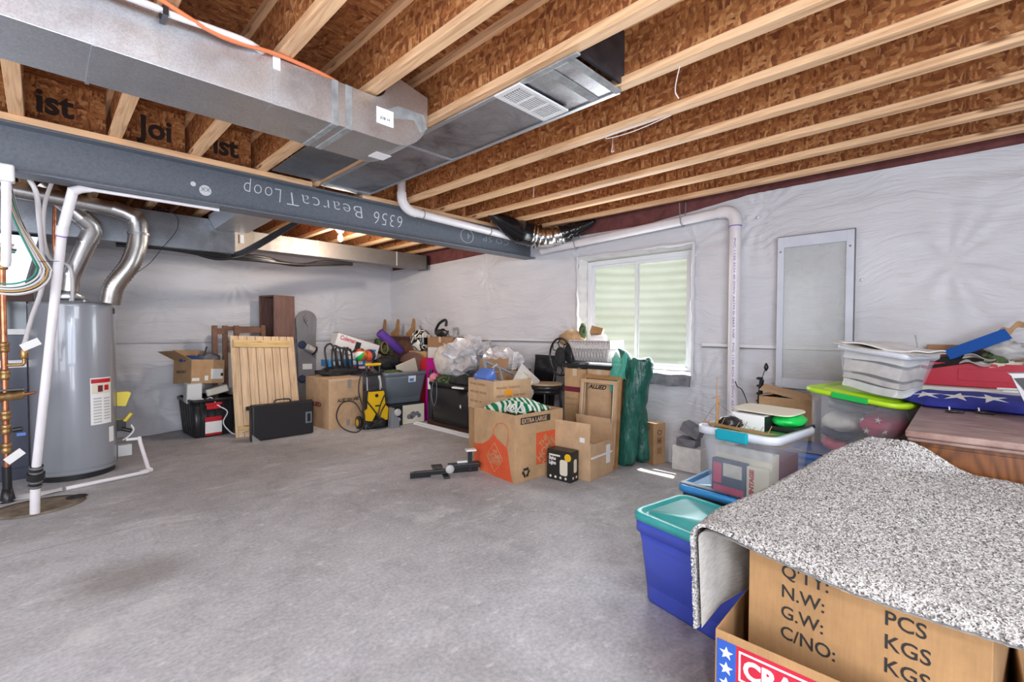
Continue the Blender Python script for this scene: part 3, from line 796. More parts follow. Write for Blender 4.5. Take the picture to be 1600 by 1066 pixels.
# ------------------------------------------------------------------ window
win = thing('window_1', 'white sliding basement window with two panes looking into a corrugated window well', 'window', (XW, 0, 0))
win['kind'] = 'structure'
for k_ in ('label', 'category'):
    del win[k_]
Y0, Y1, Z0, Z1 = WH
fy0, fy1, fz0, fz1, fx = 1.835, 3.03, 0.865, 2.00, 0.085
fm = MB()
fm.box(fx, fx + 0.07, fy0, fy0 + 0.045, fz0, fz1).box(fx, fx + 0.07, fy1 - 0.045, fy1, fz0, fz1).box(fx, fx + 0.07, fy0 + 0.045, fy1 - 0.045, fz1 - 0.042, fz1).box(fx, fx + 0.07, fy0 + 0.045, fy1 - 0.045, fz0, fz0 + 0.03)
fm.build('window_frame', 'frame_white', win, bevel=0.003)
ym = 2.43
sh = MB()
for (a, b, xx) in ((fy0 + 0.045, ym + 0.02, fx + 0.012), (ym - 0.01, fy1 - 0.045, fx + 0.036)):
    w_ = 0.024 if b > 2.6 else 0.026
    s_ = MB(); z0, z1 = fz0 + 0.03, fz1 - 0.042
    s_.box(xx, xx + 0.022, a, a + w_, z0, z1).box(xx, xx + 0.022, b - w_, b, z0, z1).box(xx, xx + 0.022, a + w_, b - w_, z0, z0 + w_).box(xx, xx + 0.022, a + w_, b - w_, z1 - w_, z1)
    so = s_.build('sash', 'frame_white', win, bevel=0.002)
    MB().box(xx + 0.008, xx + 0.014, a + w_, b - w_, z0 + w_, z1 - w_).build('pane', 'glass', so)
MB().box(fx + 0.002, fx + 0.012, ym - 0.012, ym + 0.004, 1.38, 1.44).build('window_latch', 'white', win)
# rough reveal wrapped in sheeting
rv = MB()
def wob(u, s): return 0.006 * math.sin(u * 37 + s) + 0.004 * math.sin(u * 91 + s)
rv.grid(lambda u, v: (-0.035 + v * 0.14, Y0 + u * (Y1 - Y0), Z1 + 0.012 - 0.03 * v + wob(u, 1) * (1 - v)), 60, 3, 0.004)
rv.grid(lambda u, v: (-0.035 + v * 0.14, Y1 + 0.01 - 0.03 * v + wob(u, 2), Z0 + u * (Z1 - Z0 + 0.02)), 50, 3, 0.004)
rv.grid(lambda u, v: (-0.035 + v * 0.14, Y0 - 0.01 + 0.035 * v + wob(u, 3), Z0 + u * (Z1 - Z0 + 0.02)), 50, 3, 0.004)
rv.grid(lambda u, v: (-0.03 + v * 0.14, Y0 + u * (Y1 - Y0), Z0 + 0.0 + 0.03 * v + wob(u, 4) * 0.5), 60, 3, 0.004)
rv.build('window_reveal', 'fold', win)
ed = MB()
for (p, q) in (((-0.04, Y0 - 0.02, Z1 + 0.02), (-0.04, Y1 + 0.02, Z1 + 0.015)), ((-0.04, Y1 + 0.015, Z0 + 0.1), (-0.04, Y1 + 0.015, Z1 + 0.02)), ((-0.04, Y0 - 0.015, Z0), (-0.04, Y0 - 0.015, Z1 + 0.02))):
    P = [tuple(Vector(p).lerp(Vector(q), i / 22) + Vector((random.uniform(-.006, .004), random.uniform(-.006, .006), random.uniform(-.006, .006)))) for i in range(23)]
    ed.tube(P, [0.012 + 0.006 * random.random() for _ in P], 8)
ed.build('rolled_edge', 'sheeting', win)
sl = MB(); sl.grid(lambda u, v: (-0.09 + 0.02 * math.sin(u * 23) * 0.3 + 0.02 * v, Y0 - 0.02 + u * (Y1 - Y0), 0.735 + v * 0.10 + 0.006 * math.sin(u * 31)), 60, 6, 0.03)
sl.build('window_sill', 'fabric_grey', win)

# window well outside
wwp = [(4.46, 1.45)] + [(4.46 + 0.95 * math.sin(a), 2.43 - 0.98 * math.cos(a)) for a in np.linspace(0.05, PI - 0.05, 30)] + [(4.46, 3.41)]
ww = MB(); nz_ = 120
rings = []
for k in range(nz_ + 1):
    z = 0.35 + k * 2.55 / nz_; off = 0.014 * math.sin(2 * PI * z / 0.105)
    cx, cy = 4.46, 2.43
    rings.append([(x + off * (0.6 if x < 4.5 else (x - cx) / 0.95), y + off * (y - cy) / 0.98, z) for x, y in wwp])
ww.loft(rings, False, False)
tag(ww.build('window_well', m_noise('pale_corrugated_metal', (0.70, 0.72, 0.58), (0.80, 0.82, 0.70), 3, 0.55, 0.0)), 'cream corrugated window well seen through the glass', 'window well')
struct('trim_3', MB().box(4.46, 5.5, 1.4, 3.5, 0.30, 0.36), 'dirt')

# ------------------------------------------------------------------ glazed panel leaning on the window wall
gp = thing('glass_panel', 'tall narrow pale-framed glass panel standing flat on the window wall right of the white pipe', 'glass panel', (4.12, 0, 0))
gy0, gy1, gz0, gz1 = 0.590, 1.086, 0.80, 1.985
MB().box(-0.012, 0.012, gy0, gy0 + 0.048, gz0, gz1).box(-0.012, 0.012, gy1 - 0.045, gy1, gz0, gz1).box(-0.012, 0.012, gy0 + 0.048, gy1 - 0.045, gz1 - 0.082, gz1).box(-0.012, 0.012, gy0 + 0.048, gy1 - 0.045, gz0, gz0 + 0.08).build('frame', 'frame_blue', gp, bevel=0.002)
MB().box(-0.002, 0.002, gy0 + 0.048, gy1 - 0.045, gz0 + 0.08, gz1 - 0.082).build('pane', 'screen_glass', gp)
MB().box(-0.0125, 0.0125, gy0 - 0.006, gy0 - 0.0005, gz0, gz1 + 0.003).box(-0.0125, 0.0125, gy0 - 0.006, gy1, gz1 + 0.0005, gz1 + 0.005).build('edge_seal', 'dark_line', gp)
for (y, z) in ((gy1 - 0.022, 1.87), (gy0 + 0.024, 1.865)):
    MB().lathe([(0.007, 0), (0.007, 0.003), (0.003, 0.005)], 10, frame((-0.012, y, z), (0, 1, 0), (0, 0, -1))).build('screw', 'metal', gp)
# ------------------------------------------------------------------ ducts
md = thing('supply_duct', 'long shiny rectangular metal duct hung under the joists, ending in an elbow turned up', 'duct', (0, 2.105, 2.200))
W_, H_ = 0.340, 0.200
tb = MB(); tb.box(-2.58, 0.965, 0, W_, 0, H_)
tb.build('trunk', 'galv', md, bevel=0.002)
for x in (-2.0, -0.9, 0.14): MB().box(x - 0.006, x + 0.006, -0.004, W_ + 0.004, -0.004, H_ + 0.003).build('seam_cleat', 'galv', md)
st = MB().box(0.70, 0.726, -0.004, -0.001, 0.006, H_ + 0.012).box(0.70, 0.726, -0.004, 0.08, -0.003, -0.0005)
st.build('hanger_strap', 'galv', md)
MB().box(0.70, 0.730, -0.0065, -0.0045, H_ - 0.055, H_ + 0.012).build('hanger_strap', 'white', md)
# elbow: two flat cheeks and a curved heel
xe0, xo = 0.965, 1.485; rad = 0.20
prof = [(xe0, 0.0), (xo - rad, 0.0)] + [(xo - rad + rad * math.sin(R(a)), rad - rad * math.cos(R(a))) for a in range(10, 91, 10)] + [(xo, 0.30), (1.30, 0.34), (1.235, 0.30)] + [(1.235 - 0.07 + 0.07 * math.cos(R(a)), 0.27 - 0.07 * math.sin(R(a))) for a in range(15, 91, 15)] + [(xe0, H_)]
eb = MB(); eb.prism(prof, -0.001, W_ + 0.001, 'y')
eb.build('elbow', 'galv', md)
ms = MB()
ms.box(0.955, 0.985, -0.005, W_ + 0.004, -0.005, H_ + 0.002); ms.box(1.02, 1.055, -0.0035, W_ + 0.003, -0.0035, H_ + 0.001)
ms.build('sealant', 'mastic', md, bevel=0.002)
hs = MB(); hs.prism([(1.20, 0.135), (1.30, 0.195), (1.46, 0.20), (1.482, 0.135), (1.44, 0.10), (1.40, 0.155), (1.28, 0.125)], -0.003, -0.0012, 'y')
hs.build('sealant', 'mastic', md)
lb = MB().box(1.180, 1.275, -0.0035, -0.0015, 0.075, 0.155).build('label', 'white_paper', md)
MB().box(1.24, 1.33, 0.14, 0.23, -0.0025, -0.0008, T(0.03, 0.02, 0)).build('label', 'white_paper', md)
text('JOB 14', 0.018, frame((1.20, -0.004, 0.10), (1, 0.0, 0), (0, 0, 1)), 'ink', md, 'label_lettering')

# conduit and orange tube lying along the duct top
cd = thing('conduit_pipe', 'white plastic conduit lying along the upper edge of the shiny duct', 'pipe', (0, 0, 0))
MB().tube(smooth_path([(-1.2, 2.03, 2.33), (0.20, 2.045, 2.372), (0.33, 2.05, 2.372), (0.47, 2.055, 2.384), (0.60, 2.07, 2.395), (0.675, 2.13, 2.402), (0.70, 2.22, 2.41), (0.70, 2.4, 2.52)], 5), 0.0125, 10).build('pipe', 'pvc', cd)
MB().box(0.318, 0.334, 2.030, 2.106, 2.355, 2.392).build('pipe_strap', 'black', cd)
tag(MB().tube(smooth_path([(-0.9, 1.98, 2.43), (0.20, 2.0, 2.405), (0.285, 2.02, 2.40), (0.50, 2.06, 2.372), (0.72, 2.085, 2.402), (0.965, 2.12, 2.4085), (1.1, 2.2, 2.4085)], 6), 0.0085, 8).build('orange_hose', 'orange_tube'),
    'orange plastic tube running along the top edge of the shiny duct', 'tube')
tag(MB().tube([(0.30, 2.03, 2.40), (-0.9, 1.86, 2.40)], 0.0075, 8).build('electric_cable', 'black'), 'black cord lying over the shiny duct at the picture top', 'cord')

# sheet metal pan with the register, between joists
pn = thing('return_air_pan', 'grimy sheet-metal pan closing the joist bay, with a white register', 'duct', (0, 0, 0))
px0, px1 = 1.580, 1.985
MB().box(px0, px1, 1.215, 3.70, 2.4035, 2.4115).build('pan_sheet', 'galv_dirty', pn)
MB().box(px0 - 0.004, px0 + 0.022, 1.22, 3.70, 2.396, 2.4034).box(px1 - 0.022, px1 + 0.004, 1.22, 3.70, 2.396, 2.4034).box(px0 + 0.022, px1 - 0.022, 2.50, 2.525, 2.396, 2.4034).box(px0 + 0.022, px1 - 0.022, 3.62, 3.70, 2.394, 2.4034).build('pan_edge', 'galv', pn, bevel=0.002)
MB().box(px0 + 0.02, px1 - 0.02, 1.325, 1.375, 2.399, 2.4034).box(px0 + 0.01, px1 - 0.01, 1.205, 1.24, 2.394, 2.4034).box(px0 - 0.01, px0 + 0.015, 1.17, 1.50, 2.394, 2.4034).build('sealant', 'mastic', pn, bevel=0.002)
rgx0, rgx1, ry0, ry1 = 1.565, 1.935, 1.495, 1.665
rs_ = MB(); z0, z1 = 2.384, 2.394
bars = [(rgx0, rgx1, ry0, ry0 + 0.022), (rgx0, rgx1, ry1 - 0.022, ry1), (rgx0, rgx0 + 0.028, ry0 + 0.022, ry1 - 0.022), (rgx1 - 0.028, rgx1, ry0 + 0.022, ry1 - 0.022)]
for k in (1, 2):
    xx = rgx0 + 0.028 + (rgx1 - rgx0 - 0.056) * k / 3; bars.append((xx - 0.007, xx + 0.007, ry0 + 0.022, ry1 - 0.022))
for (a, b, c, d) in bars: rs_.box(a, b, c, d, z0, z1)
rg_ = rs_.build('register', 'white', pn, bevel=0.002)
vn = MB()
for k in range(3):
    a = rgx0 + 0.028 + (rgx1 - rgx0 - 0.056) * k / 3 + 0.008; b = a + (rgx1 - rgx0 - 0.056) / 3 - 0.016
    for j in range(9):
        y = ry0 + 0.030 + j * (ry1 - ry0 - 0.06) / 8
        vn.box(a, b, y - 0.0024, y + 0.0024, z0 + 0.001, z1 - 0.004)
vn.build('register_fins', 'white', rg_)
MB().box(rgx0 + 0.02, rgx1 - 0.02, ry0 + 0.01, ry1 - 0.01, 2.3945, 2.396).build('register_dark_backing', 'walnut_dark', rg_)  # dark plate standing in for the unlit duct behind the fins
# dark coated end of the joist bay
tag(MB().box(1.974, 1.9795, 0.985, 1.215, 2.452, 2.674).box(1.604, 1.974, 1.19, 1.205, 2.42, 2.674).build('black_coated_end', 'black_mastic'), 'black sealed end patch of the register pan on the joist web', 'duct end')
# second dull pan by the beam
p2_ = thing('joist_bay_pan', 'dull blue-grey sheet-metal pan between joists beside the steel beam', 'duct', (0, 0, 0))
MB().box(1.195, 1.535, 2.90, 3.62, 2.402, 2.4085).build('pan_sheet', 'galv_blue', p2_)
MB().box(1.195, 1.535, 2.90, 2.94, 2.394, 2.402).build('pan_edge', 'galv', p2_)

# dangling wires on the joists
for i, (pts, lb_) in enumerate([
    ([(2.000, 0.92, 2.45), (1.975, 0.93, 2.36), (1.97, 0.935, 2.30), (1.985, 0.925, 2.27)], 'short white wire end hanging over the register bay near the picture top'),
    ([(2.40, 1.16, 2.41), (2.33, 1.30, 2.36), (2.30, 1.42, 2.345), (2.29, 1.50, 2.35), (2.30, 1.46, 2.37), (2.37, 1.28, 2.40), (2.395, 1.22, 2.42)], 'looped white wire hanging below the joist just right of the register'),
    ([(2.55, 1.62, 2.47), (2.55, 1.62, 2.415), (2.552, 1.63, 2.38), (2.56, 1.615, 2.385)], 'tiny white wire hook hanging from the joist below the looped wire'),
    ([(3.20, 1.93, 2.43), (3.12, 2.10, 2.38), (3.06, 2.24, 2.36), (3.02, 2.36, 2.36), (3.0, 2.42, 2.37)], 'thin white wire sagging under the joists left of the window'),
    ([(2.90, 2.60, 2.47), (2.90, 2.60, 2.41), (2.905, 2.61, 2.36)], 'short white wire tail hanging above the wrapped flexible duct')]):
    tag(MB().tube(smooth_path(pts, 5), 0.0025, 6).build('wire', 'pex'), lb_, 'wire')

# ------------------------------------------------------------------ PVC drain line
dp = thing('drain_pipe', 'white plastic drain pipe running along the beam, then along and down the window wall', 'pipe', (0, 0, 0))
rr_ = 0.037
MB().tube([(2.25, 3.58, 2.70), (2.25, 3.58, 2.44)], rr_, 16).build('riser', 'pvc', dp)
MB().tube([(2.25, 3.58, 2.46)] + arc((2.37, 3.58, 2.43), 0.12, 180, 262, 8) + [(2.40, 3.58, 2.307)], rr_ + 0.005, 16).build('elbow', 'pvc', dp)
MB().tube([(2.38, 3.58, 2.308), (4.03, 3.58, 2.255)], rr_, 16).build('run', 'pvc', dp)
MB().tube([(4.0, 3.58, 2.256), (4.07, 3.57, 2.254), (4.095, 3.52, 2.252)], rr_ + 0.004, 16).build('elbow', 'pvc', dp)
MB().tube([(4.10, 3.55, 2.17), (4.10, 1.50, 2.262)], 0.042, 16).build('run', 'pvc', dp)
MB().tube([(4.10, 1.54, 2.262)] + [(4.10, 1.50 - 0.095 * math.sin(R(a)), 2.167 + 0.095 * math.cos(R(a))) for a in range(0, 91, 15)] + [(4.10, 1.405, 2.13)], 0.050, 18).build('elbow', 'pvc', dp)
MB().tube([(4.10, 1.405, 2.15), (4.10, 1.405, 0.0)], 0.045, 18).build('downpipe', 'pvc', dp)
MB().tube([(4.10, 1.405, 2.13), (4.10, 1.405, 2.122)], 0.052, 18).build('primer_ring', 'purple', dp)
for x, z in ((2.47, 2.306), (3.30, 2.279)): MB().tube([(x, 3.58 + 0.041 * math.cos(a), z + 0.041 * math.sin(a)) for a in np.linspace(0, 2 * PI, 17)], 0.004, 6).build('pipe_hanger', 'grey', dp)
for y, z in ((1.86, 2.245), (3.05, 2.192)): MB().tube([(4.155, y, 2.42), (4.15, y, z + 0.03)] + [(4.10 + 0.05 * math.cos(R(a)), y, z + 0.05 * math.sin(R(a))) for a in range(0, -181, -20)] + [(4.05, y + 0.01, z + 0.1), (4.05, y + 0.01, 2.40)], 0.0045, 6).build('pipe_hanger', 'grey', dp)
text('PVC 1120 SCH 40 DWV ASTM D 2665 NSF', 0.024, frame((4.0535, 1.40, 2.02), (0, 0, -1), (0, -1, 0)), 'purple', dp, 'pipe_lettering', sx=1.9, ext=0.0003)
text('PVC 1120 SCH 40 DWV ASTM D 2665 NSF', 0.024, frame((4.0535, 1.40, 1.15), (0, 0, -1), (0, -1, 0)), 'purple', dp, 'pipe_lettering', sx=1.9, ext=0.0003)

# wrapped flexible duct end
fx_ = thing('flexible_duct', 'black-wrapped flexible duct with a silver foil middle hanging at the right end of the beam', 'duct', (0, 0, 0))
def crumple(path, r, amp, seed, n=18, k=5):
    P = smooth_path(path, k); b = MB(); rs = r if isinstance(r, list) else None
    out = []
    for i, p in enumerate(P):
        base = np.interp(i / (len(P) - 1), np.linspace(0, 1, len(r)), r) if rs else r
        out.append(base * (1 + amp * noise.noise(Vector((i * 0.9, seed, 0)))))
    b.tube(P, out, n)
    return b
crumple([(3.20, 3.50, 2.44), (3.40, 3.47, 2.37), (3.60, 3.44, 2.30), (3.78, 3.40, 2.28)], [0.02, 0.085, 0.125, 0.115], 0.25, 1).build('black_wrap', 'screen_black', fx_)
crumple([(3.74, 3.40, 2.285), (3.86, 3.33, 2.26), (3.97, 3.24, 2.28), (4.02, 3.16, 2.30)], [0.115, 0.105, 0.10, 0.095], 0.5, 4, 20, 10).build('foil_sleeve', 'foil', fx_)
crumple([(4.0, 3.18, 2.30), (4.06, 3.06, 2.33), (4.10, 2.92, 2.37), (4.11, 2.82, 2.40)], [0.098, 0.07, 0.05, 0.02], 0.3, 9).build('black_wrap', 'screen_black', fx_)

# ------------------------------------------------------------------ far duct and joist-bay metal beyond the beam
rd = thing('far_duct', 'long metal duct along the far wall under the joists, ending near the room corner', 'duct', (0, 5.87, 2.17))
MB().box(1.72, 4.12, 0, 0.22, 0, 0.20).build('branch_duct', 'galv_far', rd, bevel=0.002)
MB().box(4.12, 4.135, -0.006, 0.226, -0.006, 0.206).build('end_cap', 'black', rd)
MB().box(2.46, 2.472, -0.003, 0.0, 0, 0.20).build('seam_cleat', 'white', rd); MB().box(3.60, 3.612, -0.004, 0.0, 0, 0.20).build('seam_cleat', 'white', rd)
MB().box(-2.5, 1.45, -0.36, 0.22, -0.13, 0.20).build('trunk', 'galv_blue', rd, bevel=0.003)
q0 = [(1.45, -0.36, -0.13), (1.45, 0.22, -0.13), (1.45, 0.22, 0.20), (1.45, -0.36, 0.20)]; q1 = [(1.74, 0, 0), (1.74, 0.22, 0), (1.74, 0.22, 0.20), (1.74, 0, 0.20)]
MB().loft([q0, q1], True, True, smooth=False).build('reducer', 'galv_far', rd)
MB().box(1.51, 1.545, -0.30, -0.285, 0.0, 0.09, T(0, -0.015, 0)).build('label', 'white_paper', rd)
tp = thing('takeoff_duct', 'shiny sheet-metal take-off box under the joists just behind the beam', 'duct', (0, 0, 0))
MB().loft([[(1.20, 4.0, 2.395), (1.58, 4.0, 2.395), (1.58, 5.5, 2.395), (1.20, 5.5, 2.395)], [(1.26, 4.25, 2.30), (1.56, 4.25, 2.30), (1.56, 5.5, 2.27), (1.26, 5.5, 2.27)]], True, True, smooth=False).build('takeoff_body', 'galv', tp)
kb = thing('cable_bundle', 'thick black bundle of cables sagging below the far duct and rising to the beam', 'cables', (0, 0, 0))
cab = MB()
for i in range(5):
    cab.tube(smooth_path([(0.5, 5.60 + 0.02 * i, 2.02 + 0.012 * i), (0.9, 5.62, 2.035 + 0.012 * i), (1.3, 5.66, 2.01 + 0.02 * math.sin(i)), (1.7, 5.70, 2.02 + 0.012 * i), (2.2, 5.80 + 0.015 * i, 2.035), (2.6, 5.88, 2.08 + 0.012 * i), (2.95, 5.92, 2.13)], 6), 0.016 + 0.004 * (i % 3), 8)
cab.build('cable_run', 'black', kb)
c2 = MB()
for i in range(3):
    c2.tube(smooth_path([(1.45, 5.62, 2.02 + 0.015 * i), (1.44, 5.2, 2.0 + 0.02 * i), (1.45, 4.7, 2.03 + 0.02 * i), (1.50, 4.3, 2.10 + 0.015 * i), (1.60, 3.98, 2.20), (1.75, 3.93, 2.26)], 6), 0.014, 8)
c2.build('cable_rise', 'black', kb)
tag(MB().tube(smooth_path([(0.748, 5.4, 2.414), (0.92, 5.42, 2.34), (0.93, 5.42, 2.2), (0.82, 5.42, 2.02), (0.72, 5.42, 1.86), (0.60, 5.42, 1.74)], 6), 0.003, 6).build('thin_wire', 'black'), 'thin dark wire hanging in front of the far wall right of the flue pipes', 'wire')

# bulb
bl = thing('ceiling_bulb', 'lit bare bulb in a white porcelain holder on the joists beyond the beam', 'light bulb', (2.45, 5.2, 2.4125))
MB().lathe([(0.058, 0), (0.058, -0.012), (0.045, -0.02), (0.030, -0.045), (0.026, -0.045)], 24).build('lamp_holder', 'white', bl)
MB().lathe([(0.013, -0.044), (0.014, -0.06), (0.026, -0.085), (0.030, -0.105), (0.026, -0.128), (0.012, -0.141), (0.001, -0.143)], 20).build('bulb', mat('lit_bulb_glass', (1, 0.85, 0.6), 0.3, emit=(1.0, 0.72, 0.42), es=14), bl)
# ================================================================== water heater corner
wh = thing('water_heater', 'tall grey cylindrical water heater with a white warning label', 'water heater', (0.20, 5.47, 0))
MB().lathe([(0.255, 0.0), (0.255, 0.045)], 40).build('base_ring', 'black', wh)
MB().lathe([(0.262, 0.045), (0.270, 0.05), (0.272, 0.06), (0.272, 1.44), (0.270, 1.455)], 64).build('tank', 'heater', wh)
MB().lathe([(0.274, 1.435), (0.276, 1.45), (0.266, 1.468), (0.18, 1.478), (0.02, 1.48)], 64).build('top_cap', 'heater', wh)
MB().lathe([(0.2735, 0.075), (0.2735, 0.09)], 64, caps=False).build('bottom_seam', 'grey', wh)
def curved_plate(cx, w, z0, z1, r, th=0.0012):
    return MB().grid(lambda u, v: (r * math.sin(cx + (u - 0.5) * w), -r * math.cos(cx + (u - 0.5) * w), z0 + v * (z1 - z0)), 12, 1, -th)
a0 = 0.62
curved_plate(a0, 0.62, 0.44, 0.835, 0.2735).build('warning_label', 'white_paper', wh)
curved_plate(a0, 0.58, 0.79, 0.825, 0.2750).build('label_band', 'red', wh)
curved_plate(a0, 0.54, 0.70, 0.785, 0.2750).build('label_panel', 'cream', wh)
for k in range(9): curved_plate(a0 - 0.13, 0.22, 0.455 + k * 0.025, 0.467 + k * 0.025, 0.2752).build('label_print', 'grey_light', wh)
for k in range(8): curved_plate(a0 + 0.15, 0.20, 0.475 + k * 0.025, 0.487 + k * 0.025, 0.2752).build('label_print', 'grey_light', wh)
curved_plate(a0 - 0.05, 0.14, 0.715, 0.77, 0.2756).build('warning_mark', 'maroon', wh)
curved_plate(a0 + 0.14, 0.14, 0.725, 0.77, 0.2756).build('warning_mark', 'red', wh)
curved_plate(a0 + 0.32, 0.20, 0.27, 0.40, 0.2735).build('small_label', 'white_paper', wh)
curved_plate(1.22, 0.16, 1.38, 1.43, 0.2735).build('badge', 'black', wh)
vb = MB(); vb.box(0.265, 0.33, -0.05, 0.03, 0.33, 0.43); vb.tube([(0.30, -0.06, 0.35), (0.36, -0.09, 0.33)], 0.018)
vb.build('gas_control', 'black', wh, bevel=0.006)
MB().box(0.27, 0.37, -0.055, 0.025, 0.10, 0.20).build('burner_cover', 'grey_light', wh, bevel=0.004)
MB().prism([(0.27, 0.56), (0.33, 0.55), (0.37, 0.665), (0.35, 0.68), (0.27, 0.68)], -0.05, 0.02, 'y').build('yellow_tag', 'yellow_brass', wh)
MB().tube([(0.27, -0.02, 0.42), (0.33, -0.04, 0.42), (0.37, -0.05, 0.48)], 0.016, 8).build('valve_handle', 'yellow_brass', wh)
MB().tube(smooth_path([(0.37, -0.02, 0.37), (0.385, -0.03, 0.32), (0.35, -0.03, 0.27), (0.31, -0.02, 0.24)], 5), 0.008, 8).build('gas_tube', 'pex', wh)
dh = MB().lathe([(0.06, 1.50), (0.125, 1.50), (0.06, 1.56), (0.052, 1.60)], 24, T(-0.02, 0, 0), smooth=True)
for a in (0, 90, 180, 270): dh.box(-0.02 + 0.09 * math.cos(R(a)) - 0.006, -0.02 + 0.09 * math.cos(R(a)) + 0.006, 0.09 * math.sin(R(a)) - 0.006, 0.09 * math.sin(R(a)) + 0.006, 1.475, 1.505)
dh.build('draft_hood', 'galv', wh)

fp = thing('flue_pipe', 'bright metal flue rising from the water heater and bending back up towards the joists', 'flue pipe', (0, 0, 0))
MB().tube([(0.18, 5.44, 1.57), (0.19, 5.43, 1.70), (0.30, 5.30, 2.02)], 0.064, 20).build('vent_section', 'flue', fp)
MB().tube([(0.295, 5.305, 2.00), (0.32, 5.27, 2.075), (0.31, 5.25, 2.12), (0.25, 5.23, 2.17)], 0.069, 20).build('elbow', 'flue', fp)
MB().tube([(0.26, 5.23, 2.16), (0.02, 5.20, 2.385)], 0.064, 20).build('vent_section', 'flue', fp)
rb_ = MB()
for p, q in (((0.19, 5.43, 1.70), (0.192, 5.428, 1.72)), ((0.28, 5.322, 1.975), (0.285, 5.318, 1.985)), ((0.22, 5.225, 2.20), (0.21, 5.225, 2.205))): rb_.tube([p, q], 0.0705, 20)
rb_.build('joint_ring', 'flue', fp)

fv = thing('ribbed_vent_hose', 'ribbed flexible metal vent hose beside the flue, joined to a pipe under the joists', 'vent hose', (0, 0, 0))
P = smooth_path([(0.42, 5.25, 1.47), (0.45, 5.22, 1.62), (0.55, 5.20, 1.80), (0.60, 5.20, 1.96), (0.615, 5.20, 2.08)], 14)
MB().tube(P, [0.068 + 0.008 * (i % 2) for i in range(len(P))], 20).build('ribbed_hose', 'flex', fv)
MB().tube([(0.615, 5.20, 2.07), (0.615, 5.20, 2.09)], 0.080, 20).build('hose_clamp', 'metal', fv)
MB().tube([(0.615, 5.20, 2.08), (0.615, 5.20, 2.17), (0.59, 5.20, 2.225), (0.52, 5.20, 2.255), (0.44, 5.20, 2.275)], 0.068, 20).build('elbow', 'flue', fv)
MB().tube([(0.47, 5.20, 2.268), (-0.9, 5.10, 2.34)], 0.062, 20).build('vent_section', 'flue', fv)
MB().tube([(0.30, 5.19, 2.28), (0.285, 5.19, 2.282)], 0.064, 20).build('joint_ring', 'flue', fv)
MB().tube(smooth_path([(0.30, 5.13, 2.28), (0.30, 5.14, 2.40)], 4), 0.004, 6).build('hanger_wire', 'metal', fv)
kh = thing('water_lines', 'pair of thin white and copper water lines dropping to the top of the heater', 'water pipes', (0, 0, 0))
MB().tube(smooth_path([(0.08, 4.70, 2.33), (0.035, 4.85, 2.15), (0.03, 5.0, 1.92), (0.07, 5.2, 1.80), (0.16, 5.30, 1.78), (0.19, 5.32, 1.70), (0.19, 5.32, 1.48)], 8), 0.0125, 10).build('braided_line', 'pex', kh)
MB().tube(smooth_path([(0.10, 5.45, 2.30), (0.09, 5.45, 2.0), (0.10, 5.45, 1.80), (0.10, 5.44, 1.49)], 8), 0.012, 10).build('copper_line', 'copper', kh)

# condensate and drain line on the floor
cl = thing('condensate_line', 'thin dirty-white drain line on the floor round the front of the water heater', 'pipe', (0, 0, 0))
MB().tube([(0.53, 5.42, 0.245), (0.62, 5.40, 0.245)], 0.014, 10).build('pipe', 'pvc', cl)
MB().tube([(0.62, 5.40, 0.26), (0.625, 5.38, 0.21), (0.64, 5.05, 0.035)], 0.016, 10).build('pipe', 'pvc', cl)
MB().tube([(0.64, 5.05, 0.03), (0.62, 5.0, 0.022), (0.12, 4.93, 0.018)], 0.016, 10).build('pipe', 'pvc', cl)
MB().tube([(0.66, 5.06, 0.022), (0.58, 5.01, 0.02)], 0.021, 10).build('elbow', 'pvc', cl)
pp = MB()
pp.grid(lambda u, v: (-0.32 + 0.42 * u, 4.86 + 0.12 * v + 0.04 * u, 0.006 + 0.012 * math.sin(u * 5 + v * 2) ** 2), 10, 4, 0.002)
tag(pp.build('crumpled_papers', 'white_paper'), 'crumpled white papers lying on the floor by the drain pit', 'papers')
# pit
MB()
pt = MB(); pt.lathe([(0.24, 0.001), (0.25, 0.004), (0.19, 0.006), (0.10, 0.003), (0.01, 0.004)], 30, T(-0.03, 4.62, 0) @ Matrix.Diagonal((1.0, 0.85, 1, 1)))
tag(pt.build('drain_pit', 'dirt'), 'round dirt-filled hole in the slab where the white pipe enters the floor', 'pit')
pt = MB(); pt.lathe([(0.05, 0.005), (0.06, 0.008), (0.01, 0.009)], 20, T(0.17, 4.68, 0))  # black disc standing in for shade at the pit rim
tag(pt.build('pit_edge_shadow', 'black_matt'), 'black disc laid as the shadow at the right edge of the dirt-filled hole', 'hole')

# leaning sump discharge pipe
dsp = thing('sump_pipe', 'thick white plastic pipe leaning from the floor pit up to the steel beam', 'pipe', (0, 0, 0))
b0 = Vector((-0.045, 4.46, 0.0)); b1 = Vector((-0.040, 4.42, 0.20)); b2 = Vector((-0.032, 4.38, 0.34)); b3 = Vector((0.100, 3.88, 1.83)); b4 = Vector((0.150, 3.80, 2.08))
MB().tube([b0, b1], 0.026, 18).build('lower_pipe', 'pvc', dsp)
MB().tube([b1 - Vector((0, 0, 0.01)), b1.lerp(b2, 0.25), b2], 0.033, 18).build('rubber_coupling', 'black', dsp)
for f in (0.02, 0.25, 0.72, 0.95):
    q = b1.lerp(b2, f); dd = (b2 - b1).normalized() * 0.006; MB().tube([q - dd, q + dd], 0.0365, 18).build('hose_clamp', 'metal', dsp)
q = b1.lerp(b2, 0.5); dd = (b2 - b1).normalized() * 0.022; MB().tube([q - dd, q + dd], 0.045, 18).build('check_valve', 'black', dsp)
MB().tube([b2 - (b3 - b2).normalized() * 0.01, b3], 0.024, 18).build('leaning_pipe', 'pvc', dsp)
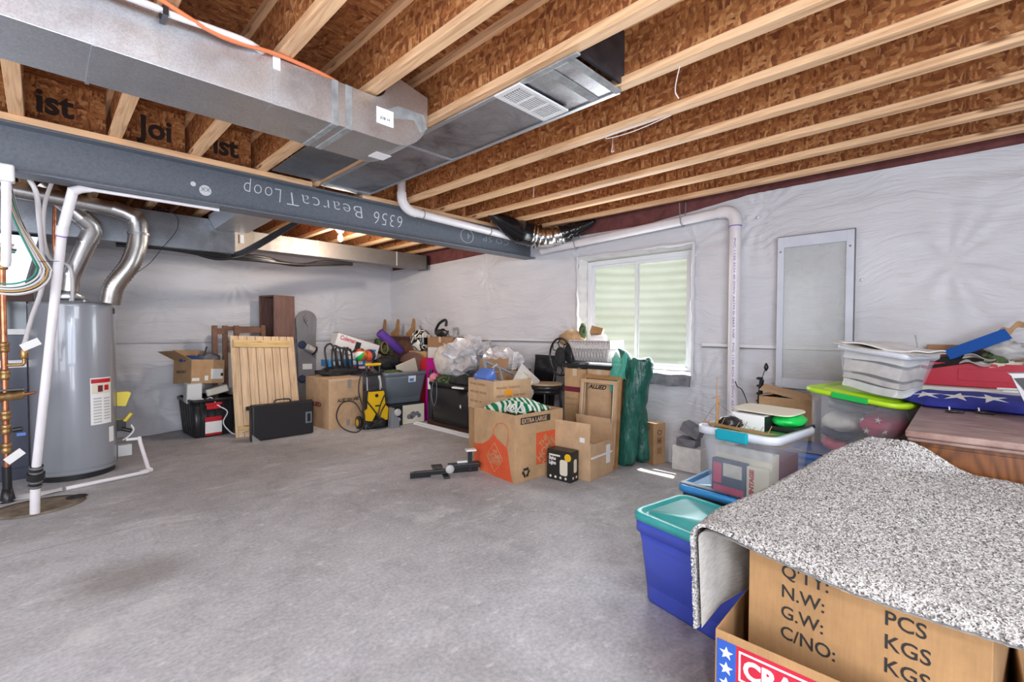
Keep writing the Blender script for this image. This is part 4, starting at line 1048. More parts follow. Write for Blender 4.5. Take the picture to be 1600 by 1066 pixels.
MB().tube([b3 - (b3 - b2).normalized() * 0.02, b3 + (b3 - b2).normalized() * 0.035], 0.029, 18).build('pipe_collar', 'pvc', dsp)
MB().tube([b3 - (b3 - b2).normalized() * 0.030, b3 - (b3 - b2).normalized() * 0.019], 0.0262, 18).build('primer_ring', 'purple', dsp)
MB().tube([b3, b4], 0.026, 18).build('upper_pipe', 'pvc', dsp)
MB().tube([b4 - Vector((0.01, 0, 0.02)), b4 + Vector((0.03, 0, 0.005)), (0.24, 3.80, 2.092), (0.9, 3.80, 2.094)], [0.027, 0.024, 0.011, 0.011], 14).build('horizontal_pipe', 'pvc', dsp)

# left-edge plumbing in front of the furnace
fu = thing('furnace', 'dark blue-grey furnace cabinet with pale metal plenum left of the water heater', 'furnace', (-0.42, 5.85, 0))
MB().box(-0.34, 0.34, -0.28, 0.35, 0, 1.47).build('cabinet', 'furnace', fu, bevel=0.006)
MB().box(-0.34, 0.34, -0.292, -0.281, 0.10, 0.70).box(-0.34, 0.34, -0.292, -0.281, 0.74, 1.20).build('door', 'furnace', fu, bevel=0.004)
MB().box(-0.30, 0.335, -0.295, -0.2925, 0.93, 0.99).build('label_strip', 'white_paper', fu)
MB().box(-0.34, 0.34, -0.30, -0.281, 1.20, 1.245).build('trim_strip', 'white_paper', fu)
MB().box(-0.34, 0.34, -0.295, -0.281, 1.245, 1.47).build('window_panel', 'screen_black', fu)
MB().box(-0.35, 0.38, -0.29, 0.35, 1.4705, 1.56).build('top_flange', 'walnut_dark', fu)
MB().loft([[(-0.30, -0.25, 1.561), (0.32, -0.25, 1.561), (0.32, 0.3, 1.561), (-0.30, 0.3, 1.561)], [(-0.30, -0.25, 2.02), (0.42, -0.25, 2.02), (0.42, 0.3, 2.02), (-0.30, 0.3, 2.02)]], True, True, smooth=False).build('plenum', m_galv('pale_plenum_metal', 0.80, 0.35, (0.6, 0.63, 0.68), 0.3, (0.92, 0.98, 1.08)), fu)

cm = thing('copper_manifold', 'upright copper pipe with brass valves at the left picture edge', 'water pipe', (-0.184, 4.9, -0.281))
cm.scale = (1.15, 1.15, 1.225)
MB().tube([(0, 0, 0.42), (0, 0, 1.72)], 0.0155, 12).build('copper_riser', 'copper', cm)
MB().tube([(0, 0, 0.31), (0, 0, 0.44)], 0.022, 12).build('valve_body', 'black', cm)
MB().lathe([(0.034, 0.2305), (0.034, 0.25), (0.024, 0.31), (0.018, 0.31)], 16).build('floor_stand', 'black', cm)
for z in (0.55, 0.66, 0.74, 0.98, 1.14, 1.62): MB().lathe([(0.018, z - 0.03), (0.025, z - 0.025), (0.025, z - 0.005), (0.020, z), (0.025, z + 0.005), (0.025, z + 0.025), (0.018, z + 0.03)], 8).build('brass_fitting', 'brass', cm)
MB().tube([(-0.10, 0, 0.845), (0.075, 0, 0.858), (0.085, 0, 0.858)], [0.032, 0.027, 0.016], 14).build('backflow_valve', 'brass', cm)
MB().tube([(0.08, 0, 0.858), (0.14, 0, 0.865)], [0.014, 0.004], 10).build('copper_tip', 'copper', cm)
MB().box(-0.07, 0.085, -0.03, 0.03, 0.886, 0.896).build('valve_flange', 'black', cm)
MB().tube([(0, 0, 1.035), (0.075, 0, 1.035), (0.085, 0, 1.045), (0.085, 0, 1.07)], 0.010, 10).build('cross_pipe', 'brass', cm)
MB().lathe([(0.014, 1.07), (0.020, 1.08), (0.020, 1.12), (0.012, 1.13), (0.015, 1.16)], 10, T(0.085, 0, 0)).build('brass_fitting', 'brass', cm)
MB().tube([(0.03, 0, 0.65), (0.07, -0.01, 0.655)], 0.014, 8).build('valve_lever', 'black', cm)
MB().box(0.045, 0.085, -0.018, -0.008, 0.615, 0.632, ).build('valve_lever', 'blue_dusty', cm)
for (x, z, a) in ((0.115, 1.155, -28), (0.035, 0.50, -38)):
    MB().box(-0.045, 0.045, -0.0025, 0, -0.022, 0.022, T(x, -0.03, z) @ rotm(0, a, 0)).build('paper_tag', 'white_paper', cm)
tag(MB().tube(smooth_path([(-0.035, 3.93, 2.13), (-0.005, 3.95, 2.05), (0.005, 4.09, 1.92), (0.016, 4.32, 1.736), (0.011, 4.52, 1.53), (-0.041, 4.72, 1.333), (-0.080, 4.88, 1.155), (-0.086, 4.9, 1.14)], 7), 0.0135, 10).build('flexible_water_tube', 'pex'),
    'slim white flexible tube hanging from the beam down to the brass valves', 'tube')
bx = thing('junction_box', 'white plastic box with a white pipe below it under the beam at the left edge', 'junction box', (-0.115, 3.655, 2.070))
MB().box(-0.045, 0.032, -0.05, 0.03, -0.045, 0.045).build('box', 'white', bx, bevel=0.01)
MB().tube([(0.0, 0, -0.04), (-0.008, 0.02, -0.45), (-0.012, 0.04, -0.48)], 0.020, 12).build('pipe', 'pvc', bx)
wc = thing('wire_coil', 'loose coil of green, white and yellow wires hanging at the left picture edge', 'wires', (0, 0, 0))
cols = ['#g', '#w', '#w', '#y', '#w', '#g', '#w']
M['wire_green'] = mat('green_wire', (0.02, 0.22, 0.14), 0.4); M['wire_yellow'] = mat('yellow_wire', (0.50, 0.30, 0.08), 0.4)
for i in range(9):
    mm = ['wire_green', 'pex', 'pex', 'wire_yellow', 'pex', 'wire_green', 'pex', 'black', 'pex'][i]
    r1 = 0.118 + 0.012 * (i % 5); cx, cz = -0.135 + 0.002 * i, 1.60 - 0.003 * i; yy = 3.86 + 0.011 * i
    P = [(cx + r1 * 1.05 * math.cos(R(a)), yy, cz + r1 * 0.85 * math.sin(R(a))) for a in range(-190, 91, 14)]
    P = [(-0.14 + 0.004 * i, yy, 2.08)] + [(-0.10 + 0.004 * i, yy, 1.88)] + [(cx + r1 * 1.05 * math.cos(R(a)), yy, cz + r1 * 0.85 * math.sin(R(a))) for a in range(15, -200, -14)] + [(cx - 0.05, yy, cz + r1 * 0.8), (cx + 0.03, yy, cz + r1 * 0.86)]
    MB().tube(smooth_path(P, 3), 0.0055, 6).build('wire', mm, wc)
MB().tube([(0.0, 3.86, 1.64), (0.085, 3.9, 1.655)], 0.0015, 5).build('zip_tie', 'black', wc)

# ================================================================== far-wall clutter
# --- black tote with red latches
bt = thing('black_tote', 'black storage tote with red latches and a red and white label, open and full', 'tote', (1.395, 6.505, 0), (0, 0, 4))
tub(bt, 0.46, 0.57, 0.445, 'black', 0.88, 0.04, 0.015, 0.035, ribs=5)
for x in (-0.03,):
    MB().box(x - 0.065, x + 0.075, -0.310, -0.286, 0.325, 0.39).box(x - 0.08, x + 0.09, -0.317, -0.296, 0.375, 0.40).build('latch', 'red', bt, bevel=0.006)
MB().box(-0.105, 0.065, -0.0015, 0, 0.03, 0.22, T(0, -0.268, 0) @ rotm(4.0, 0, 0)).build('label', 'white_paper', bt)
MB().box(-0.105, 0.065, -0.0025, -0.001, 0.18, 0.235, T(0, -0.268, 0) @ rotm(4.0, 0, 0)).build('label_band', 'red', bt); MB().box(-0.105, 0.065, -0.0025, -0.001, 0.02, 0.045, T(0, -0.268, 0) @ rotm(4.0, 0, 0)).build('label_band', 'red', bt)
MB().blob((0.0, 0.02, 0.32), (0.17, 0.20, 0.10), 0.3, 2.5, 3).build('packed_cloth', 'fabric_grey', bt)
sp = thing('small_speaker', 'light grey boxy speaker standing in the black tote under the carton', 'speaker', (1.225, 6.40, 0.40), (8, 0, 4))
MB().box(-0.08, 0.08, -0.06, 0.06, 0, 0.235).build('case', 'grey_light', sp, bevel=0.012)
MB().box(-0.07, 0.07, -0.062, -0.0605, 0.01, 0.225).build('front_cover', 'white', sp, bevel=0.004)
fxm = thing('telephone', 'pale grey telephone with corded handset propped on the black tote, cord trailing to floor', 'telephone', (1.49, 6.44, 0.475), (0, -14, -8))
MB().box(-0.115, 0.115, -0.07, 0.07, 0, 0.085).build('base', 'grey_light', fxm, bevel=0.01)
MB().box(-0.10, 0.10, -0.0715, -0.0702, 0.012, 0.07).build('front_panel', 'cream', fxm)
hs_ = MB().tube(smooth_path([(-0.22, -0.10, 0.10), (-0.20, -0.115, 0.03), (-0.165, -0.12, -0.03)], 5), [0.022] * 3 + [0.014] * 5 + [0.022] * 3, 10)
hs_.build('handset', 'white', fxm)
MB().tube(smooth_path([(-0.16, -0.12, -0.03), (-0.09, -0.20, 0.0), (-0.05, -0.25, -0.10), (0.02, -0.27, -0.20), (-0.05, -0.29, -0.30), (-0.03, -0.33, -0.40), (0.02, -0.42, -0.455), (0.14, -0.52, -0.43)], 8), 0.007, 8).build('coiled_cord', 'pex', fxm)
# --- carton tilted on the tote
ct = thing('open_carton', 'tilted brown carton with raised flap, full of dark bags, on the black tote', 'box', (1.322, 6.56, 0.600), (-3, 4, 18))
carton(ct, 0.38, 0.36, 0.28, 'card', 'open', {'x-': (152, 0.20), 'y+': (100, 0.12)})
MB().box(0.03, 0.17, -0.1825, -0.1808, 0.05, 0.17).build('shipping_label', 'white_paper', ct); MB().box(-0.18, -0.10, -0.1825, -0.1808, 0.03, 0.065).build('shipping_label', 'white_paper', ct)
MB().box(0.145, 0.175, -0.1832, -0.1826, 0.085, 0.12).build('label_print', 'ink', ct)
MB().box(-0.04, 0.0, -0.1825, -0.1808, 0.035, 0.09, ).build('torn_patch', 'white_paper', ct)
text('AIRPORT', 0.05, frame((-0.1912, 0.12, 0.12), (0, -1, 0), (0, 0, 1)), 'ink', ct, sx=1.0)
tag(MB().blob((1.25, 6.58, 0.885), (0.13, 0.14, 0.045), 0.35, 3, 5).build('blue_cloth', 'fabric_blue'), 'blue cloth bundle showing in the tilted carton', 'cloth')
tag(MB().blob((1.42, 6.58, 0.885), (0.13, 0.14, 0.075), 0.4, 3, 8, ridge=True).build('dark_bag', 'fabric_grey'), 'dark grey bag sticking out of the tilted carton', 'bag')
tag(MB().tube([(1.36, 6.52, 0.90), (1.40, 6.52, 1.04)], 0.009, 8).build('strap_handle', 'black'), 'short black stick poking up from the tilted carton', 'stick')
# --- plank panel
pnl = thing('plank_panel', 'pale knotty pine plank panel with battens leaning behind the black case', 'wood panel', (1.55, 5.955, 0.004), (-16.5, 1.8, 0))
PW, PH = 0.74, 1.22
for i in range(8):
    x0 = i * PW / 8
    MB().box(x0 + 0.003, x0 + PW / 8 - 0.003, 0, 0.02, 0, PH).build('plank', 'pine_board', pnl, bevel=0.002)
MB().box(0.03, PW - 0.06, -0.019, -0.0005, PH - 0.145, PH - 0.055).build('batten', 'pine_board_x', pnl, bevel=0.002)
MB().box(0.03, 0.35, -0.019, -0.0005, 0.05, 0.13).build('batten', 'pine_board_x', pnl, bevel=0.002)
MB().box(0.12, 0.17, -0.035, -0.001, 0.30, 0.345).build('hinge', 'black_metal', pnl)
# --- black hard case
cs = thing('black_case', 'flat black hard case with handle standing in front of the pine panel', 'case', (1.955, 5.655, 0), (0, 0, -1))
MB().box(-0.335, 0.335, -0.065, 0.065, 0.002, 0.40).build('shell', 'black', cs, bevel=0.02)
MB().box(-0.337, 0.337, -0.004, 0.004, 0.0015, 0.403).build('seam', 'black_metal', cs)
MB().tube(smooth_path([(-0.09, 0, 0.40), (-0.07, 0, 0.435), (0.07, 0, 0.435), (0.09, 0, 0.40)], 5), 0.008, 8).build('handle', 'black', cs)
MB().box(0.235, 0.31, -0.072, -0.0655, 0.135, 0.27).build('side_latch', 'grey_tote', cs, bevel=0.004)
MB().box(0.255, 0.29, -0.080, -0.0725, 0.155, 0.25).build('latch_grip', 'black_metal', cs, bevel=0.003)
MB().prism([(-0.338, 0.0), (-0.25, 0.0), (-0.338, 0.085)], -0.068, -0.066, 'y').build('corner_guard', 'metal', cs)
# --- bed-rail like wooden frame
bf = thing('wooden_rail_frame', 'dark brown wooden rail frame standing behind the pine panel', 'wood frame', (1.80, 6.70, 0))
for x, y in ((-0.285, -0.03), (-0.15, 0.06), (-0.05, -0.05), (0.265, -0.05)):
    MB().box(x - 0.028, x + 0.028, y - 0.022, y + 0.022, 0, 1.295 + (0.01 if x > 0 else 0)).build('post', 'brown_wood', bf, bevel=0.004)
MB().box(-0.022, 0.237, -0.065, -0.035, 1.20, 1.275).box(-0.257, -0.178, -0.03, 0.0, 1.185, 1.26).build('top_rail', 'brown_wood', bf, bevel=0.003)
MB().box(-0.122, 0.237, 0.04, 0.07, 1.235, 1.285).build('rear_rail', 'brown_wood', bf)
# --- tall cabinet
tc = thing('tall_cabinet', 'tall narrow dark brown open cabinet against the far wall', 'cabinet', (2.252, 6.685, 0), (0, 0, 15))
cw, cd_, ch = 0.30, 0.33, 1.70
MB().box(-cw / 2, cw / 2, -cd_ / 2, -cd_ / 2 + 0.018, 0, ch).box(-cw / 2, cw / 2, cd_ / 2 - 0.018, cd_ / 2, 0, ch).box(-cw / 2 + 0.001, cw / 2, -cd_ / 2 + 0.018, cd_ / 2 - 0.018, ch - 0.02, ch).box(-cw / 2 + 0.001, cw / 2, -cd_ / 2 + 0.018, cd_ / 2 - 0.018, 0.0, 0.06).build('carcass', 'walnut', tc, bevel=0.002)
MB().box(cw / 2 - 0.012, cw / 2 - 0.002, -cd_ / 2 + 0.018, cd_ / 2 - 0.018, 0.06, ch - 0.02).build('back_panel', 'walnut_dark', tc)
for z in (0.6, 1.15): MB().box(-cw / 2 + 0.012, cw / 2 - 0.012, -cd_ / 2 + 0.018, cd_ / 2 - 0.018, z, z + 0.018).build('shelf', 'walnut_dark', tc)
# --- snowboard
sn = thing('snowboard', 'grey snowboard with two bindings leaning upright on the far wall', 'snowboard', (2.70, 6.80, 0.01), (-4, 1.2, 0))
SL, SW = 1.52, 0.30
def sb_half(t):
    t = abs(t - 0.5) * 2
    return SW / 2 * (math.sqrt(max(0, 1 - ((t - 0.82) / 0.18) ** 2)) if t > 0.82 else (0.86 + 0.14 * (t / 0.82) ** 2))
tt_ = [0.5 - 0.5 * math.cos(PI * i / 60) for i in range(61)]
out_ = [(sb_half(t), SL * t) for t in tt_] + [(-sb_half(t), SL * t) for t in tt_[::-1]]
out_ = [p for i, p in enumerate(out_) if i == 0 or (abs(p[0] - out_[i - 1][0]) + abs(p[1] - out_[i - 1][1])) > 1e-4]
MB().prism(out_, 0, 0.012, 'y').build('deck', 'board_grey', sn)
for z, a in ((0.98, 28), (0.50, 18)):
    b_ = thing('x', 'x', 'x'); bpy.data.objects.remove(b_)
    mt = T(0.0, -0.002, z) @ rotm(0, a, 0)
    MB().lathe([(0.055, 0), (0.055, 0.02), (0.03, 0.03)], 20, mt @ T(-0.08, 0, 0) @ rotm(90, 0, 0)).build('binding_disc', 'fabric_navy', sn)
    MB().box(-0.03, 0.15, -0.05, -0.005, -0.045, 0.045, mt).build('binding_base', 'grey_light', sn, bevel=0.012)
    MB().box(0.0, 0.10, -0.085, -0.0505, -0.035, 0.035, mt).build('binding_strap', 'fabric_beige', sn, bevel=0.01)
    MB().tube([tuple(mt @ Vector((0.11, -0.02 - 0.07 * math.sin(t_), 0.06 * math.cos(t_)))) for t_ in np.linspace(0, PI, 9)], 0.012, 8).build('highback', 'black', sn)
MB().box(-0.065, 0.07, -0.0022, -0.0003, 0.66, 0.74).build('sticker', 'white_paper', sn)
for i in range(3): MB().tube([(-0.03 + 0.02 * i, -0.003, 1.34 - 0.03 * i), (-0.05 + 0.02 * i, -0.003, 1.42 - 0.03 * i), (-0.02 + 0.02 * i, -0.003, 1.44 - 0.03 * i)], 0.003, 5).build('board_graphic', 'black', sn)
# --- moving carton
av = thing('moving_carton', 'tall closed brown carton between the black case and the yellow pressure washer', 'box', (2.70, 5.935, 0), (0, 0, 4))
carton(av, 0.47, 0.60, 0.63, 'card_light', 'closed')
MB().box(-0.236, 0.236, -0.3015, -0.3002, 0.60, 0.628).build('tape_strip', 'tape', av)
MB().box(0.02, 0.075, -0.3022, -0.3006, 0.50, 0.61, T(0, 0, 0)).box(0.0, 0.05, -0.302, -0.3006, 0.02, 0.10).build('tape_patch', 'tape_grey', av)
text('ALLIED VAN LINES', 0.058, frame((-0.12, -0.3010, 0.335), (1, 0, 0), (0, 0, 1)), 'ink', av, sx=0.62, bold=0.002, shear=0.4)
text('ALLIED', 0.075, frame((-0.2358, 0.22, 0.27), (0, -1, 0), (0, 0, 1)), 'maroon', av, sx=1.4, bold=0.003)
# --- camping stove box, white with red word
cb_ = thing('stove_box', 'long white printed box with a red word, tilted on top of the pile', 'box', (3.19, 6.34, 0.99), (0, 17.5, -3))
MB().box(-0.325, 0.325, -0.10, 0.10, -0.125, 0.125).build('box_body', 'white_paper', cb_, bevel=0.004)
MB().box(-0.327, 0.327, -0.102, 0.102, 0.1255, 0.129).build('box_top', 'brown_wood', cb_)
text('Coleman', 0.085, frame((-0.28, -0.1012, 0.045), (1, 0, 0), (0, 0, 1)), 'red', cb_, sx=0.75, bold=0.002)
MB().box(-0.04, 0.04, -0.1016, -0.1002, -0.08, 0.08).box(-0.02, 0.015, -0.1022, -0.1017, -0.05, 0.04).build('box_print', 'black', cb_)
MB().box(0.115, 0.235, -0.1016, -0.1002, -0.085, 0.0).build('box_print', 'grey', cb_)
MB().prism([(0.20, 0.03), (0.29, 0.05), (0.27, -0.03), (0.235, 0.01)], -0.1018, -0.1002, 'y').build('box_print', 'blue_lid', cb_)
# --- bright game boxes under it
for i, (x, y, z, w, d, h, m_, rz, ry, lb_) in enumerate([
    (2.95, 6.20, 0.632, 0.62, 0.42, 0.055, 'black_matt', 2, 0, 'flat black bag lying on top of the tall closed carton'),
    (3.05, 6.22, 0.69, 0.55, 0.30, 0.05, 'red_card', 3, 0, 'flat dark red game box above the black bag'),
    (2.98, 6.25, 0.743, 0.52, 0.28, 0.09, 'blue_lid', -3, 0, 'blue and white game box stacked under the tilted white box'),
    (3.36, 6.15, 0.72, 0.34, 0.22, 0.035, 'blue_lid', 6, 8, 'thin blue box sticking out right of the coloured ball'),
    (3.10, 6.27, 0.835, 0.20, 0.24, 0.045, 'white_paper', 3, 0, 'small white box wedged beneath the tilted white box')]):
    g_ = thing('black_bag' if i == 0 else 'game_box', lb_, 'bag' if i == 0 else 'box', (x, y, z), (0, ry, rz))
    MB().box(-w / 2, w / 2, -d / 2, d / 2, 0, h).build('body', m_, g_, bevel=0.012 if i == 0 else 0.002)
    if i in (1, 2, 3):
        MB().box(-w * 0.42, -w * 0.1, -d / 2 - 0.0012, -d / 2 - 0.0002, h * 0.2, h * 0.8).build('box_print', 'white_paper', g_); MB().box(w * 0.1, w * 0.42, -d / 2 - 0.0012, -d / 2 - 0.0002, h * 0.2, h * 0.8).build('box_print', 'white_paper', g_)
# black chair-like straps
stp = thing('black_frame_straps', 'tangle of looped black straps in front of the stacked game boxes', 'straps', (2.72, 6.0, 0.64))
for i in range(5):
    x = -0.05 + 0.075 * i
    MB().tube(smooth_path([(x, 0.02, 0.0), (x - 0.05, -0.02, 0.18), (x - 0.06 + 0.03 * (i % 2), 0, 0.36), (x + 0.01, 0.0, 0.42 - 0.03 * i), (x + 0.06, -0.02, 0.33), (x + 0.09, 0, 0.15), (x + 0.11, 0.02, 0.01)], 6), 0.013, 8).build('strap', 'black', stp)
MB().blob((0.12, 0.06, 0.04), (0.28, 0.10, 0.07), 0.35, 3, 11).build('bag_body', 'black_matt', stp)
# coloured ball
cbm = MB(); nb = 12
fb_ = thing('coloured_ball', 'striped orange, yellow and green ball behind the yellow pressure washer handle', 'ball', (3.10, 5.98, 0.90))
for i in range(8):
    mm = ['orange', 'yellow', 'camo', 'orange', 'white', 'green_latch', 'orange', 'yellow'][i]
    q = MB(); a0, a1 = 2 * PI * i / 8, 2 * PI * (i + 1) / 8
    q.grid(lambda u, v: (0.088 * math.sin(v * PI) * math.cos(a0 + (a1 - a0) * u), 0.088 * math.sin(v * PI) * math.sin(a0 + (a1 - a0) * u), 0.088 * math.cos(v * PI)), 4, 14, None, rotm(60, 20, 0))
    q.build('ball_panel', mm, fb_)
b2_ = thing('second_ball', 'dark blue and orange ball just right of the striped ball', 'ball', (3.245, 6.0, 0.885))
MB().lathe([(0.085 * math.sin(t_), -0.085 * math.cos(t_)) for t_ in np.linspace(0.02, PI - 0.02, 18)], 24).build('ball_body', 'orange', b2_)
MB().lathe([(0.0862 * math.sin(t_), -0.0862 * math.cos(t_)) for t_ in np.linspace(1.2, 1.95, 8)], 24, rotm(0, 80, 20), caps=False).build('ball_band', 'fabric_navy', b2_)
# --- pressure washer
pw = thing('pressure_washer', 'yellow and black upright pressure washer with coiled hose', 'pressure washer', (2.96, 5.38, 0), (0, 0, -6))
fr_ = rr(0.24, 0.14, 0.04, 0.12)
MB().loft([rr(0.26, 0.16, 0.04, 0.10), rr(0.27, 0.17, 0.04, 0.20), rr(0.24, 0.16, 0.04, 0.38), rr(0.23, 0.14, 0.04, 0.465), rr(0.20, 0.12, 0.03, 0.48)]).build('body', 'black', pw)
MB().prism([(-0.10, 0.47), (-0.115, 0.26), (-0.15, 0.24), (-0.145, 0.12), (-0.06, 0.10), (0.0, 0.21), (0.06, 0.10), (0.145, 0.10), (0.155, 0.25), (0.115, 0.30), (0.10, 0.47)], -0.100, -0.072, 'y').build('front_cover', 'yellow', pw, bevel=0.01)
MB().lathe([(0.022, 0), (0.022, 0.006)], 16, T(0.0, -0.100, 0.42) @ rotm(90, 0, 0)).build('switch', 'black', pw)
MB().box(-0.02, 0.045, -0.1015, -0.1, 0.28, 0.30).build('badge', 'ink', pw)
for x in (-0.085, 0.085): MB().tube([(x, -0.02, 0.46), (x, 0.0, 0.66)], 0.011, 10).build('handle_tube', 'metal', pw)
for x in (-0.085, 0.085): MB().tube([(x, 0.0, 0.65), (x, 0.01, 0.80)], 0.016, 10).build('upper_tube', 'black', pw)
MB().box(-0.11, 0.11, -0.015, 0.03, 0.66, 0.70).build('cross_bar', 'black', pw, bevel=0.006)
MB().tube([(-0.10, 0.01, 0.805), (0.10, 0.01, 0.805)], 0.019, 12).build('grip', 'yellow', pw)
for x in (-0.175, 0.155):
    w_ = thing('x', 'x', 'x'); bpy.data.objects.remove(w_)
    MB().lathe([(0.02, -0.02), (0.075, -0.02), (0.08, -0.01), (0.08, 0.01), (0.075, 0.02), (0.02, 0.02)], 20, T(x, 0.04, 0.08) @ rotm(0, 90, 0)).build('wheel', 'black', pw)
    MB().lathe([(0.045, -0.022), (0.045, 0.022)], 16, T(x, 0.04, 0.08) @ rotm(0, 90, 0)).build('wheel_hub', 'yellow', pw)
MB().loft([rr(0.30, 0.16, 0.03, 0.0), rr(0.30, 0.17, 0.03, 0.06), rr(0.24, 0.14, 0.03, 0.10)]).build('foot', 'black', pw)
hz = MB()
hz.tube(smooth_path([(-0.05, -0.11, 0.72), (-0.19, -0.10, 0.70), (-0.23, -0.10, 0.5), (-0.19, -0.12, 0.30), (-0.20, -0.20, 0.12), (-0.30, -0.22, 0.02), (-0.45, -0.16, 0.08), (-0.50, -0.10, 0.22), (-0.42, -0.06, 0.36), (-0.28, -0.08, 0.36), (-0.20, -0.12, 0.22), (-0.14, -0.2, 0.05), (0.0, -0.16, 0.12)], 7), 0.0085, 8)
hz.build('hose', 'black', pw)
for pts in ([(-0.13, -0.11, 0.36), (-0.02, -0.13, 0.20), (0.02, -0.13, 0.10)], [(0.10, -0.11, 0.42), (0.03, -0.13, 0.28), (0.0, -0.13, 0.14)], [(0.14, -0.11, 0.34), (0.05, -0.13, 0.22), (0.02, -0.13, 0.12)]):
    MB().tube(smooth_path(pts, 6), 0.0085, 8).build('power_cord', 'black', pw)
MB().blob((0.02, -0.12, 0.075), (0.09, 0.05, 0.06), 0.4, 3, 2).build('cord_bundle', 'black', pw)
tag(MB().tube([(3.03, 5.36, 0.66), (3.05, 5.33, 0.50)], [0.02, 0.003], 8).build('spray_nozzle', 'fabric_beige'), 'thin spray nozzle hanging between the pressure washer handle tubes', 'nozzle')
tag(MB().prism([(2.80, 0.0), (2.86, 0.0), (2.86, 0.62), (2.80, 0.62)], 5.66, 5.72, 'y').build('brick_red_post', 'brown_wood'), 'reddish-brown wooden board standing behind the pressure washer', 'board')
# --- grey tote on a white printed box
lg = thing('printed_toy_box', 'black and cream printed toy box under the grey tote', 'box', (3.47, 5.44, 0), (0, 0, -3))
MB().box(-0.34, 0.17, -0.20, 0.20, 0, 0.262).build('box_body', 'black', lg, bevel=0.003)
MB().box(-0.155, 0.169, -0.2018, -0.2002, 0.006, 0.255).build('picture_panel', 'cream', lg)
bb = MB()
for (x, z, r_) in ((-0.06, 0.10, 0.035), (0.0, 0.12, 0.045), (0.06, 0.13, 0.03), (0.09, 0.10, 0.03), (-0.02, 0.085, 0.025)): bb.lathe([(r_, 0), (r_, 0.001)], 14, T(x, -0.2019, z) @ rotm(90, 0, 0))
bb.build('picture_vehicle', 'fabric_grey', lg)
for (x, z) in ((-0.215, 0.18), (-0.215, 0.08)): MB().lathe([(0.028, 0), (0.028, 0.001)], 14, T(x, -0.2002, z) @ rotm(90, 0, 0)).build('small_picture', 'grey_light', lg)
gt = thing('grey_tote', 'slate grey storage tote with a pale sticker, open, stacked on the printed toy box', 'tote', (3.44, 5.55, 0.266), (0, 0, -4))
tub(gt, 0.62, 0.44, 0.42, 'grey_tote', 0.80, 0.05, 0.014, 0.05, step=0.72)
MB().box(0.02, 0.13, -0.0012, 0, 0.0, 0.085, T(0, -0.2205, 0.28) @ rotm(4, 0, 0)).build('sticker', 'white_paper', gt)
MB().box(0.035, 0.10, -0.0022, -0.001, 0.01, 0.05, T(0, -0.2205, 0.28) @ rotm(4, 0, 0)).build('sticker_print', 'blue_lid', gt)
tag(MB().box(-0.17, 0.17, -0.012, 0.012, -0.11, 0.11, T(3.55, 5.52, 0.70) @ rotm(0, -16, 8)).build('picture_book', 'cream'), 'cream-edged book sticking out of the grey tote', 'book')
tag(MB().blob((3.32, 5.50, 0.66), (0.16, 0.12, 0.05), 0.3, 4, 6).build('green_cloth', 'camo'), 'green patterned cloth at the left inside the grey tote', 'cloth')
vac = thing('vacuum_head', 'grey transparent vacuum floor head standing left of the printed toy box', 'vacuum', (3.135, 5.19, 0), (0, 0, -5))
MB().prism([(-0.06, 0.0), (0.06, 0.0), (0.06, 0.10), (0.01, 0.18), (-0.01, 0.26), (-0.045, 0.26), (-0.05, 0.14)], -0.04, 0.04, 'y').build('head_shell', 'grey', vac, bevel=0.012)
MB().lathe([(0.045, 0), (0.045, 0.02), (0.03, 0.03)], 18, T(0.035, -0.04, 0.20) @ rotm(90, 0, 0)).build('round_cap', 'grey_light', vac)
# round tray behind
tr = thing('round_tabletop', 'round reddish-brown tabletop leaning on edge behind the grey tote', 'tabletop')
tr.matrix_world = frame((3.83, 5.80, 0.50), (0.156, -0.988, 0), (0.06, 0, 1))
MB().lathe([(0.01, 0.0), (0.41, 0.0), (0.42, 0.008), (0.42, 0.02), (0.41, 0.026), (0.01, 0.026)], 48).build('disc', 'walnut', tr)
MB().lathe([(0.418, -0.001), (0.424, 0.008), (0.424, 0.02), (0.418, 0.027)], 48, caps=False).build('edge_band', 'gold_wood', tr)
# --- dark bags and odds behind the tote
tag(MB().blob((3.55, 6.05, 0.76), (0.24, 0.16, 0.10), 0.4, 3, 17, ridge=True).build('dark_backpack', 'black_matt'), 'black backpack lying behind the grey tote', 'backpack')
tag(MB().box(-0.13, 0.13, -0.09, 0.09, -0.10, 0.10, T(3.66, 6.33, 0.98) @ rotm(0, 18, 10)).build('wicker_box', 'camo'), 'dark olive box beside the end of the tilted white box', 'box')
bk = thing('coiled_hose', 'small coil of yellowish hose hanging on the dark olive box', 'hose', (3.60, 6.21, 0.98))
MB().tube([(0.055 * math.cos(a), -0.004 * a / 6, 0.09 * math.sin(a)) for a in np.linspace(0, 6 * PI, 70)], 0.007, 6).build('coil', 'gold_wood', bk)
# --- purple foam roller
fr2 = thing('foam_roller', 'purple rolled foam mat slanting behind the tilted white box', 'foam roll', (3.72, 6.24, 1.06), (0, 129, 0))
MB().lathe([(0.01, -0.235), (0.062, -0.235), (0.068, -0.225), (0.068, 0.225), (0.062, 0.235), (0.01, 0.235)], 24).build('roll', 'purple_foam', fr2)
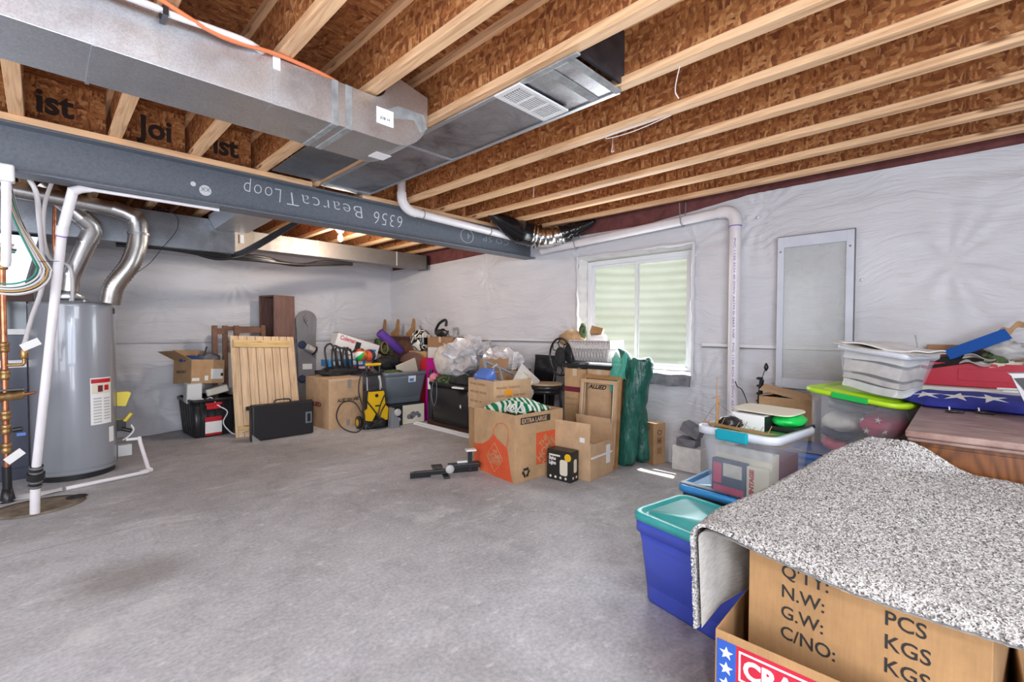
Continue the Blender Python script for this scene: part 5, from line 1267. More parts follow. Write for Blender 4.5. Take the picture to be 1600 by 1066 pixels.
# --- wall shelf with curved brackets standing on the ledge
ws = thing('coat_shelf', 'brown wooden shelf with three boot-shaped uprights standing in the room corner', 'shelf', (4.02, 6.45, 0.93), (0, 0, -90))
MB().box(-0.62, 0.66, -0.02, 0.02, 0, 0.20).build('back_board', 'brown_wood', ws, bevel=0.002)
MB().box(-0.64, 0.68, -0.10, 0.03, 0.201, 0.222).build('shelf_board', 'brown_wood', ws, bevel=0.002)
for x in (-0.42, -0.02, 0.42):
    MB().prism([(-0.20, 0.0), (0.03, 0.0), (0.035, 0.23), (0.02, 0.265), (-0.005, 0.265), (-0.03, 0.20), (-0.05, 0.13), (-0.10, 0.09), (-0.20, 0.04)], -0.012, 0.012, 'y', T(x, -0.03, 0.2225)).build('boot_upright', 'gold_wood', ws, bevel=0.003)
MB().box(-0.60, 0.60, -0.02, 0.018, -0.93, -0.001).build('stand_panel', 'brown_wood', ws)
# --- helmet on a box
hb = thing('small_carton', 'small brown carton carrying the helmet', 'box', (4.0, 5.77, 0.60), (0, 0, 4))
carton(hb, 0.24, 0.40, 0.335, 'card', 'closed', t=0.004)
tag(MB().box(3.88, 4.10, 5.55, 6.0, 0.0, 0.598).build('storage_crate', 'fabric_navy'), 'dark crate under the small carton that carries the helmet', 'crate')
hm = thing('helmet', 'black and white patterned full-face helmet on the small brown carton', 'helmet', (3.98, 5.82, 1.085), (0, 0, -30))
hm.scale = (1.12, 1.12, 1.12)
b_ = MB()
def helm(u, v):
    a = 2 * PI * u; p = PI * (0.02 + 0.80 * v)
    r_ = math.sin(p); z = math.cos(p)
    fwd = max(0, -math.cos(a - 0)) if v > 0.55 else 0
    x = r_ * 0.135 * math.sin(a); y = -r_ * 0.165 * math.cos(a)
    if v > 0.55: y += -0.055 * max(0, math.cos(a)) ** 2 * (v - 0.55) / 0.45
    return (x, y, 0.155 * z)
b_.grid(helm, 32, 20, 0.006)
b_.build('shell', 'zebra', hm)
MB().grid(lambda u, v: (0.140 * math.sin((u - 0.5) * 1.5) + 0.02, -0.172 * math.cos((u - 0.5) * 1.5) - 0.004, 0.0 + (v - 0.5) * 0.095 * math.sqrt(max(0.05, 1 - (2 * u - 1) ** 4))), 14, 6, -0.005).build('eye_port', 'screen_black', hm)
MB().tube([(0.146 * math.sin((u - 0.5) * 1.6) + 0.02, -0.178 * math.cos((u - 0.5) * 1.6) - 0.003, 0.052 * math.sqrt(max(0.0, 1 - (2 * u - 1) ** 4))) for u in np.linspace(0, 1, 16)] , 0.006, 6).build('port_edge', 'cream', hm)
# --- second carton with black mask
c2_ = thing('flat_carton', 'low brown carton right of the helmet holding a black mask', 'box', (4.0, 5.24, 1.005), (0, 0, 5))
carton(c2_, 0.22, 0.52, 0.14, 'card_dark', 'closed', t=0.004)
tag(MB().box(3.88, 4.10, 4.97, 5.50, 0.0, 1.003).build('white_cabinet', 'fold'), 'plain pale cabinet under the low carton beside the helmet', 'cabinet')
mk = thing('black_mask', 'black visor-shaped mask standing on the low carton right of the helmet', 'mask', (3.98, 5.30, 1.15))
MB().tube(smooth_path([(0, 0.14, 0.03), (0, 0.14, 0.10), (0, 0.06, 0.19), (0, -0.06, 0.235), (0, -0.10, 0.21), (0, -0.09, 0.15)], 6), 0.020, 10).build('head_band', 'black', mk)
MB().blob((0, 0.0, 0.055), (0.05, 0.15, 0.055), 0.3, 3, 4).build('face_part', 'black', mk)
MB().prism([(-0.05, 0.06), (-0.12, 0.06), (-0.20, 0.0), (-0.05, 0.0)], -0.01, 0.02, 'x').build('side_wing', 'fabric_grey', mk)
tag(MB().box(-0.012, 0.012, -0.09, 0.09, 0, 0.12, T(4.0, 5.16, 1.15) @ rotm(-12, 0, 0)).build('grey_plate', 'grey_light'), 'small grey plate leaning behind the black mask', 'plate')
# --- red and magenta things
tag(MB().loft([rr(0.10, 0.20, 0.02, 0.0), rr(0.10, 0.20, 0.02, 0.80), rr(0.06, 0.12, 0.02, 0.85)], mtx=T(3.86, 5.50, 0.0)).build('red_can', 'red'), 'bright red container beside the magenta sheet', 'container')
mg = thing('magenta_board', 'magenta plastic board standing behind the black open bin', 'board', (3.72, 5.20, 0.005), (0, 3, 12))
MB().box(-0.01, 0.01, -0.17, 0.11, 0, 0.86).build('board', 'magenta', mg, bevel=0.004)
ub = thing('label_bottle', 'dark bottle with a white label beside the magenta board', 'bottle', (3.655, 5.10, 0.06))
MB().lathe([(0.045, 0), (0.05, 0.02), (0.05, 0.55), (0.03, 0.60), (0.02, 0.66)], 16).build('bottle_body', 'black', ub)
MB().lathe([(0.0512, 0.40), (0.0512, 0.55)], 16, caps=False).build('bottle_label', 'white_paper', ub)
tag(MB().blob((3.58, 4.94, 0.62), (0.06, 0.06, 0.07), 0.2, 3, 4).build('pink_balloon', 'fabric_pink'), 'shiny pink round thing over the edge of the black open bin', 'toy')
# --- big black bin
bbn = thing('black_bin', 'large black open bin along the window wall left of the moving carton stack', 'bin', (3.78, 4.57, 0.06), (0, 0, -2))
tub(bbn, 0.50, 0.86, 0.52, 'black', 0.90, 0.05, 0.014, 0.04)
MB().box(-0.262, -0.2605, -0.28, -0.255, 0.25, 0.29).build('handle_mark', 'white', bbn)
MB().tube(smooth_path([(-0.27, 0.30, 0.52), (-0.28, 0.32, 0.35), (-0.28, 0.26, 0.22), (-0.28, 0.20, 0.35), (-0.27, 0.22, 0.52)], 6), 0.004, 6).build('hanging_cord', 'grey', bbn)
tag(MB().box(3.56, 4.02, 4.18, 5.06, 0.0, 0.058).build('wooden_pallet', 'walnut_dark'), 'dark low board under the large black bin', 'board')
tag(MB().blob((3.64, 4.82, 0.585), (0.12, 0.24, 0.07), 0.35, 3, 12, ridge=True).build('camouflage_bag', 'camo'), 'camouflage cloth bag lying over the rim of the large black bin', 'bag')
tag(MB().blob((3.70, 4.45, 0.605), (0.15, 0.27, 0.08), 0.35, 2.5, 21, ridge=True).build('black_bag', 'black_matt'), 'soft black bag heaped on the right end of the large black bin', 'bag')
tag(MB().box(-0.06, 0.06, -0.09, 0.09, 0, 0.02, T(3.53, 4.33, 0.545) @ rotm(0, 0, 10)).build('white_booklet', 'white_paper'), 'small white booklet on the rim of the large black bin', 'booklet')
tm = thing('white_trim_board', 'long white moulding lying on the floor in front of the large black bin', 'moulding', (0, 0, 0))
MB().box(3.47, 3.50, 3.55, 5.20, 0.0, 0.035).box(3.435, 3.47, 3.55, 5.20, 0.0, 0.022).build('board', 'white', tm, bevel=0.002)
# --- plastic film heap
pf = thing('plastic_film_heap', 'big heap of clear crumpled plastic bags against the window wall', 'plastic bags', (0, 0, 0))
MB().blob((3.85, 4.72, 0.87), (0.20, 0.38, 0.24), 0.55, 1.7, 31, 3, ridge=True, flat=True).build('plastic_bag', 'clear_bag', pf)
MB().blob((3.94, 4.60, 1.00), (0.15, 0.27, 0.15), 0.6, 1.9, 37, 3, ridge=True, flat=True).build('plastic_bag', 'clear_bag', pf)
tag(MB().blob((3.72, 4.92, 0.84), (0.10, 0.16, 0.20), 0.25, 2, 33, 3).build('beige_sack', 'fabric_beige'), 'beige sack at the left end of the clear plastic heap', 'sack')
tag(MB().blob((3.92, 4.50, 0.80), (0.14, 0.24, 0.14), 0.3, 2, 39, 3).build('grey_sack', 'fabric_grey'), 'dark grey cloth showing under the clear plastic heap', 'cloth')
tag(MB().blob((3.96, 4.10, 0.86), (0.13, 0.30, 0.17), 0.5, 1.8, 44, 3, ridge=True, flat=True).build('white_plastic_bag', 'clear_bag'), 'whitish plastic bag behind the moving carton with tape prints', 'plastic bag')
# ================================================================== window-wall clutter in the middle
def place(o, x, y, z=0): o.location = (x, y, z)


def poly_arc(cx, cy, r, a0, a1, n): return [(cx + r * math.cos(R(a0 + (a1 - a0) * i / n)), cy + r * math.sin(R(a0 + (a1 - a0) * i / n))) for i in range(n + 1)]


hd = thing('large_moving_box', 'open extra large moving box with an orange apron print and a green striped towel inside', 'box', (2.975, 2.842, 0), (0, 0, -5))
S = 0.56; h_ = S / 2
carton(hd, S, S, 0.56, 'card', 'open')
LF = frame((-h_ - 0.0006, h_, 0), (0, -1, 0), (0, 0, 1))      # left (apron) face, u to the viewer's right
RF = frame((-h_, -h_ - 0.0006, 0), (1, 0, 0), (0, 0, 1))     # right face
ap = [(0.0, 0.02), (0.0, 0.235), (0.06, 0.24), (0.13, 0.255), (0.20, 0.29), (0.25, 0.335), (0.28, 0.365), (0.33, 0.33), (0.40, 0.30), (0.46, 0.275), (0.475, 0.23), (0.49, 0.15), (0.51, 0.07), (0.535, 0.006), (0.30, 0.006)]
MB().prism(ap, 0, 0.0006, 'z', LF).build('apron_print', 'orange', hd)
MB().tube([tuple(LF @ Vector((x, y, 0.0006))) for x, y in ((0.28, 0.36), (0.29, 0.41), (0.33, 0.455), (0.39, 0.475), (0.44, 0.465), (0.475, 0.43), (0.48, 0.37), (0.465, 0.32), (0.455, 0.275))], 0.003, 5).build('apron_strap_print', 'orange', hd)
dm = MB()
cxx, czz, rr2 = 0.295, 0.165, 0.125
for i in range(4):
    a = [(cxx, czz + rr2), (cxx + rr2 * 0.88, czz), (cxx, czz - rr2), (cxx - rr2 * 0.88, czz)]
    p, q = a[i], a[(i + 1) % 4]; dm.tube([tuple(LF @ Vector((p[0], p[1], 0.001))), tuple(LF @ Vector((q[0], q[1], 0.001)))], 0.0022, 5)
dm.build('logo_outline', 'card', hd)
for s_, sz, x, y in (('THE', 0.040, 0.262, 0.203), ('HOME', 0.066, 0.205, 0.150), ('DEPOT', 0.052, 0.215, 0.108)):
    text(s_, sz, LF @ T(x, y, 0.0008), 'card', hd, 'logo_lettering', sx=0.95, bold=0.0006)
MB().box(0.235, 0.515, 0.115, 0.385, 0, 0.0006, RF).build('logo_square', 'orange', hd)
RD = RF @ T(0.375, 0.25, 0.0008) @ rotm(0, 0, 40)
for s_, sz, x, y in (('THE', 0.070, -0.06, 0.055), ('HOME', 0.100, -0.155, -0.030), ('DEPOT', 0.085, -0.135, -0.110)):
    text(s_, sz, RD @ T(x, y, 0), 'card', hd, 'logo_lettering', sx=0.9, bold=0.001)
MB().box(0.06, 0.40, 0.475, 0.530, 0, 0.0006, RF).build('size_band', 'ink', hd)
text('EXTRA LARGE', 0.052, RF @ T(0.072, 0.484, 0.0009), 'card_light', hd, 'size_lettering', sx=0.87, bold=0.0012)
for k in range(3):
    rc = RF @ T(0.12, 0.075, 0) @ rotm(0, 0, 120 * k)
    MB().prism([(-0.030, 0.016), (0.012, 0.016), (0.012, 0.006), (0.034, 0.026), (0.012, 0.046), (0.012, 0.036), (-0.030, 0.036)], 0, 0.0008, 'z', rc).build('recycle_arrow', 'ink', hd)
MB().box(h_ * 0.4, h_ * 0.55, -0.0012, 0, 0.38, 0.55, RF @ rotm(0, 0, 0)).build('tape', 'tape', hd) if False else None
tw = MB(); tw.grid(lambda u, v: (2.76 + 0.46 * u, 2.66 + 0.40 * v + 0.03 * math.sin(u * 9), 0.545 + 0.085 * math.sin(PI * u) ** 0.6 * math.sin(PI * v) ** 0.5 + 0.016 * math.sin(u * 19 + v * 7)), 40, 30, 0.012)
tag(tw.build('striped_towel', 'towel'), 'green and white patterned towel heaped in the top of the extra large box', 'towel')
for i, (x, y) in enumerate(((2.75, 2.68), (2.78, 2.62), (2.76, 2.73))):
    tag(MB().tube([(x + 0.035 * math.cos(a), y + 0.012 * math.sin(2 * a), 0.60 + 0.032 * math.sin(a)) for a in np.linspace(0, 2 * PI, 17)], 0.006, 6).build('cord_loop', 'fabric_white'),
        ['white cord loop furthest left over the rim of the extra large box', 'white cord loop nearest the front corner of the extra large box', 'small white cord loop behind the other two on the extra large box'][i], 'cord')

# carton stack with printed tape behind it
lc = thing('plain_carton', 'plain brown carton on the floor hidden behind the extra large box', 'box', (3.26, 3.385, 0), (0, 0, -8))
carton(lc, 0.46, 0.42, 0.455, 'card', 'closed')
mv = thing('printed_carton', 'open brown carton with rows of dark tape print and an orange sticker, full of frames', 'box', (3.255, 3.375, 0.458), (0, 0, -8))
carton(mv, 0.46, 0.45, 0.305, 'card_light', 'open')
for j, (z, s_) in enumerate(((0.245, 'FRAGILE  HANDLE'), (0.165, 'WITH CARE  THIS SIDE'), (0.07, 'KEEP DRY  UP'))):
    text(s_, 0.030, frame((-0.2308, 0.19, z), (0, -1, 0), (0, 0, 1)), 'card_dark', mv, sx=1.1 if j != 1 else 0.95, bold=0.001)
    text(s_, 0.030, frame((-0.20, -0.2258, z - 0.02), (1, 0, 0), (0.0, 0, 1)), 'card_dark', mv, sx=1.15, bold=0.001)
MB().box(-0.10, -0.005, -0.2268, -0.2253, 0.155, 0.215).build('orange_sticker', 'stucco', mv)
tag(MB().loft([rr(0.13, 0.17, 0.03, -0.10), rr(0.15, 0.19, 0.04, -0.08), rr(0.15, 0.19, 0.04, 0.02), rr(0.10, 0.13, 0.04, 0.06), rr(0.05, 0.05, 0.02, 0.075), rr(0.05, 0.05, 0.02, 0.10)], mtx=T(3.14, 3.43, 0.79) @ rotm(12, 55, 20)).build('blue_jug', m_clear('blue_clear_plastic', (0.12, 0.24, 0.70), 0.75, 0.1)), 'blue see-through plastic jug in the printed carton', 'jug')
def pframe(name, label, cx, w, h, wd, th, m, mtx, back=None):
    t = thing(name, label, 'picture frame'); t.matrix_world = mtx
    b = MB(); b.box(-w / 2, -w / 2 + wd, 0, th, 0, h).box(w / 2 - wd, w / 2, 0, th, 0, h).box(-w / 2 + wd, w / 2 - wd, 0, th, 0, wd).box(-w / 2 + wd, w / 2 - wd, 0, th, h - wd, h)
    b.build('moulding', m, t, bevel=0.002)
    if back: MB().box(-w / 2 + wd, w / 2 - wd, th * 0.6, th * 0.8, wd, h - wd).build('backing', back, t)
    return t
pframe('framed_print', 'cream picture frame standing on its corner at the front of the printed carton', 0, 0.29, 0.27, 0.06, 0.014, 'fabric_beige', T(3.33, 3.15, 0.62) @ rotm(-14, 40, -14), 'cream')
gf = pframe('framed_print', 'large blue-grey double frame leaning across the top of the printed carton', 0, 0.42, 0.30, 0.035, 0.016, 'grey', T(3.24, 3.30, 0.70) @ rotm(-52, 24, -16))
MB().box(-0.012, 0.012, 0.0, 0.016, 0.035, 0.265).build('cross_bar', 'grey', gf)
tag(MB().tube([(3.06, 3.60, 0.70), (3.27, 3.42, 0.90)], 0.010, 6).build('silver_rod', 'fabric_beige'), 'pale thin moulding strip slanting out of the printed carton to the left', 'strip')
tf = MB(); tf.prism([(-0.17, 0), (0.13, 0), (0.17, 0.15), (0.10, 0.14), (0.06, 0.16), (0.02, 0.13), (-0.03, 0.15), (-0.08, 0.135), (-0.14, 0.155)], 0, 0.006, 'y', T(3.45, 3.66, 0.80) @ rotm(-20, 0, -42))
tag(tf.build('torn_cardboard', 'card_dark'), 'torn dark brown cardboard flap standing behind the blue-grey frame', 'cardboard')
tag(MB().box(3.38, 3.66, 3.50, 3.80, 0.0, 0.80).build('tall_plain_carton', 'card'), 'plain carton behind the printed carton, below the torn cardboard flap', 'box')
tag(MB().blob((3.80, 3.82, 0.90), (0.14, 0.26, 0.13), 0.5, 1.8, 61, 3, ridge=True, flat=True).build('white_plastic_bag', 'clear_bag'), 'shiny white plastic bag behind the black panel and wire rack', 'plastic bag')
tag(MB().box(3.70, 3.98, 3.60, 4.04, 0.0, 0.80).build('plain_crate', 'walnut_dark'), 'dark crate low down behind the bar stool', 'crate')
wr = thing('wire_rack', 'small white wire rack standing left of the black panel', 'wire rack', (3.72, 3.62, 0.80), (0, 0, 20))
for i in range(4): MB().tube([(-0.06 + 0.035 * i, 0, 0.0), (0.0 + 0.035 * i, 0.0, 0.20)], 0.004, 6).build('wire', 'white', wr)
for i in range(6): MB().tube([(-0.055 + 0.011 * i, 0, 0.02 + 0.032 * i), (0.05 + 0.011 * i, 0, 0.02 + 0.032 * i)], 0.003, 6).build('cross_wire', 'white', wr)
bp = thing('flat_screen', 'flat black screen-like panel standing behind the bar stool', 'panel', (3.93, 3.42, 0.0), (0, 6, -5))
MB().box(-0.012, 0.012, -0.17, 0.17, 0.0, 0.97).build('panel', 'screen_black', bp, bevel=0.004)
MB().box(-0.0145, -0.0125, -0.17, 0.17, 0.94, 0.97).build('top_edge', 'black_metal', bp)
# bar stool
bs = thing('bar_stool', 'black metal bar stool with a round wooden seat and round hoop back', 'bar stool', (3.66, 3.10, 0))
MB().lathe([(0.01, 0.672), (0.160, 0.672), (0.168, 0.680), (0.168, 0.694), (0.160, 0.702), (0.01, 0.702)], 40).build('seat', 'stool_wood', bs)
MB().lathe([(0.172, 0.645), (0.178, 0.655), (0.178, 0.688), (0.170, 0.690), (0.168, 0.650)], 40, caps=False).build('seat_ring', 'black_metal', bs)
MB().lathe([(0.145, 0.60), (0.155, 0.60), (0.160, 0.645), (0.150, 0.645)], 32, caps=False).build('under_ring', 'black_metal', bs)
for a in (35, 125, 215, 305):
    MB().tube([(0.14 * math.cos(R(a)), 0.14 * math.sin(R(a)), 0.65), (0.20 * math.cos(R(a)), 0.20 * math.sin(R(a)), 0.012)], 0.012, 10).build('leg', 'black_metal', bs)
MB().tube([(0.175 * math.cos(a), 0.175 * math.sin(a), 0.25) for a in np.linspace(0, 2 * PI, 33)], 0.008, 8).build('foot_ring', 'black_metal', bs)
hc = Vector((0.17, -0.05, 0.968)); hdv = Vector((-0.28, -0.96, 0)).normalized()
MB().tube([tuple(hc + hdv * 0.195 * math.cos(a) + Vector((0, 0, 1)) * 0.195 * math.sin(a)) for a in np.linspace(0, 2 * PI, 41)], 0.0115, 10).build('hoop_back', 'black_metal', bs)
MB().lathe([(0.01, -0.02), (0.085, -0.02), (0.095, -0.01), (0.095, 0.01), (0.085, 0.02), (0.01, 0.02)], 28, Matrix.Translation(hc) @ frame((0, 0, 0), hdv, (0, 0, 1)) @ Matrix.Diagonal((0.85, 1.1, 1, 1))).build('back_pad', 'black_matt', bs)
for a in range(0, 360, 45):
    MB().tube(smooth_path([tuple(hc + hdv * 0.08 * math.cos(R(a)) + Vector((0, 0, 0.09 * math.sin(R(a))))), tuple(hc + hdv * 0.15 * math.cos(R(a + 16)) + Vector((0, 0, 0.15 * math.sin(R(a + 16))))), tuple(hc + hdv * 0.19 * math.cos(R(a)) + Vector((0, 0, 0.19 * math.sin(R(a)))))], 4), 0.006, 6).build('scroll', 'black_metal', bs)
for s_ in (-1, 1): MB().tube([tuple(Vector((0.14, -0.05, 0.66)) + hdv * 0.10 * s_), tuple(hc + hdv * 0.10 * s_ + Vector((0, 0, -0.165)))], 0.009, 8).build('back_post', 'black_metal', bs)

# pair of big cartons
k1 = thing('striped_carton', 'tall brown carton with a maroon stripe behind the bar stool hoop', 'box', (3.90, 2.757, 0))
carton(k1, 0.42, 0.25, 0.87, 'card', 'closed')
MB().box(-0.2112, -0.2104, -0.125, 0.125, 0.64, 0.69).build('maroon_stripe', 'maroon', k1)
for z in (0.56, 0.50): text('FAST MOVE', 0.030, frame((-0.2106, 0.11, z), (0, -1, 0), (0, 0, 1)), 'card_dark', k1, sx=1.0)
k2 = thing('tall_carton', 'tall brown carton behind the leaning wooden frames, black tray on top', 'box', (3.915, 2.49, 0))
carton(k2, 0.40, 0.27, 0.875, 'card_light', 'closed')
text('ALLIED', 0.055, frame((-0.2008, 0.115, 0.69), (0, -1, 0.0), (0, 0.0, 1)), 'ink', k2, sx=1.1, bold=0.002, shear=0.4)
ty = thing('black_tray', 'flat black tray lying on the two tall cartons under the wire basket', 'tray', (3.93, 2.64, 0.892), (0, -3, 2))
MB().box(-0.24, 0.22, -0.30, 0.28, 0.0, 0.012).box(-0.24, -0.22, -0.30, 0.28, 0.012, 0.035).box(0.20, 0.22, -0.30, 0.28, 0.012, 0.035).box(-0.22, 0.20, -0.30, -0.28, 0.012, 0.035).box(-0.22, 0.20, 0.26, 0.28, 0.012, 0.035).build('tray', 'black', ty, bevel=0.003)
wb = thing('wire_basket', 'wire basket with a pale cloth liner on the black tray below the window', 'basket', (3.95, 2.69, 0.935), (0, 0, 3))
tub(wb, 0.27, 0.47, 0.20, 'wicker', 0.80, 0.02, 0.004, 0.02, name='liner')
MB().box(-0.142, -0.1405, -0.235, 0.235, 0.13, 0.215).box(-0.14, 0.135, -0.242, -0.2405, 0.13, 0.215).build('liner_fold', 'wicker', wb)
wires = MB()
for i in range(11):
    y = -0.21 + 0.042 * i
    wires.tube([(-0.113 - 0.002, y * 0.82, 0.0), (-0.146, y * 0.82 + 0.05, 0.2)], 0.0018, 5); wires.tube([(-0.113 - 0.002, y * 0.82, 0.0), (-0.146, y * 0.82 - 0.05, 0.2)], 0.0018, 5)
for z in (0.005, 0.20): wires.tube([(-0.115 - 0.16 * z, -0.20 - 0.17 * z, z), (-0.115 - 0.16 * z, 0.20 + 0.17 * z, z), (0.115 + 0.16 * z, 0.20 + 0.17 * z, z), (0.115 + 0.16 * z, -0.20 - 0.17 * z, z), (-0.115 - 0.16 * z, -0.20 - 0.17 * z, z)], 0.003, 6)
wires.build('wire_mesh', 'grey', wb)
for (nm, lb_, c, mb_, m_) in (
    ('paper_roll', 'white paper roll lying in the wire basket', 'paper roll', MB().tube([(3.93, 2.72, 1.155), (3.96, 2.58, 1.165)], 0.045, 16), 'white_paper'),
    ('brown_block', 'small brown wooden block on the paper roll in the basket', 'block', MB().box(-0.05, 0.05, -0.06, 0.06, -0.035, 0.035, T(3.97, 2.69, 1.235) @ rotm(15, 20, 30)), 'gold_wood'),
    ('green_bottle', 'green and white bag of goods left of the brown block in the basket', 'package', MB().blob((3.97, 2.86, 1.24), (0.045, 0.04, 0.085), 0.15, 2, 3, mtx=None), 'camo'),
    ('grey_cup', 'grey plastic cup behind the left end of the basket', 'cup', MB().lathe([(0.05, 0), (0.07, 0.12), (0.066, 0.12), (0.046, 0.005)], 18, T(3.96, 2.80, 1.02)), 'grey_light'),
    ('paper_sack', 'brown paper sack slumped left of the basket above the stool hoop', 'sack', MB().blob((3.96, 3.00, 1.16), (0.10, 0.15, 0.085), 0.3, 2, 15, mtx=None), 'card'),
    ('dark_handbag', 'dark bag between the stool hoop and the wire basket', 'bag', MB().blob((3.93, 2.97, 1.01), (0.09, 0.08, 0.115), 0.3, 2, 19, mtx=None), 'black_matt')):
    tag(mb_.build(nm, m_), lb_, c)

# leaning frames in front
for i, (x, w, m_, hh, lb_) in enumerate(((3.600, 0.42, 'gold_wood', 0.83, 'gold-edged wooden picture frame, rear of the pair leaning on the tall carton'), (3.570, 0.40, 'card_light', 0.79, 'pale wooden stretcher frame, front of the pair leaning on the tall carton'))):
    t = thing('framed_print', lb_, 'picture frame', (x, 2.43 + 0.015 * i, 0), (0, 5, 0))
    wd = 0.035
    MB().box(0, 0.02, -w / 2, -w / 2 + wd, 0, hh).box(0, 0.02, w / 2 - wd, w / 2, 0, hh).box(0, 0.02, -w / 2 + wd, w / 2 - wd, 0, wd).box(0, 0.02, -w / 2 + wd, w / 2 - wd, hh - wd, hh).build('moulding', m_, t, bevel=0.002)
    MB().box(-0.002, 0.0, -w / 2 + wd * 0.8, -w / 2 + wd, wd, hh - wd).box(-0.002, 0.0, w / 2 - wd, w / 2 - wd * 0.8, wd, hh - wd).build('inner_lip', 'cream', t)

# small open carton and the black lights box
so_ = thing('small_open_carton', 'small open brown carton with raised flaps in front of the leaning frames', 'box', (3.325, 2.385, 0), (0, 0, 3))
carton(so_, 0.37, 0.37, 0.30, 'card_light', 'open', {'x-': (88, 0.175), 'x+': (78, 0.18)})
MB().box(0.255, 0.325, 0, 0.0006, 0.10, 0.26, frame((-0.185, -0.1860, 0), (1, 0, 0), (0, 1, 0))).build('side_label', 'white_paper', so_)
MB().box(-0.1915, -0.1905, -0.135, -0.085, 0.315, 0.355).build('flap_sticker', 'white_paper', so_)
MB().box(-0.17, 0.17, -0.17, 0.17, 0.20, 0.215, rotm(6, 0, 0)).build('paper_lining', 'white_paper', so_)
lb2 = thing('light_bulb_box', 'small black printed box with yellow round sticker beside the extra large box', 'box', (3.055, 2.40, 0), (0, 0, 5))
bw_, bd_, bh_ = 0.12, 0.235, 0.252
MB().box(-bw_ / 2, bw_ / 2, -bd_ / 2, bd_ / 2, 0, bh_).build('box_body', 'black', lb2, bevel=0.003)
F1 = frame((-bw_ / 2 - 0.0004, bd_ / 2, 0), (0, -1, 0), (0, 0, 1)); F2 = frame((-bw_ / 2, -bd_ / 2 - 0.0004, 0), (1, 0, 0), (0, 0, 1))
text('Stylus', 0.040, F1 @ T(0.018, 0.168, 0), 'white_paper', lb2, sx=0.75, bold=0.0012); text('Lights', 0.040, F1 @ T(0.018, 0.130, 0), 'white_paper', lb2, sx=0.75, bold=0.0012)
MB().prism(rr_ if False else [(p[0], p[1]) for p in rr(0.075, 0.13, 0.02, 0, 4, 0.165, 0.115)], 0, 0.0008, 'z', F1).build('lantern_print', 'cream', lb2)
MB().prism([(p[0], p[1]) for p in rr(0.045, 0.11, 0.015, 0, 4, 0.065, 0.13)], 0, 0.0008, 'z', F2).build('lantern_print', 'cream', lb2)
MB().lathe([(0.032, 0), (0.032, 0.001)], 20, F1 @ T(0.205, 0.205, 0.0009)).build('yellow_sticker', 'yellow', lb2)
for k in range(4): MB().lathe([(0.011, 0), (0.011, 0.001)], 12, F1 @ T(0.035 + 0.05 * k, 0.028, 0)).build('round_print', 'cream', lb2)
for k in range(2): MB().lathe([(0.011, 0), (0.011, 0.001)], 12, F2 @ T(0.035 + 0.05 * k, 0.035, 0)).build('round_print', 'cream', lb2)
MB().box(0.02, 0.13, 0.20, 0.215, 0, 0.0008, F1).build('print_line', 'cream', lb2)

# green wrapped tubes
def bag_tube(pts, rs, seed, n=22):
    P = smooth_path(pts, 8); b = MB(); out = []
    for i in range(len(P)): out.append(np.interp(i / (len(P) - 1), np.linspace(0, 1, len(rs)), rs))
    b.tube(P, out, n)
    b.v = [tuple(Vector(v) * 1.0 + Vector((noise.noise(Vector(v) * 6 + Vector((seed, 0, 0))), noise.noise(Vector(v) * 6 + Vector((0, seed, 0))), 0)) * 0.028) for v in b.v]
    return b
g1 = thing('green_wrapped_roll', 'tall dark green plastic-wrapped roll leaning right under the window, the front one', 'wrapped roll', (0, 0, 0))
bag_tube([(3.82, 2.25, 0.012), (3.82, 2.25, 0.06), (3.83, 2.21, 0.45), (3.85, 2.13, 0.88), (3.86, 2.10, 0.975), (3.86, 2.10, 1.0)], [0.06, 0.095, 0.10, 0.105, 0.09, 0.02], 3).build('wrapping', 'green_film', g1)
g2 = thing('green_wrapped_roll', 'green plastic-wrapped roll with a loose peaked top, behind the front one', 'wrapped roll', (0, 0, 0))
bag_tube([(4.01, 2.17, 0.012), (4.01, 2.18, 0.08), (3.99, 2.23, 0.45), (3.93, 2.27, 0.85), (3.90, 2.33, 1.0), (3.89, 2.40, 1.075)], [0.06, 0.085, 0.09, 0.085, 0.05, 0.004], 7).build('wrapping', 'green_film', g2)
MB().grid(lambda u, v: (3.70 - 0.02 * math.sin(v * 5), 2.19 + 0.16 * u, 0.80 + 0.22 * v - 0.10 * u * (1 - v) + 0.03 * math.sin(u * 11)), 12, 12, 0.004).build('loose_film', 'green_film2', g2)

hb2 = thing('upright_carton', 'small upright brown carton with round and block prints, right of the green rolls', 'box', (4.045, 2.085, 0), (0, 0, -22))
carton(hb2, 0.14, 0.13, 0.385, 'card', 'closed')
MB().box(-0.0712, -0.0704, -0.065, 0.065, 0.0, 0.384).build('dark_side', 'card_dark', hb2)
q_ = frame((-0.07, -0.0656, 0), (1, 0, 0), (0, 0, 1))
MB().tube([tuple(q_ @ Vector((0.07 + 0.022 * math.cos(a), 0.30 + 0.022 * math.sin(a), 0))) for a in np.linspace(0, 2 * PI, 17)], 0.0025, 5).build('round_print', 'ink', hb2)
for z in (0.195, 0.10): MB().box(0.045, 0.095, z, z + 0.06, 0, 0.0006, q_).build('block_print', 'card_dark', hb2)
text('H', 0.05, q_ @ T(0.05, 0.205, 0.001), 'ink', hb2)

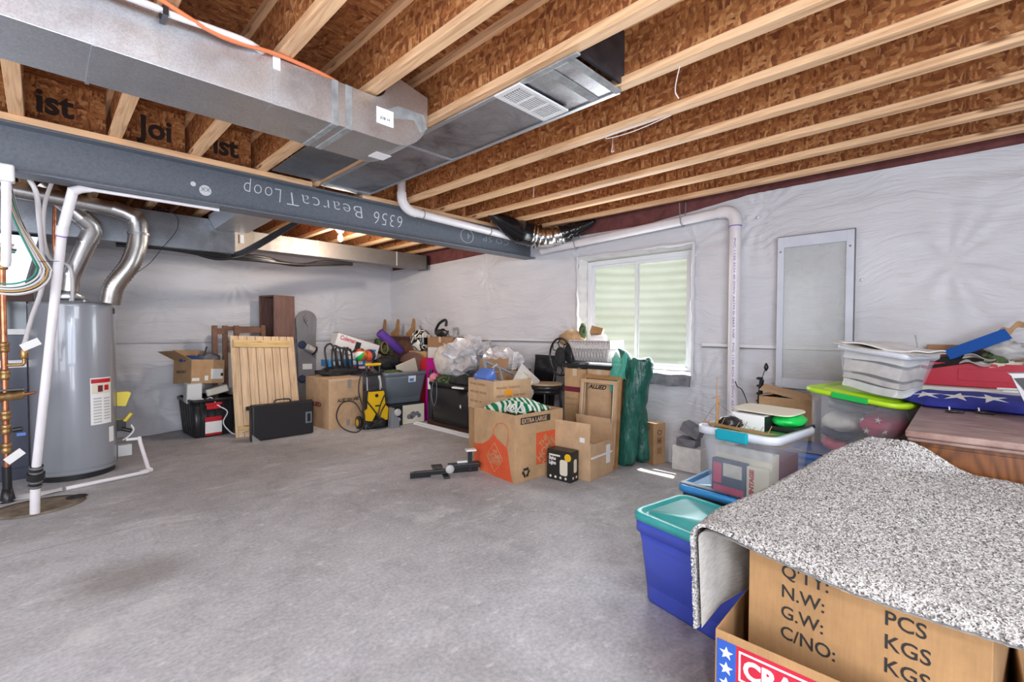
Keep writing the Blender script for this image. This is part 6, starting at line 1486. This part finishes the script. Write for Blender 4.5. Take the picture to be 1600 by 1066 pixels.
# black car jack / rack on the floor
jk = thing('floor_jack', 'low black metal roller stand lying on the floor left of the extra large box', 'stand', (2.42, 3.17, 0), (0, 0, -28))
MB().box(-0.27, 0.28, -0.018, 0.018, 0.018, 0.055).build('bar', 'black_metal', jk, bevel=0.004)
MB().box(-0.30, -0.13, -0.012, 0.012, 0.0, 0.05).build('foot_bar', 'black_metal', jk, bevel=0.003)
MB().box(0.02, 0.30, -0.035, 0.035, 0.055, 0.095).build('upper_bar', 'black', jk, bevel=0.006)
MB().box(-0.12, -0.03, -0.05, 0.05, 0.075, 0.090).box(-0.09, -0.06, -0.02, 0.02, 0.055, 0.075).build('clamp', 'black', jk, bevel=0.003)
MB().lathe([(0.01, -0.012), (0.035, -0.012), (0.038, 0), (0.035, 0.012), (0.01, 0.012)], 24, T(0.03, -0.032, 0.06) @ rotm(90, 0, 0)).build('wheel', 'grey_light', jk)
MB().box(-0.03, 0.02, -0.10, 0.0, 0.0, 0.014).build('foot', 'black_metal', jk, bevel=0.003)
MB().box(0.19, 0.225, -0.03, 0.0, 0.03, 0.20).build('upright', 'black', jk, bevel=0.004)
MB().box(0.17, 0.26, -0.045, 0.02, 0.20, 0.215).box(0.10, 0.20, 0.0, 0.03, 0.095, 0.11).build('white_pad', 'white', jk, bevel=0.003)

# low things under the window's right end
for i, (y, z, r_, lb_) in enumerate(((1.74, 0.33, 24, 'upper grey foam block tilted against the sheeting left of the clear tote'), (1.76, 0.22, 2, 'lower flat grey foam block under the tilted one by the clear tote'))):
    tag(MB().box(-0.07, 0.06, -0.085, 0.085, 0, 0.085 if i == 0 else 0.07, T(4.05, y, z) @ rotm(r_, 0, 0)).build('foam_block', 'fabric_grey', bevel=0.004), lb_, 'block')
tag(MB().box(3.97, 4.12, 1.62, 1.88, 0.0, 0.218).build('white_bin', 'fabric_white', bevel=0.01), 'white wrapped block on the floor below the two grey foam blocks', 'block')
pl_ = thing('plant_light_pole', 'thin black pole with a bulb-like tip and wires near the white pipe', 'lamp pole', (4.02, 1.175, 0))
MB().tube([(0, 0, 0), (0, 0.0, 0.70), (0, -0.015, 0.86)], [0.014, 0.016, 0.018], 10).build('pole', 'black_metal', pl_)
for z in (0.68, 0.74, 0.80, 0.86): MB().lathe([(0.018, z), (0.028, z + 0.008), (0.018, z + 0.02)], 12).build('collar', 'black_metal', pl_)
MB().tube(smooth_path([(0, -0.015, 0.86), (0, -0.03, 0.92), (0, -0.04, 0.945)], 4), 0.003, 6).build('wire', 'black', pl_)
MB().lathe([(0.004, 0.93), (0.016, 0.95), (0.018, 0.965), (0.010, 0.985), (0.003, 0.995)], 12, T(0, -0.045, 0)).build('tip_bulb', 'black', pl_)
tag(MB().tube(smooth_path([(4.02, 1.36, 0.83), (4.01, 1.34, 0.79), (3.99, 1.30, 0.77), (3.97, 1.26, 0.70), (3.97, 1.24, 0.62)], 6), 0.004, 6).build('extension_lead', 'black'), 'thin dark cord hanging just right of the white downpipe', 'cord')
rc = thing('back_carton', 'brown carton with a slanting raised flap, against the wall under the glass panel', 'box', (3.99, 0.95, 0), (0, 0, 0))
carton(rc, 0.24, 0.37, 0.75, 'card', 'open', {'y+': (12, 0.10)})
MB().box(-0.13, -0.115, -0.2, 0.17, 0.0, 0.005, T(0, 0, 0.80) @ rotm(-10, 0, 0) @ T(0, 0, 0)).build('flap', 'card_light', rc) if False else None
MB().box(-0.16, -0.02, -0.19, 0.185, 0, 0.004, T(0.03, 0, 0.80) @ rotm(11, -14, 0)).build('flap', 'card_light', rc)
tag(MB().blob((4.0, 0.90, 0.735), (0.09, 0.13, 0.03), 0.2, 2, 4).build('green_cloth', 'green_film'), 'dark green cloth inside the carton under the glass panel', 'cloth')

# ================================================================== foreground stack at the right
t1_ = thing('blue_tote', 'royal blue storage tote with a teal lid at the front left of the stack', 'tote', (2.058, 0.766, 0), (0, 0, -11))
tub(t1_, 0.37, 0.59, 0.385, 'blue', 0.88, 0.045, 0.012, 0.06, step=0.66)
lid(t1_, 0.40, 0.62, 0.412, 'teal', 0.06, 0.034)
text('P I', 0.06, frame((-0.172, 0.02, 0.20), (0, -1, 0), (0.08, 0, 1)), 'fabric_navy', t1_, 'marker_lettering', bold=-0.001)
t2_ = thing('blue_lidded_tote', 'tote with a bright blue lid and dark latch under the clear tote', 'tote', (2.585, 0.785, 0), (0, 0, -3))
tub(t2_, 0.39, 0.57, 0.395, 'black', 0.90, 0.045, 0.010, 0.05)
lid(t2_, 0.43, 0.62, 0.425, 'blue_lid', 0.06, 0.034)
MB().box(-0.19, -0.15, 0.05, 0.30, 0.4255, 0.432).build('latch', 'grey', t2_, bevel=0.003)
# clear tote
ck = thing('clear_tote', 'see-through tote with teal handles holding books, on the bright blue lid', 'tote', (2.535, 0.757, 0.4335), (0, 0, -9))
tub(ck, 0.42, 0.36, 0.335, 'clear', 0.86, 0.045, 0.022, 0.035, rim_m='clear_rim')
MB().box(-0.246, -0.224, -0.078, 0.078, 0.285, 0.337).build('handle', 'teal_latch', ck, bevel=0.008)
MB().box(-0.195, -0.17, -0.165, 0.165, 0.006, 0.20, rotm(0, 0, 0)).build('book_block', 'fabric_red', ck) if False else None
def book(parent_label, x, y, z, w, d, h, m_, rot=(0, 0, 0), pages=True):
    t = thing('book', parent_label, 'book'); t.matrix_world = ck.matrix_world @ T(0, 0, 0) if False else T(0, 0, 0)
    return t
ckm = T(2.535, 0.757, 0.4335) @ rotm(0, 0, -9) @ Matrix.Diagonal((0.84, 0.86, 1, 1))
for i, (x0, x1, y0, y1, z1, m_, lb_) in enumerate((
    (-0.195, -0.15, -0.04, 0.16, 0.17, 'fabric_navy', 'dark patterned album facing out at the left inside the clear tote'),
    (-0.195, -0.15, -0.165, -0.045, 0.165, 'cream', 'cream box with red lettering at the right inside the clear tote'),
    (-0.145, -0.06, -0.16, 0.165, 0.225, 'cream', 'cream board behind the albums inside the clear tote'),
    (-0.05, 0.19, -0.16, 0.16, 0.20, 'maroon', 'dark red stack of books at the back of the clear tote'))):
    b_ = thing('album' if i == 0 else 'packed_box', lb_, 'book' if i in (0, 3) else 'box'); b_.matrix_world = ckm
    MB().box(x0, x1, y0, y1, 0.006, z1).build('body', m_, b_, bevel=0.003)
    if i == 0:
        MB().box(-0.1965, -0.1952, -0.03, 0.15, 0.006, 0.04).box(-0.1965, -0.1952, 0.10, 0.15, 0.05, 0.15).build('cover_print', 'fabric_red', b_)
        MB().box(-0.1965, -0.1952, -0.02, 0.09, 0.09, 0.155).build('cover_picture', 'fabric_beige', b_)
    if i == 1: text('VINTAGE', 0.032, frame((-0.1958, -0.085, 0.02), (0, 0, 1), (0, 1, 0)), 'red', b_, bold=0.002)
    if i == 2: MB().box(-0.150, -0.1455, -0.165, 0.165, 0.195, 0.24, rotm(0, 0, 0)).build('pale_slat', 'fabric_beige', b_)
tp_ = MB().box(-0.235, 0.235, -0.195, 0.195, 0.300, 0.314)
tg = thing('green_board', 'green board laid flat across the top of the clear tote', 'board'); tg.matrix_world = ckm
tp_.build('board', mat('grass_green_board', (0.08, 0.33, 0.09), 0.5), tg)
wbx = thing('white_box', 'small white box with a black end on top of the clear tote', 'box', (2.62, 0.775, 0.748), (0, 0, -10))
MB().box(-0.10, 0.10, -0.085, 0.085, 0, 0.075).build('box_body', 'white_paper', wbx, bevel=0.002)
MB().box(-0.10, 0.10, -0.0868, -0.0855, 0.001, 0.074).build('black_end', 'black', wbx)
MB().box(-0.08, 0.08, -0.07, 0.07, 0.0752, 0.0765).build('top_print', 'grey', wbx)
gpk = thing('green_packet', 'bright green plastic packet right of the small white box on the clear tote', 'packet', (2.66, 0.640, 0.752), (0, 0, -10))
MB().blob((0, 0, 0.045), (0.11, 0.075, 0.035), 0.12, 2, 9).build('packet', 'green_latch', gpk)
MB().box(-0.115, 0.115, -0.08, 0.07, 0, 0.022).build('black_base', 'black', gpk, bevel=0.006)
tag(MB().prism([(p[0], p[1]) for p in rr(0.20, 0.31, 0.05, 0, 4)], 0, 0.006, 'z', T(2.655, 0.735, 0.835) @ rotm(0, -3, -12)).build('cream_tray', 'cream'), 'thin cream tray lying over the white box on the clear tote', 'tray')
sh_ = thing('model_ship', 'bare wooden ship model hull with one tall mast on the clear tote front', 'ship model', (2.40, 0.80, 0.762), (0, 0, -105))
MB().prism([(-0.20, 0.012), (-0.15, 0.0), (0.13, 0.0), (0.20, 0.014), (0.13, 0.010), (-0.15, 0.010)], -0.012, 0.012, 'y').build('hull', 'gold_wood', sh_)
MB().tube([(-0.115, 0, 0.01), (-0.115, 0.0, 0.25)], [0.0045, 0.0022], 6).build('mast', 'gold_wood', sh_)
MB().tube([(-0.115, 0.004, 0.0), (-0.11, 0.006, 0.14)], 0.006, 6).build('mast_foot', 'gold_wood', sh_)
MB().tube([(-0.145, 0, 0.135), (-0.09, 0, 0.155)], 0.002, 5).build('yard', 'gold_wood', sh_)
for i in range(9):
    x = -0.16 + 0.04 * i; MB().tube([(x, -0.012, 0.01), (x + 0.012, 0.0, 0.028 + 0.01 * (i % 3))], 0.0018, 5).build('deck_post', 'gold_wood', sh_)
for p in ((-0.19, 0.012), (0.08, 0.012)): MB().tube([(-0.115, 0, 0.12), (p[0], 0, p[1])], 0.0008, 4).build('rigging', 'black', sh_)
tag(MB().blob((2.50, 0.87, 0.775), (0.05, 0.06, 0.028), 0.4, 3, 3).build('black_cord_wad', 'black'), 'small black wad of cord behind the ship model', 'cord')
# blue tinted tote with lid
t3_ = thing('tinted_blue_tote', 'see-through blue tote with a mid blue lid and dark latches under the lime-lidded bin', 'tote', (3.66, 0.53, 0), (0, 0, 0))
tub(t3_, 0.40, 0.58, 0.43, 'clear_blue', 0.88, 0.05, 0.012, 0.05)
lid(t3_, 0.45, 0.64, 0.458, 'blue_dusty', 0.06, 0.036)
MB().box(-0.19, -0.13, 0.02, 0.30, 0.4585, 0.465).build('latch', 'grey', t3_, bevel=0.003)
# lime bin
lm = thing('lime_lidded_bin', 'see-through storage bin with a lime green lid, full of clothes', 'bin', (3.56, 0.452, 0.470), (6.0, 0, -14))
tub(lm, 0.54, 0.47, 0.385, 'clear', 0.90, 0.08, 0.006, 0.03)
lb3 = lid(lm, 0.60, 0.52, 0.412, 'lime', 0.10, 0.026, inset=0.06)
MB().box(-0.310, -0.296, -0.10, 0.085, 0.381, 0.413).build('latch', 'green_latch', lm, bevel=0.004)
lmm = T(3.56, 0.452, 0.470) @ Euler((R(6.0), 0, R(-14))).to_matrix().to_4x4()
for i, (c, r_, m_, lb_) in enumerate((
    ((0, 0.08, 0.06), (0.21, 0.12, 0.05), 'fabric_pink', 'pink cloth at the bottom of the lime-lidded bin'),
    ((0, 0.10, 0.13), (0.225, 0.11, 0.035), 'fabric_navy', 'dark grey-blue cloth above the pink one in the lime-lidded bin'),
    ((-0.02, 0.09, 0.205), (0.22, 0.12, 0.065), 'fabric_white', 'folded white garment at the left in the lime-lidded bin'),
    ((-0.01, 0.09, 0.32), (0.20, 0.12, 0.055), 'grey', 'slate blue cloth at the top left in the lime-lidded bin'),
    ((-0.02, -0.10, 0.24), (0.22, 0.10, 0.085), 'fabric_red', 'raspberry cloth with white snowflakes in the lime-lidded bin'),
    ((-0.02, -0.06, 0.09), (0.21, 0.13, 0.07), 'fabric_grey', 'grey fluffy cloth at the lower right in the lime-lidded bin'))):
    q = MB().blob(c, r_, 0.16, 2, 50 + i, 3, mtx=lmm)
    o_ = tag(q.build('folded_cloth', m_), lb_, 'cloth')
    if i == 4:
        for (y, z) in ((-0.05, 0.27), (-0.13, 0.29), (-0.09, 0.22), (-0.16, 0.23), (-0.12, 0.18)):
            MB().prism(star(0, 0, 0.020, 10 * y, 0.35), 0, 0.001, 'z', lmm @ frame((-0.247 + 0.9 * abs(y + 0.1), y, z), (0, -1, 0), (0, 0, 1))).build('snowflake', 'fabric_white', o_)
# paper bin
pb = thing('paper_bin', 'small see-through bin stuffed with papers on the lime green lid', 'bin', (3.40, 0.355, 0.893), (7.5, 0, -22))
tub(pb, 0.31, 0.35, 0.26, 'clear', 0.80, 0.03, 0.012, 0.03, rim_m='clear_rim')
pbm = T(3.40, 0.355, 0.893) @ Euler((R(7.5), 0, R(-22))).to_matrix().to_4x4()
for i, (z, th, m_, lb_) in enumerate(((0.006, 0.05, 'fabric_white', 'crumpled white papers at the bottom of the small paper bin'), (0.06, 0.035, 'fabric_beige', 'pale folded sheets low in the small paper bin'), (0.10, 0.075, 'fabric_beige', 'thick beige folder standing inside the small paper bin'), (0.18, 0.06, 'fabric_white', 'loose white papers near the top of the small paper bin'))):
    w_ = 0.112 + 0.06 * z
    q = MB().grid(lambda u, v: (-w_ + 2 * w_ * u, -w_ * 1.25 + 2.5 * w_ * v, z + th - 0.005 * math.sin(v * 5 + i) - 0.006 * math.sin(u * 7)), 12, 12, th * 0.85, pbm)
    tag(q.build('paper_stack', m_), lb_, 'papers')
for i, (z, w, d, rz, m_, lb_) in enumerate(((0.262, 0.34, 0.40, 3, 'fabric_beige', 'wavy beige folder laid over the small paper bin, lower of two'), (0.278, 0.32, 0.385, -3, 'white_paper', 'white sheet lying on top of the small paper bin'))):
    q = MB().grid(lambda u, v: (-w / 2 + w * u, -d / 2 + d * v, z + 0.007 * math.sin(v * 8 + 3 * i) + 0.004 * math.sin(u * 9)), 14, 18, 0.007, pbm @ rotm(0, 0, rz))
    tag(q.build('top_papers', m_), lb_, 'papers')
# small thing behind the lime lid
tag(MB().box(-0.05, 0.05, -0.07, 0.07, 0, 0.06, T(4.02, 0.66, 0.80) @ rotm(10, 0, 0)).build('grey_gadget', 'grey'), 'small grey gadget behind the left corner of the lime green lid', 'gadget')
tag(MB().box(3.93, 4.11, 0.45, 0.74, 0.0, 0.795).build('narrow_carton', 'fold'), 'narrow white box against the wall behind the lime-lidded bin', 'box')
# desk
dk = thing('oak_desk', 'oak cabinet with a dusty dark walnut top at the right picture edge', 'cabinet', (0, 0, 0))
MB().box(2.445, 3.76, -0.95, 0.172, 0.822, 0.85).box(2.452, 3.755, -0.945, 0.166, 0.806, 0.8215).build('top', 'desk_top', dk, bevel=0.006)
MB().box(2.475, 3.74, -0.93, 0.150, 0.0, 0.806).build('carcass', 'oak', dk, bevel=0.003)
for (y, z) in ((0.158, 0.79), (0.158, 0.70)): pass
MB().box(2.4685, 2.4748, -0.92, 0.149, 0.02, 0.79).build('front_panel', 'oak', dk, bevel=0.002)
# folded flag
fg = thing('folded_flag', 'folded dark blue flag with white stars lying on the walnut cabinet top', 'flag', (0, 0, 0))
def flagf(u, v):
    # u across (front to back), v along -Y
    x = 3.24 + 0.42 * u; y = 0.30 - 0.62 * v
    w = min(1, v / 0.28 + 0.12); x = 3.45 + (x - 3.45) * w
    prof = math.sin(PI * min(1, u * 0.98 + 0.01)) ** 0.7
    return (x, y, 0.876 + 0.070 * prof * w * (1 + 0.05 * math.sin(v * 14)) + (0.02 * (1 - w)) - 0.022)
MB().grid(flagf, 26, 40, 0.004).build('flag_top', 'flag_blue', fg)
MB().prism([(3.25, 0.852), (3.65, 0.852), (3.58, 0.87), (3.32, 0.87)], -0.32, 0.16, 'y').build('flag_fold', 'flag_blue', fg)
for k, (y, r0) in enumerate(((0.155, 12), (0.03, -8), (-0.092, 20))):
    pts = star(0, 0, 0.074, r0, 0.33); vs = []
    cu, cv = 0.24, (0.30 - y) / 0.62
    P = [flagf(cu + b / 0.42 * 0.75, cv - a / 0.62) for a, b in pts]; cen = flagf(cu, cv)
    vs = [(p[0] - 0.004, p[1], p[2] + 0.0045) for p in P] + [(cen[0] - 0.004, cen[1], cen[2] + 0.0055)]
    MB().add(vs, [(i, (i + 1) % 10, 10) for i in range(10)]).build('star', 'fabric_white', fg)
for (y0, y1, x, z) in ((-0.12, -0.40, 3.64, 0.938), (-0.14, -0.42, 3.56, 0.932)): MB().tube([(x, y0, z), (x, y1, z + 0.004)], 0.008, 6).build('white_stripe', 'fabric_white', fg)
tag(MB().grid(lambda u, v: (3.50 + 0.2 * u, 0.30 - 0.2 * v, 0.875 + 0.004 * math.sin(u * 9)), 6, 6, 0.004).build('loose_sheet', 'white_paper'), 'white sheet corner under the left tip of the folded flag', 'paper') if False else None
# sunglasses-like small black objects
for i, (x, y, lb_) in enumerate(((3.13, 0.045, 'left of two small black clips lying on the dusty cabinet top'), (3.19, -0.058, 'right of two small black clips lying on the dusty cabinet top'))):
    t = thing('black_clip', lb_, 'clip', (x, y, 0.851), (0, 0, 95))
    MB().blob((0, 0, 0.006), (0.028, 0.012, 0.007), 0.1, 2, i).blob((-0.03, 0.004, 0.005), (0.014, 0.008, 0.005), 0.1, 2, i).build('clip_body', 'black', t)
    MB().tube([(0.01, 0, 0.01), (0.012, 0.0, 0.028)], 0.0035, 6).build('white_pin', 'white', t)
# metal appliance at the edge
mt_ = thing('bench_tool', 'brushed metal tool with a black grip panel cut by the right picture edge', 'tool', (3.0, -0.185, 0.852), (0, 0, 0))
MB().prism([(0.0, 0.0), (-0.03, 0.0), (0.045, 0.205), (0.055, 0.215), (0.005, 0.218), (-0.02, 0.20), (-0.06, 0.12), (-0.09, 0.10), (-0.10, 0.0)], -0.05, 0.03, 'x').build('metal_body', 'metal', mt_, bevel=0.006)
MB().prism([(0.038, 0.195), (0.0, 0.20), (-0.045, 0.13), (-0.012, 0.115)], -0.054, -0.0505, 'x').build('grip_panel', 'black', mt_)
MB().box(-0.06, -0.052, -0.10, -0.04, 0.07, 0.09).build('steel_jaw', 'metal', mt_, bevel=0.003)
# white ledge and red box
tag(MB().box(3.80, 4.08, -0.80, 0.255, 0.0, 0.915).build('white_chest', 'fold', bevel=0.004), 'white chest behind the oak cabinet carrying the red box', 'chest')
rb = thing('red_box', 'dark red open cardboard box full of papers behind the folded flag', 'box', (4.00, -0.06, 0.918), (0, 0, 2))
MB().box(-0.10, -0.094, -0.26, 0.26, 0, 0.140).box(0.10, 0.106, -0.26, 0.26, 0, 0.140).box(-0.094, 0.10, -0.26, -0.254, 0, 0.140).box(-0.094, 0.10, 0.254, 0.26, 0, 0.140).box(-0.094, 0.10, -0.254, 0.254, 0, 0.006).build('box_body', 'red_card', rb, bevel=0.002)
MB().box(0.106, 0.112, -0.20, 0.245, 0.06, 0.245).build('raised_back_flap', 'card_dark', rb, bevel=0.004)
MB().box(-0.1035, -0.1005, -0.12, 0.10, 0.035, 0.105).build('front_tab', 'red_card', rb, bevel=0.003)
MB().box(-0.1015, -0.1003, -0.03, 0.0, 0.126, 0.132).build('white_mark', 'white_paper', rb)
tag(MB().box(-0.145, 0.145, -0.004, 0.004, -0.03, 0.045, T(3.93, -0.045, 1.165) @ rotm(0, 0, -90) @ rotm(0, -28, 0) @ rotm(-35, 0, 0)).build('blue_folder', mat('office_blue', (0.015, 0.11, 0.45), 0.4)), 'bright blue folder slanting up out of the red box', 'folder')
tag(MB().box(-0.15, 0.10, -0.004, 0.004, -0.04, 0.04, T(3.91, 0.03, 1.08) @ rotm(0, 0, -90) @ rotm(0, -14, 0) @ rotm(-50, 0, 0)).build('black_folder', 'black'), 'black folder under the blue one in the red box', 'folder')
cr = MB(); cr.grid(lambda u, v: (3.87 + 0.04 * math.sin(PI * u), 0.03 - 0.13 * v - 0.02 * u, 1.055 + 0.055 * u * (1 - 0.3 * v) + 0.012 * math.sin(v * 6)), 8, 12, 0.003)
tag(cr.build('rolled_magazine', 'fabric_beige'), 'curled pale magazine over the front rim of the red box', 'magazine')
for i, (y, z, rz, m_, lb_) in enumerate(((-0.10, 1.085, 20, 'camo', 'crumpled dark printed papers in the middle of the red box'), (-0.17, 1.14, -10, 'grey_light', 'grey paper standing right of the blue folder in the red box'), (0.17, 1.085, 5, 'fabric_beige', 'pale round paper end at the left in the red box'), (-0.14, 1.05, 0, 'cream', 'white picture page curling over the red box rim'))):
    tag(MB().blob((3.95, y, z), (0.05, 0.085 if i != 2 else 0.05, 0.035 if i != 1 else 0.055), 0.5, 3, 70 + i, 3, ridge=(i == 0)).build('paper_heap', m_), lb_, 'papers')
bgm = MB(); bgm.grid(lambda u, v: (3.97 + 0.05 * math.sin(u * 3), -0.135 - 0.12 * u, 1.20 + 0.10 * u + 0.055 * v * (1 - 0.5 * u) + 0.012 * math.sin(u * 13)), 12, 6, 0.004)
tag(bgm.build('brown_paper_bag', 'card'), 'crumpled brown paper bag sticking up at the right of the red box', 'bag')
tag(MB().tube([(3.90, 0.205, 1.02), (3.90, 0.235, 1.225)], 0.0035, 6).build('knitting_needle', 'metal'), 'thin grey rod standing at the left end of the red box', 'rod')

# big shipping boxes and carpet
cf = thing('tool_box_carton', 'open carton with a red, white and blue printed front at the bottom right', 'box', (1.755, 0.205, 0), (0, 0, 1))
carton(cf, 0.665, 0.655, 0.35, 'card_big', 'open')
CF = frame((-0.3330, 0.3275, 0), (0, -1, 0), (0, 0, 1))
MB().box(0.006, 0.645, 0.0, 0.325, 0, 0.0006, CF).build('print_panel', 'red_card', cf)
MB().box(0.006, 0.060, 0.0, 0.325, 0.0007, 0.0012, CF).build('blue_strip', mat('print_blue', (0.02, 0.09, 0.42), 0.6), cf)
for k in range(6): MB().prism(star(0.033, 0.290 - 0.046 * k, 0.020, 0, 0.42), 0.0013, 0.0018, 'z', CF).build('star', 'white_paper', cf)
lg_ = MB(); lg_.box(0.068, 0.46, 0.308, 0.314, 0.0007, 0.0013, CF).box(0.068, 0.46, 0.226, 0.232, 0.0007, 0.0013, CF).box(0.068, 0.073, 0.232, 0.308, 0.0007, 0.0013, CF)
lg_.build('logo_border', 'white_paper', cf)
text('CRAFTSMAN', 0.072, CF @ T(0.080, 0.245, 0.0009), 'white_paper', cf, 'brand_lettering', sx=0.92, bold=0.0030)
MB().box(0.075, 0.62, 0.02, 0.205, 0.0007, 0.0013, CF).build('dark_print', 'grey', cf)
text('5 GALLON WET/DRY VAC', 0.05, CF @ T(0.085, 0.10, 0.0016), 'white_paper', cf, 'brand_lettering', sx=0.9, bold=0.001)

bx_ = thing('shipping_box', 'big brown shipping box printed with quantity and weight lines, under the carpet', 'box', (1.80, 0.178, 0.012), (0, 0, -6))
carton(bx_, 0.58, 0.53, 0.603, 'card_big', 'closed', t=0.006)
BF = frame((-0.2908, 0.265, 0), (0, -1, 0), (0, 0, 1))
for s_, x, z in (("Q'TY:", 0.092, 0.512), ('N.W:', 0.092, 0.451), ('G.W:', 0.092, 0.390), ('C/NO:', 0.092, 0.329), ('PCS', 0.335, 0.488), ('KGS', 0.335, 0.427), ('KGS', 0.335, 0.366)):
    text(s_, 0.053, BF @ T(x, z, 0), 'ink', bx_, sx=0.95, bold=0.0004)
MB().box(-0.292, -0.2915, -0.06, 0.0, 0.21, 0.27).build('peeled_tape', 'tape', bx_)
sc2 = thing('support_carton', 'plain brown carton under the far end of the carpet beside the oak cabinet', 'box', (2.265, 0.02, 0), (0, 0, 0))
carton(sc2, 0.28, 0.42, 0.655, 'card_big', 'closed')

rug = thing('carpet_remnant', 'thick speckled grey and white carpet remnant draped over the boxes at the right', 'carpet', (0, 0, 0))
cxs = [1.425, 1.60, 1.88, 2.15, 2.30, 2.425]; cys = [0.555, 0.560, 0.49, 0.425, 0.372, 0.265]; czs = [0.645, 0.645, 0.665, 0.700, 0.742, 0.800]
cx2 = [0.625, 0.628, 0.645, 0.682, 0.692, 0.702]
def crest(u):
    x = 1.425 + u * 1.0
    return x, float(np.interp(x, cxs, cys)), float(np.interp(x, cxs, czs)), float(np.interp(x, cxs, cx2))
NV = 300; FL = 0.20
def rugpt(u, v):
    """u front to back; v: first the hanging flap, then the top surface going to the right"""
    x, yc, zc, zr = crest(u)
    xo = x - 0.02 * math.sin(PI * max(0, min(1, (0.6 - v)))) * 0 
    if v < FL:
        t = v / FL                       # 0 = lower edge of the flap
        Lf = 0.355
        a = (1 - t)
        # quarter turn then straight drop
        r_ = 0.045
        s_ = a * Lf
        if s_ < r_ * PI / 2:
            th = s_ / r_; return (x, yc + r_ * math.sin(th), zc - r_ + r_ * math.cos(th))
        return (x + 0.0, yc + r_ - 0.05 * (s_ - r_ * PI / 2), zc - r_ - (s_ - r_ * PI / 2))
    t = (v - FL) / (1 - FL); y = yc - t * 0.95 - 0.0
    k = min(1, t / 0.42); k = k * k * (3 - 2 * k)
    if u > 0.80:
        k2 = (u - 0.8) / 0.2; kk = min(1, max(0, (t - 0.10) / 0.22)); kk = kk * kk * (3 - 2 * kk); k = k * (1 - k2) + kk * k2
    z = zc * (1 - k) + zr * k + 0.004 * math.sin(9 * y + 3 * x)
    if u < 0.06: z -= 0.020 * (1 - u / 0.06) ** 1.5 * min(1, t / 0.15)
    xx = x - 0.03 * k * (1 - u) - 0.0
    if u < 0.02: xx += 0.006 * noise.noise(Vector((y * 60, 3, 0)))
    return (xx, y, z)
def rough(p, s):
    n_ = noise.noise(Vector(p) * 95) * 0.0028 + noise.noise(Vector(p) * 210) * 0.0022
    return (p[0] + n_ * s[0], p[1] + n_ * s[1], p[2] + n_ * s[2])
rp = MB(); rp.grid(lambda u, v: rough(rugpt(u, v), (0.3, 1.0 if v < FL * 0.8 else 0.2, 1.0)), 210, 260, 0.011)
rp.build('pile', 'rug', rug)
rk = MB()
def backpt(u, v):
    p = Vector(rugpt(0.004 + u * 0.99, 0.004 + v * 0.99)); e = 0.004
    du = Vector(rugpt(min(1, u + e), v)) - Vector(rugpt(max(0, u - e), v)); dv = Vector(rugpt(u, min(1, v + e))) - Vector(rugpt(u, max(0, v - e)))
    n_ = du.cross(dv).normalized()
    if n_.z > 0 and v > FL: n_ = -n_
    elif v <= FL: n_ = -n_ if n_.y > 0 else n_
    return tuple(p + n_ * 0.0135)
rk.grid(backpt, 60, 120, 0.0)
rk.build('backing', 'rug_back', rug)

# ================================================================== groups of repeats
GROUPS = {'floor_joist': None, 'blocking_panel': 'blocking panels between the joists over the beam', 'insulation_batt': 'insulation showing above the wall sheeting', 'tack': 'tacks holding the wall sheeting',
          'wire': 'loose wires hanging from the joists', 'game_box': 'game boxes stacked on the far pile', 'cord_loop': 'cord loops over the rim of the extra large box', 'framed_print': 'picture frames around the moving boxes',
          'green_wrapped_roll': 'green wrapped rolls under the window', 'foam_block': 'grey foam blocks by the window wall', 'packed_box': 'things packed in the clear tote', 'folded_cloth': 'clothes in the lime-lidded bin',
          'paper_stack': 'papers in the small paper bin', 'top_papers': 'papers lying on the small paper bin', 'paper_heap': 'papers in the red box', 'black_clip': 'black clips on the cabinet top'}
for o in bpy.data.objects:
    if o.parent is None and 'label' in o:
        k_ = o.name.split('.')[0]
        if k_ == 'floor_joist':
            o['group'] = 'floor joists before the steel beam' if 'near side' in o['label'] else 'floor joists beyond the steel beam'
        elif k_ in GROUPS:
            o['group'] = GROUPS[k_]
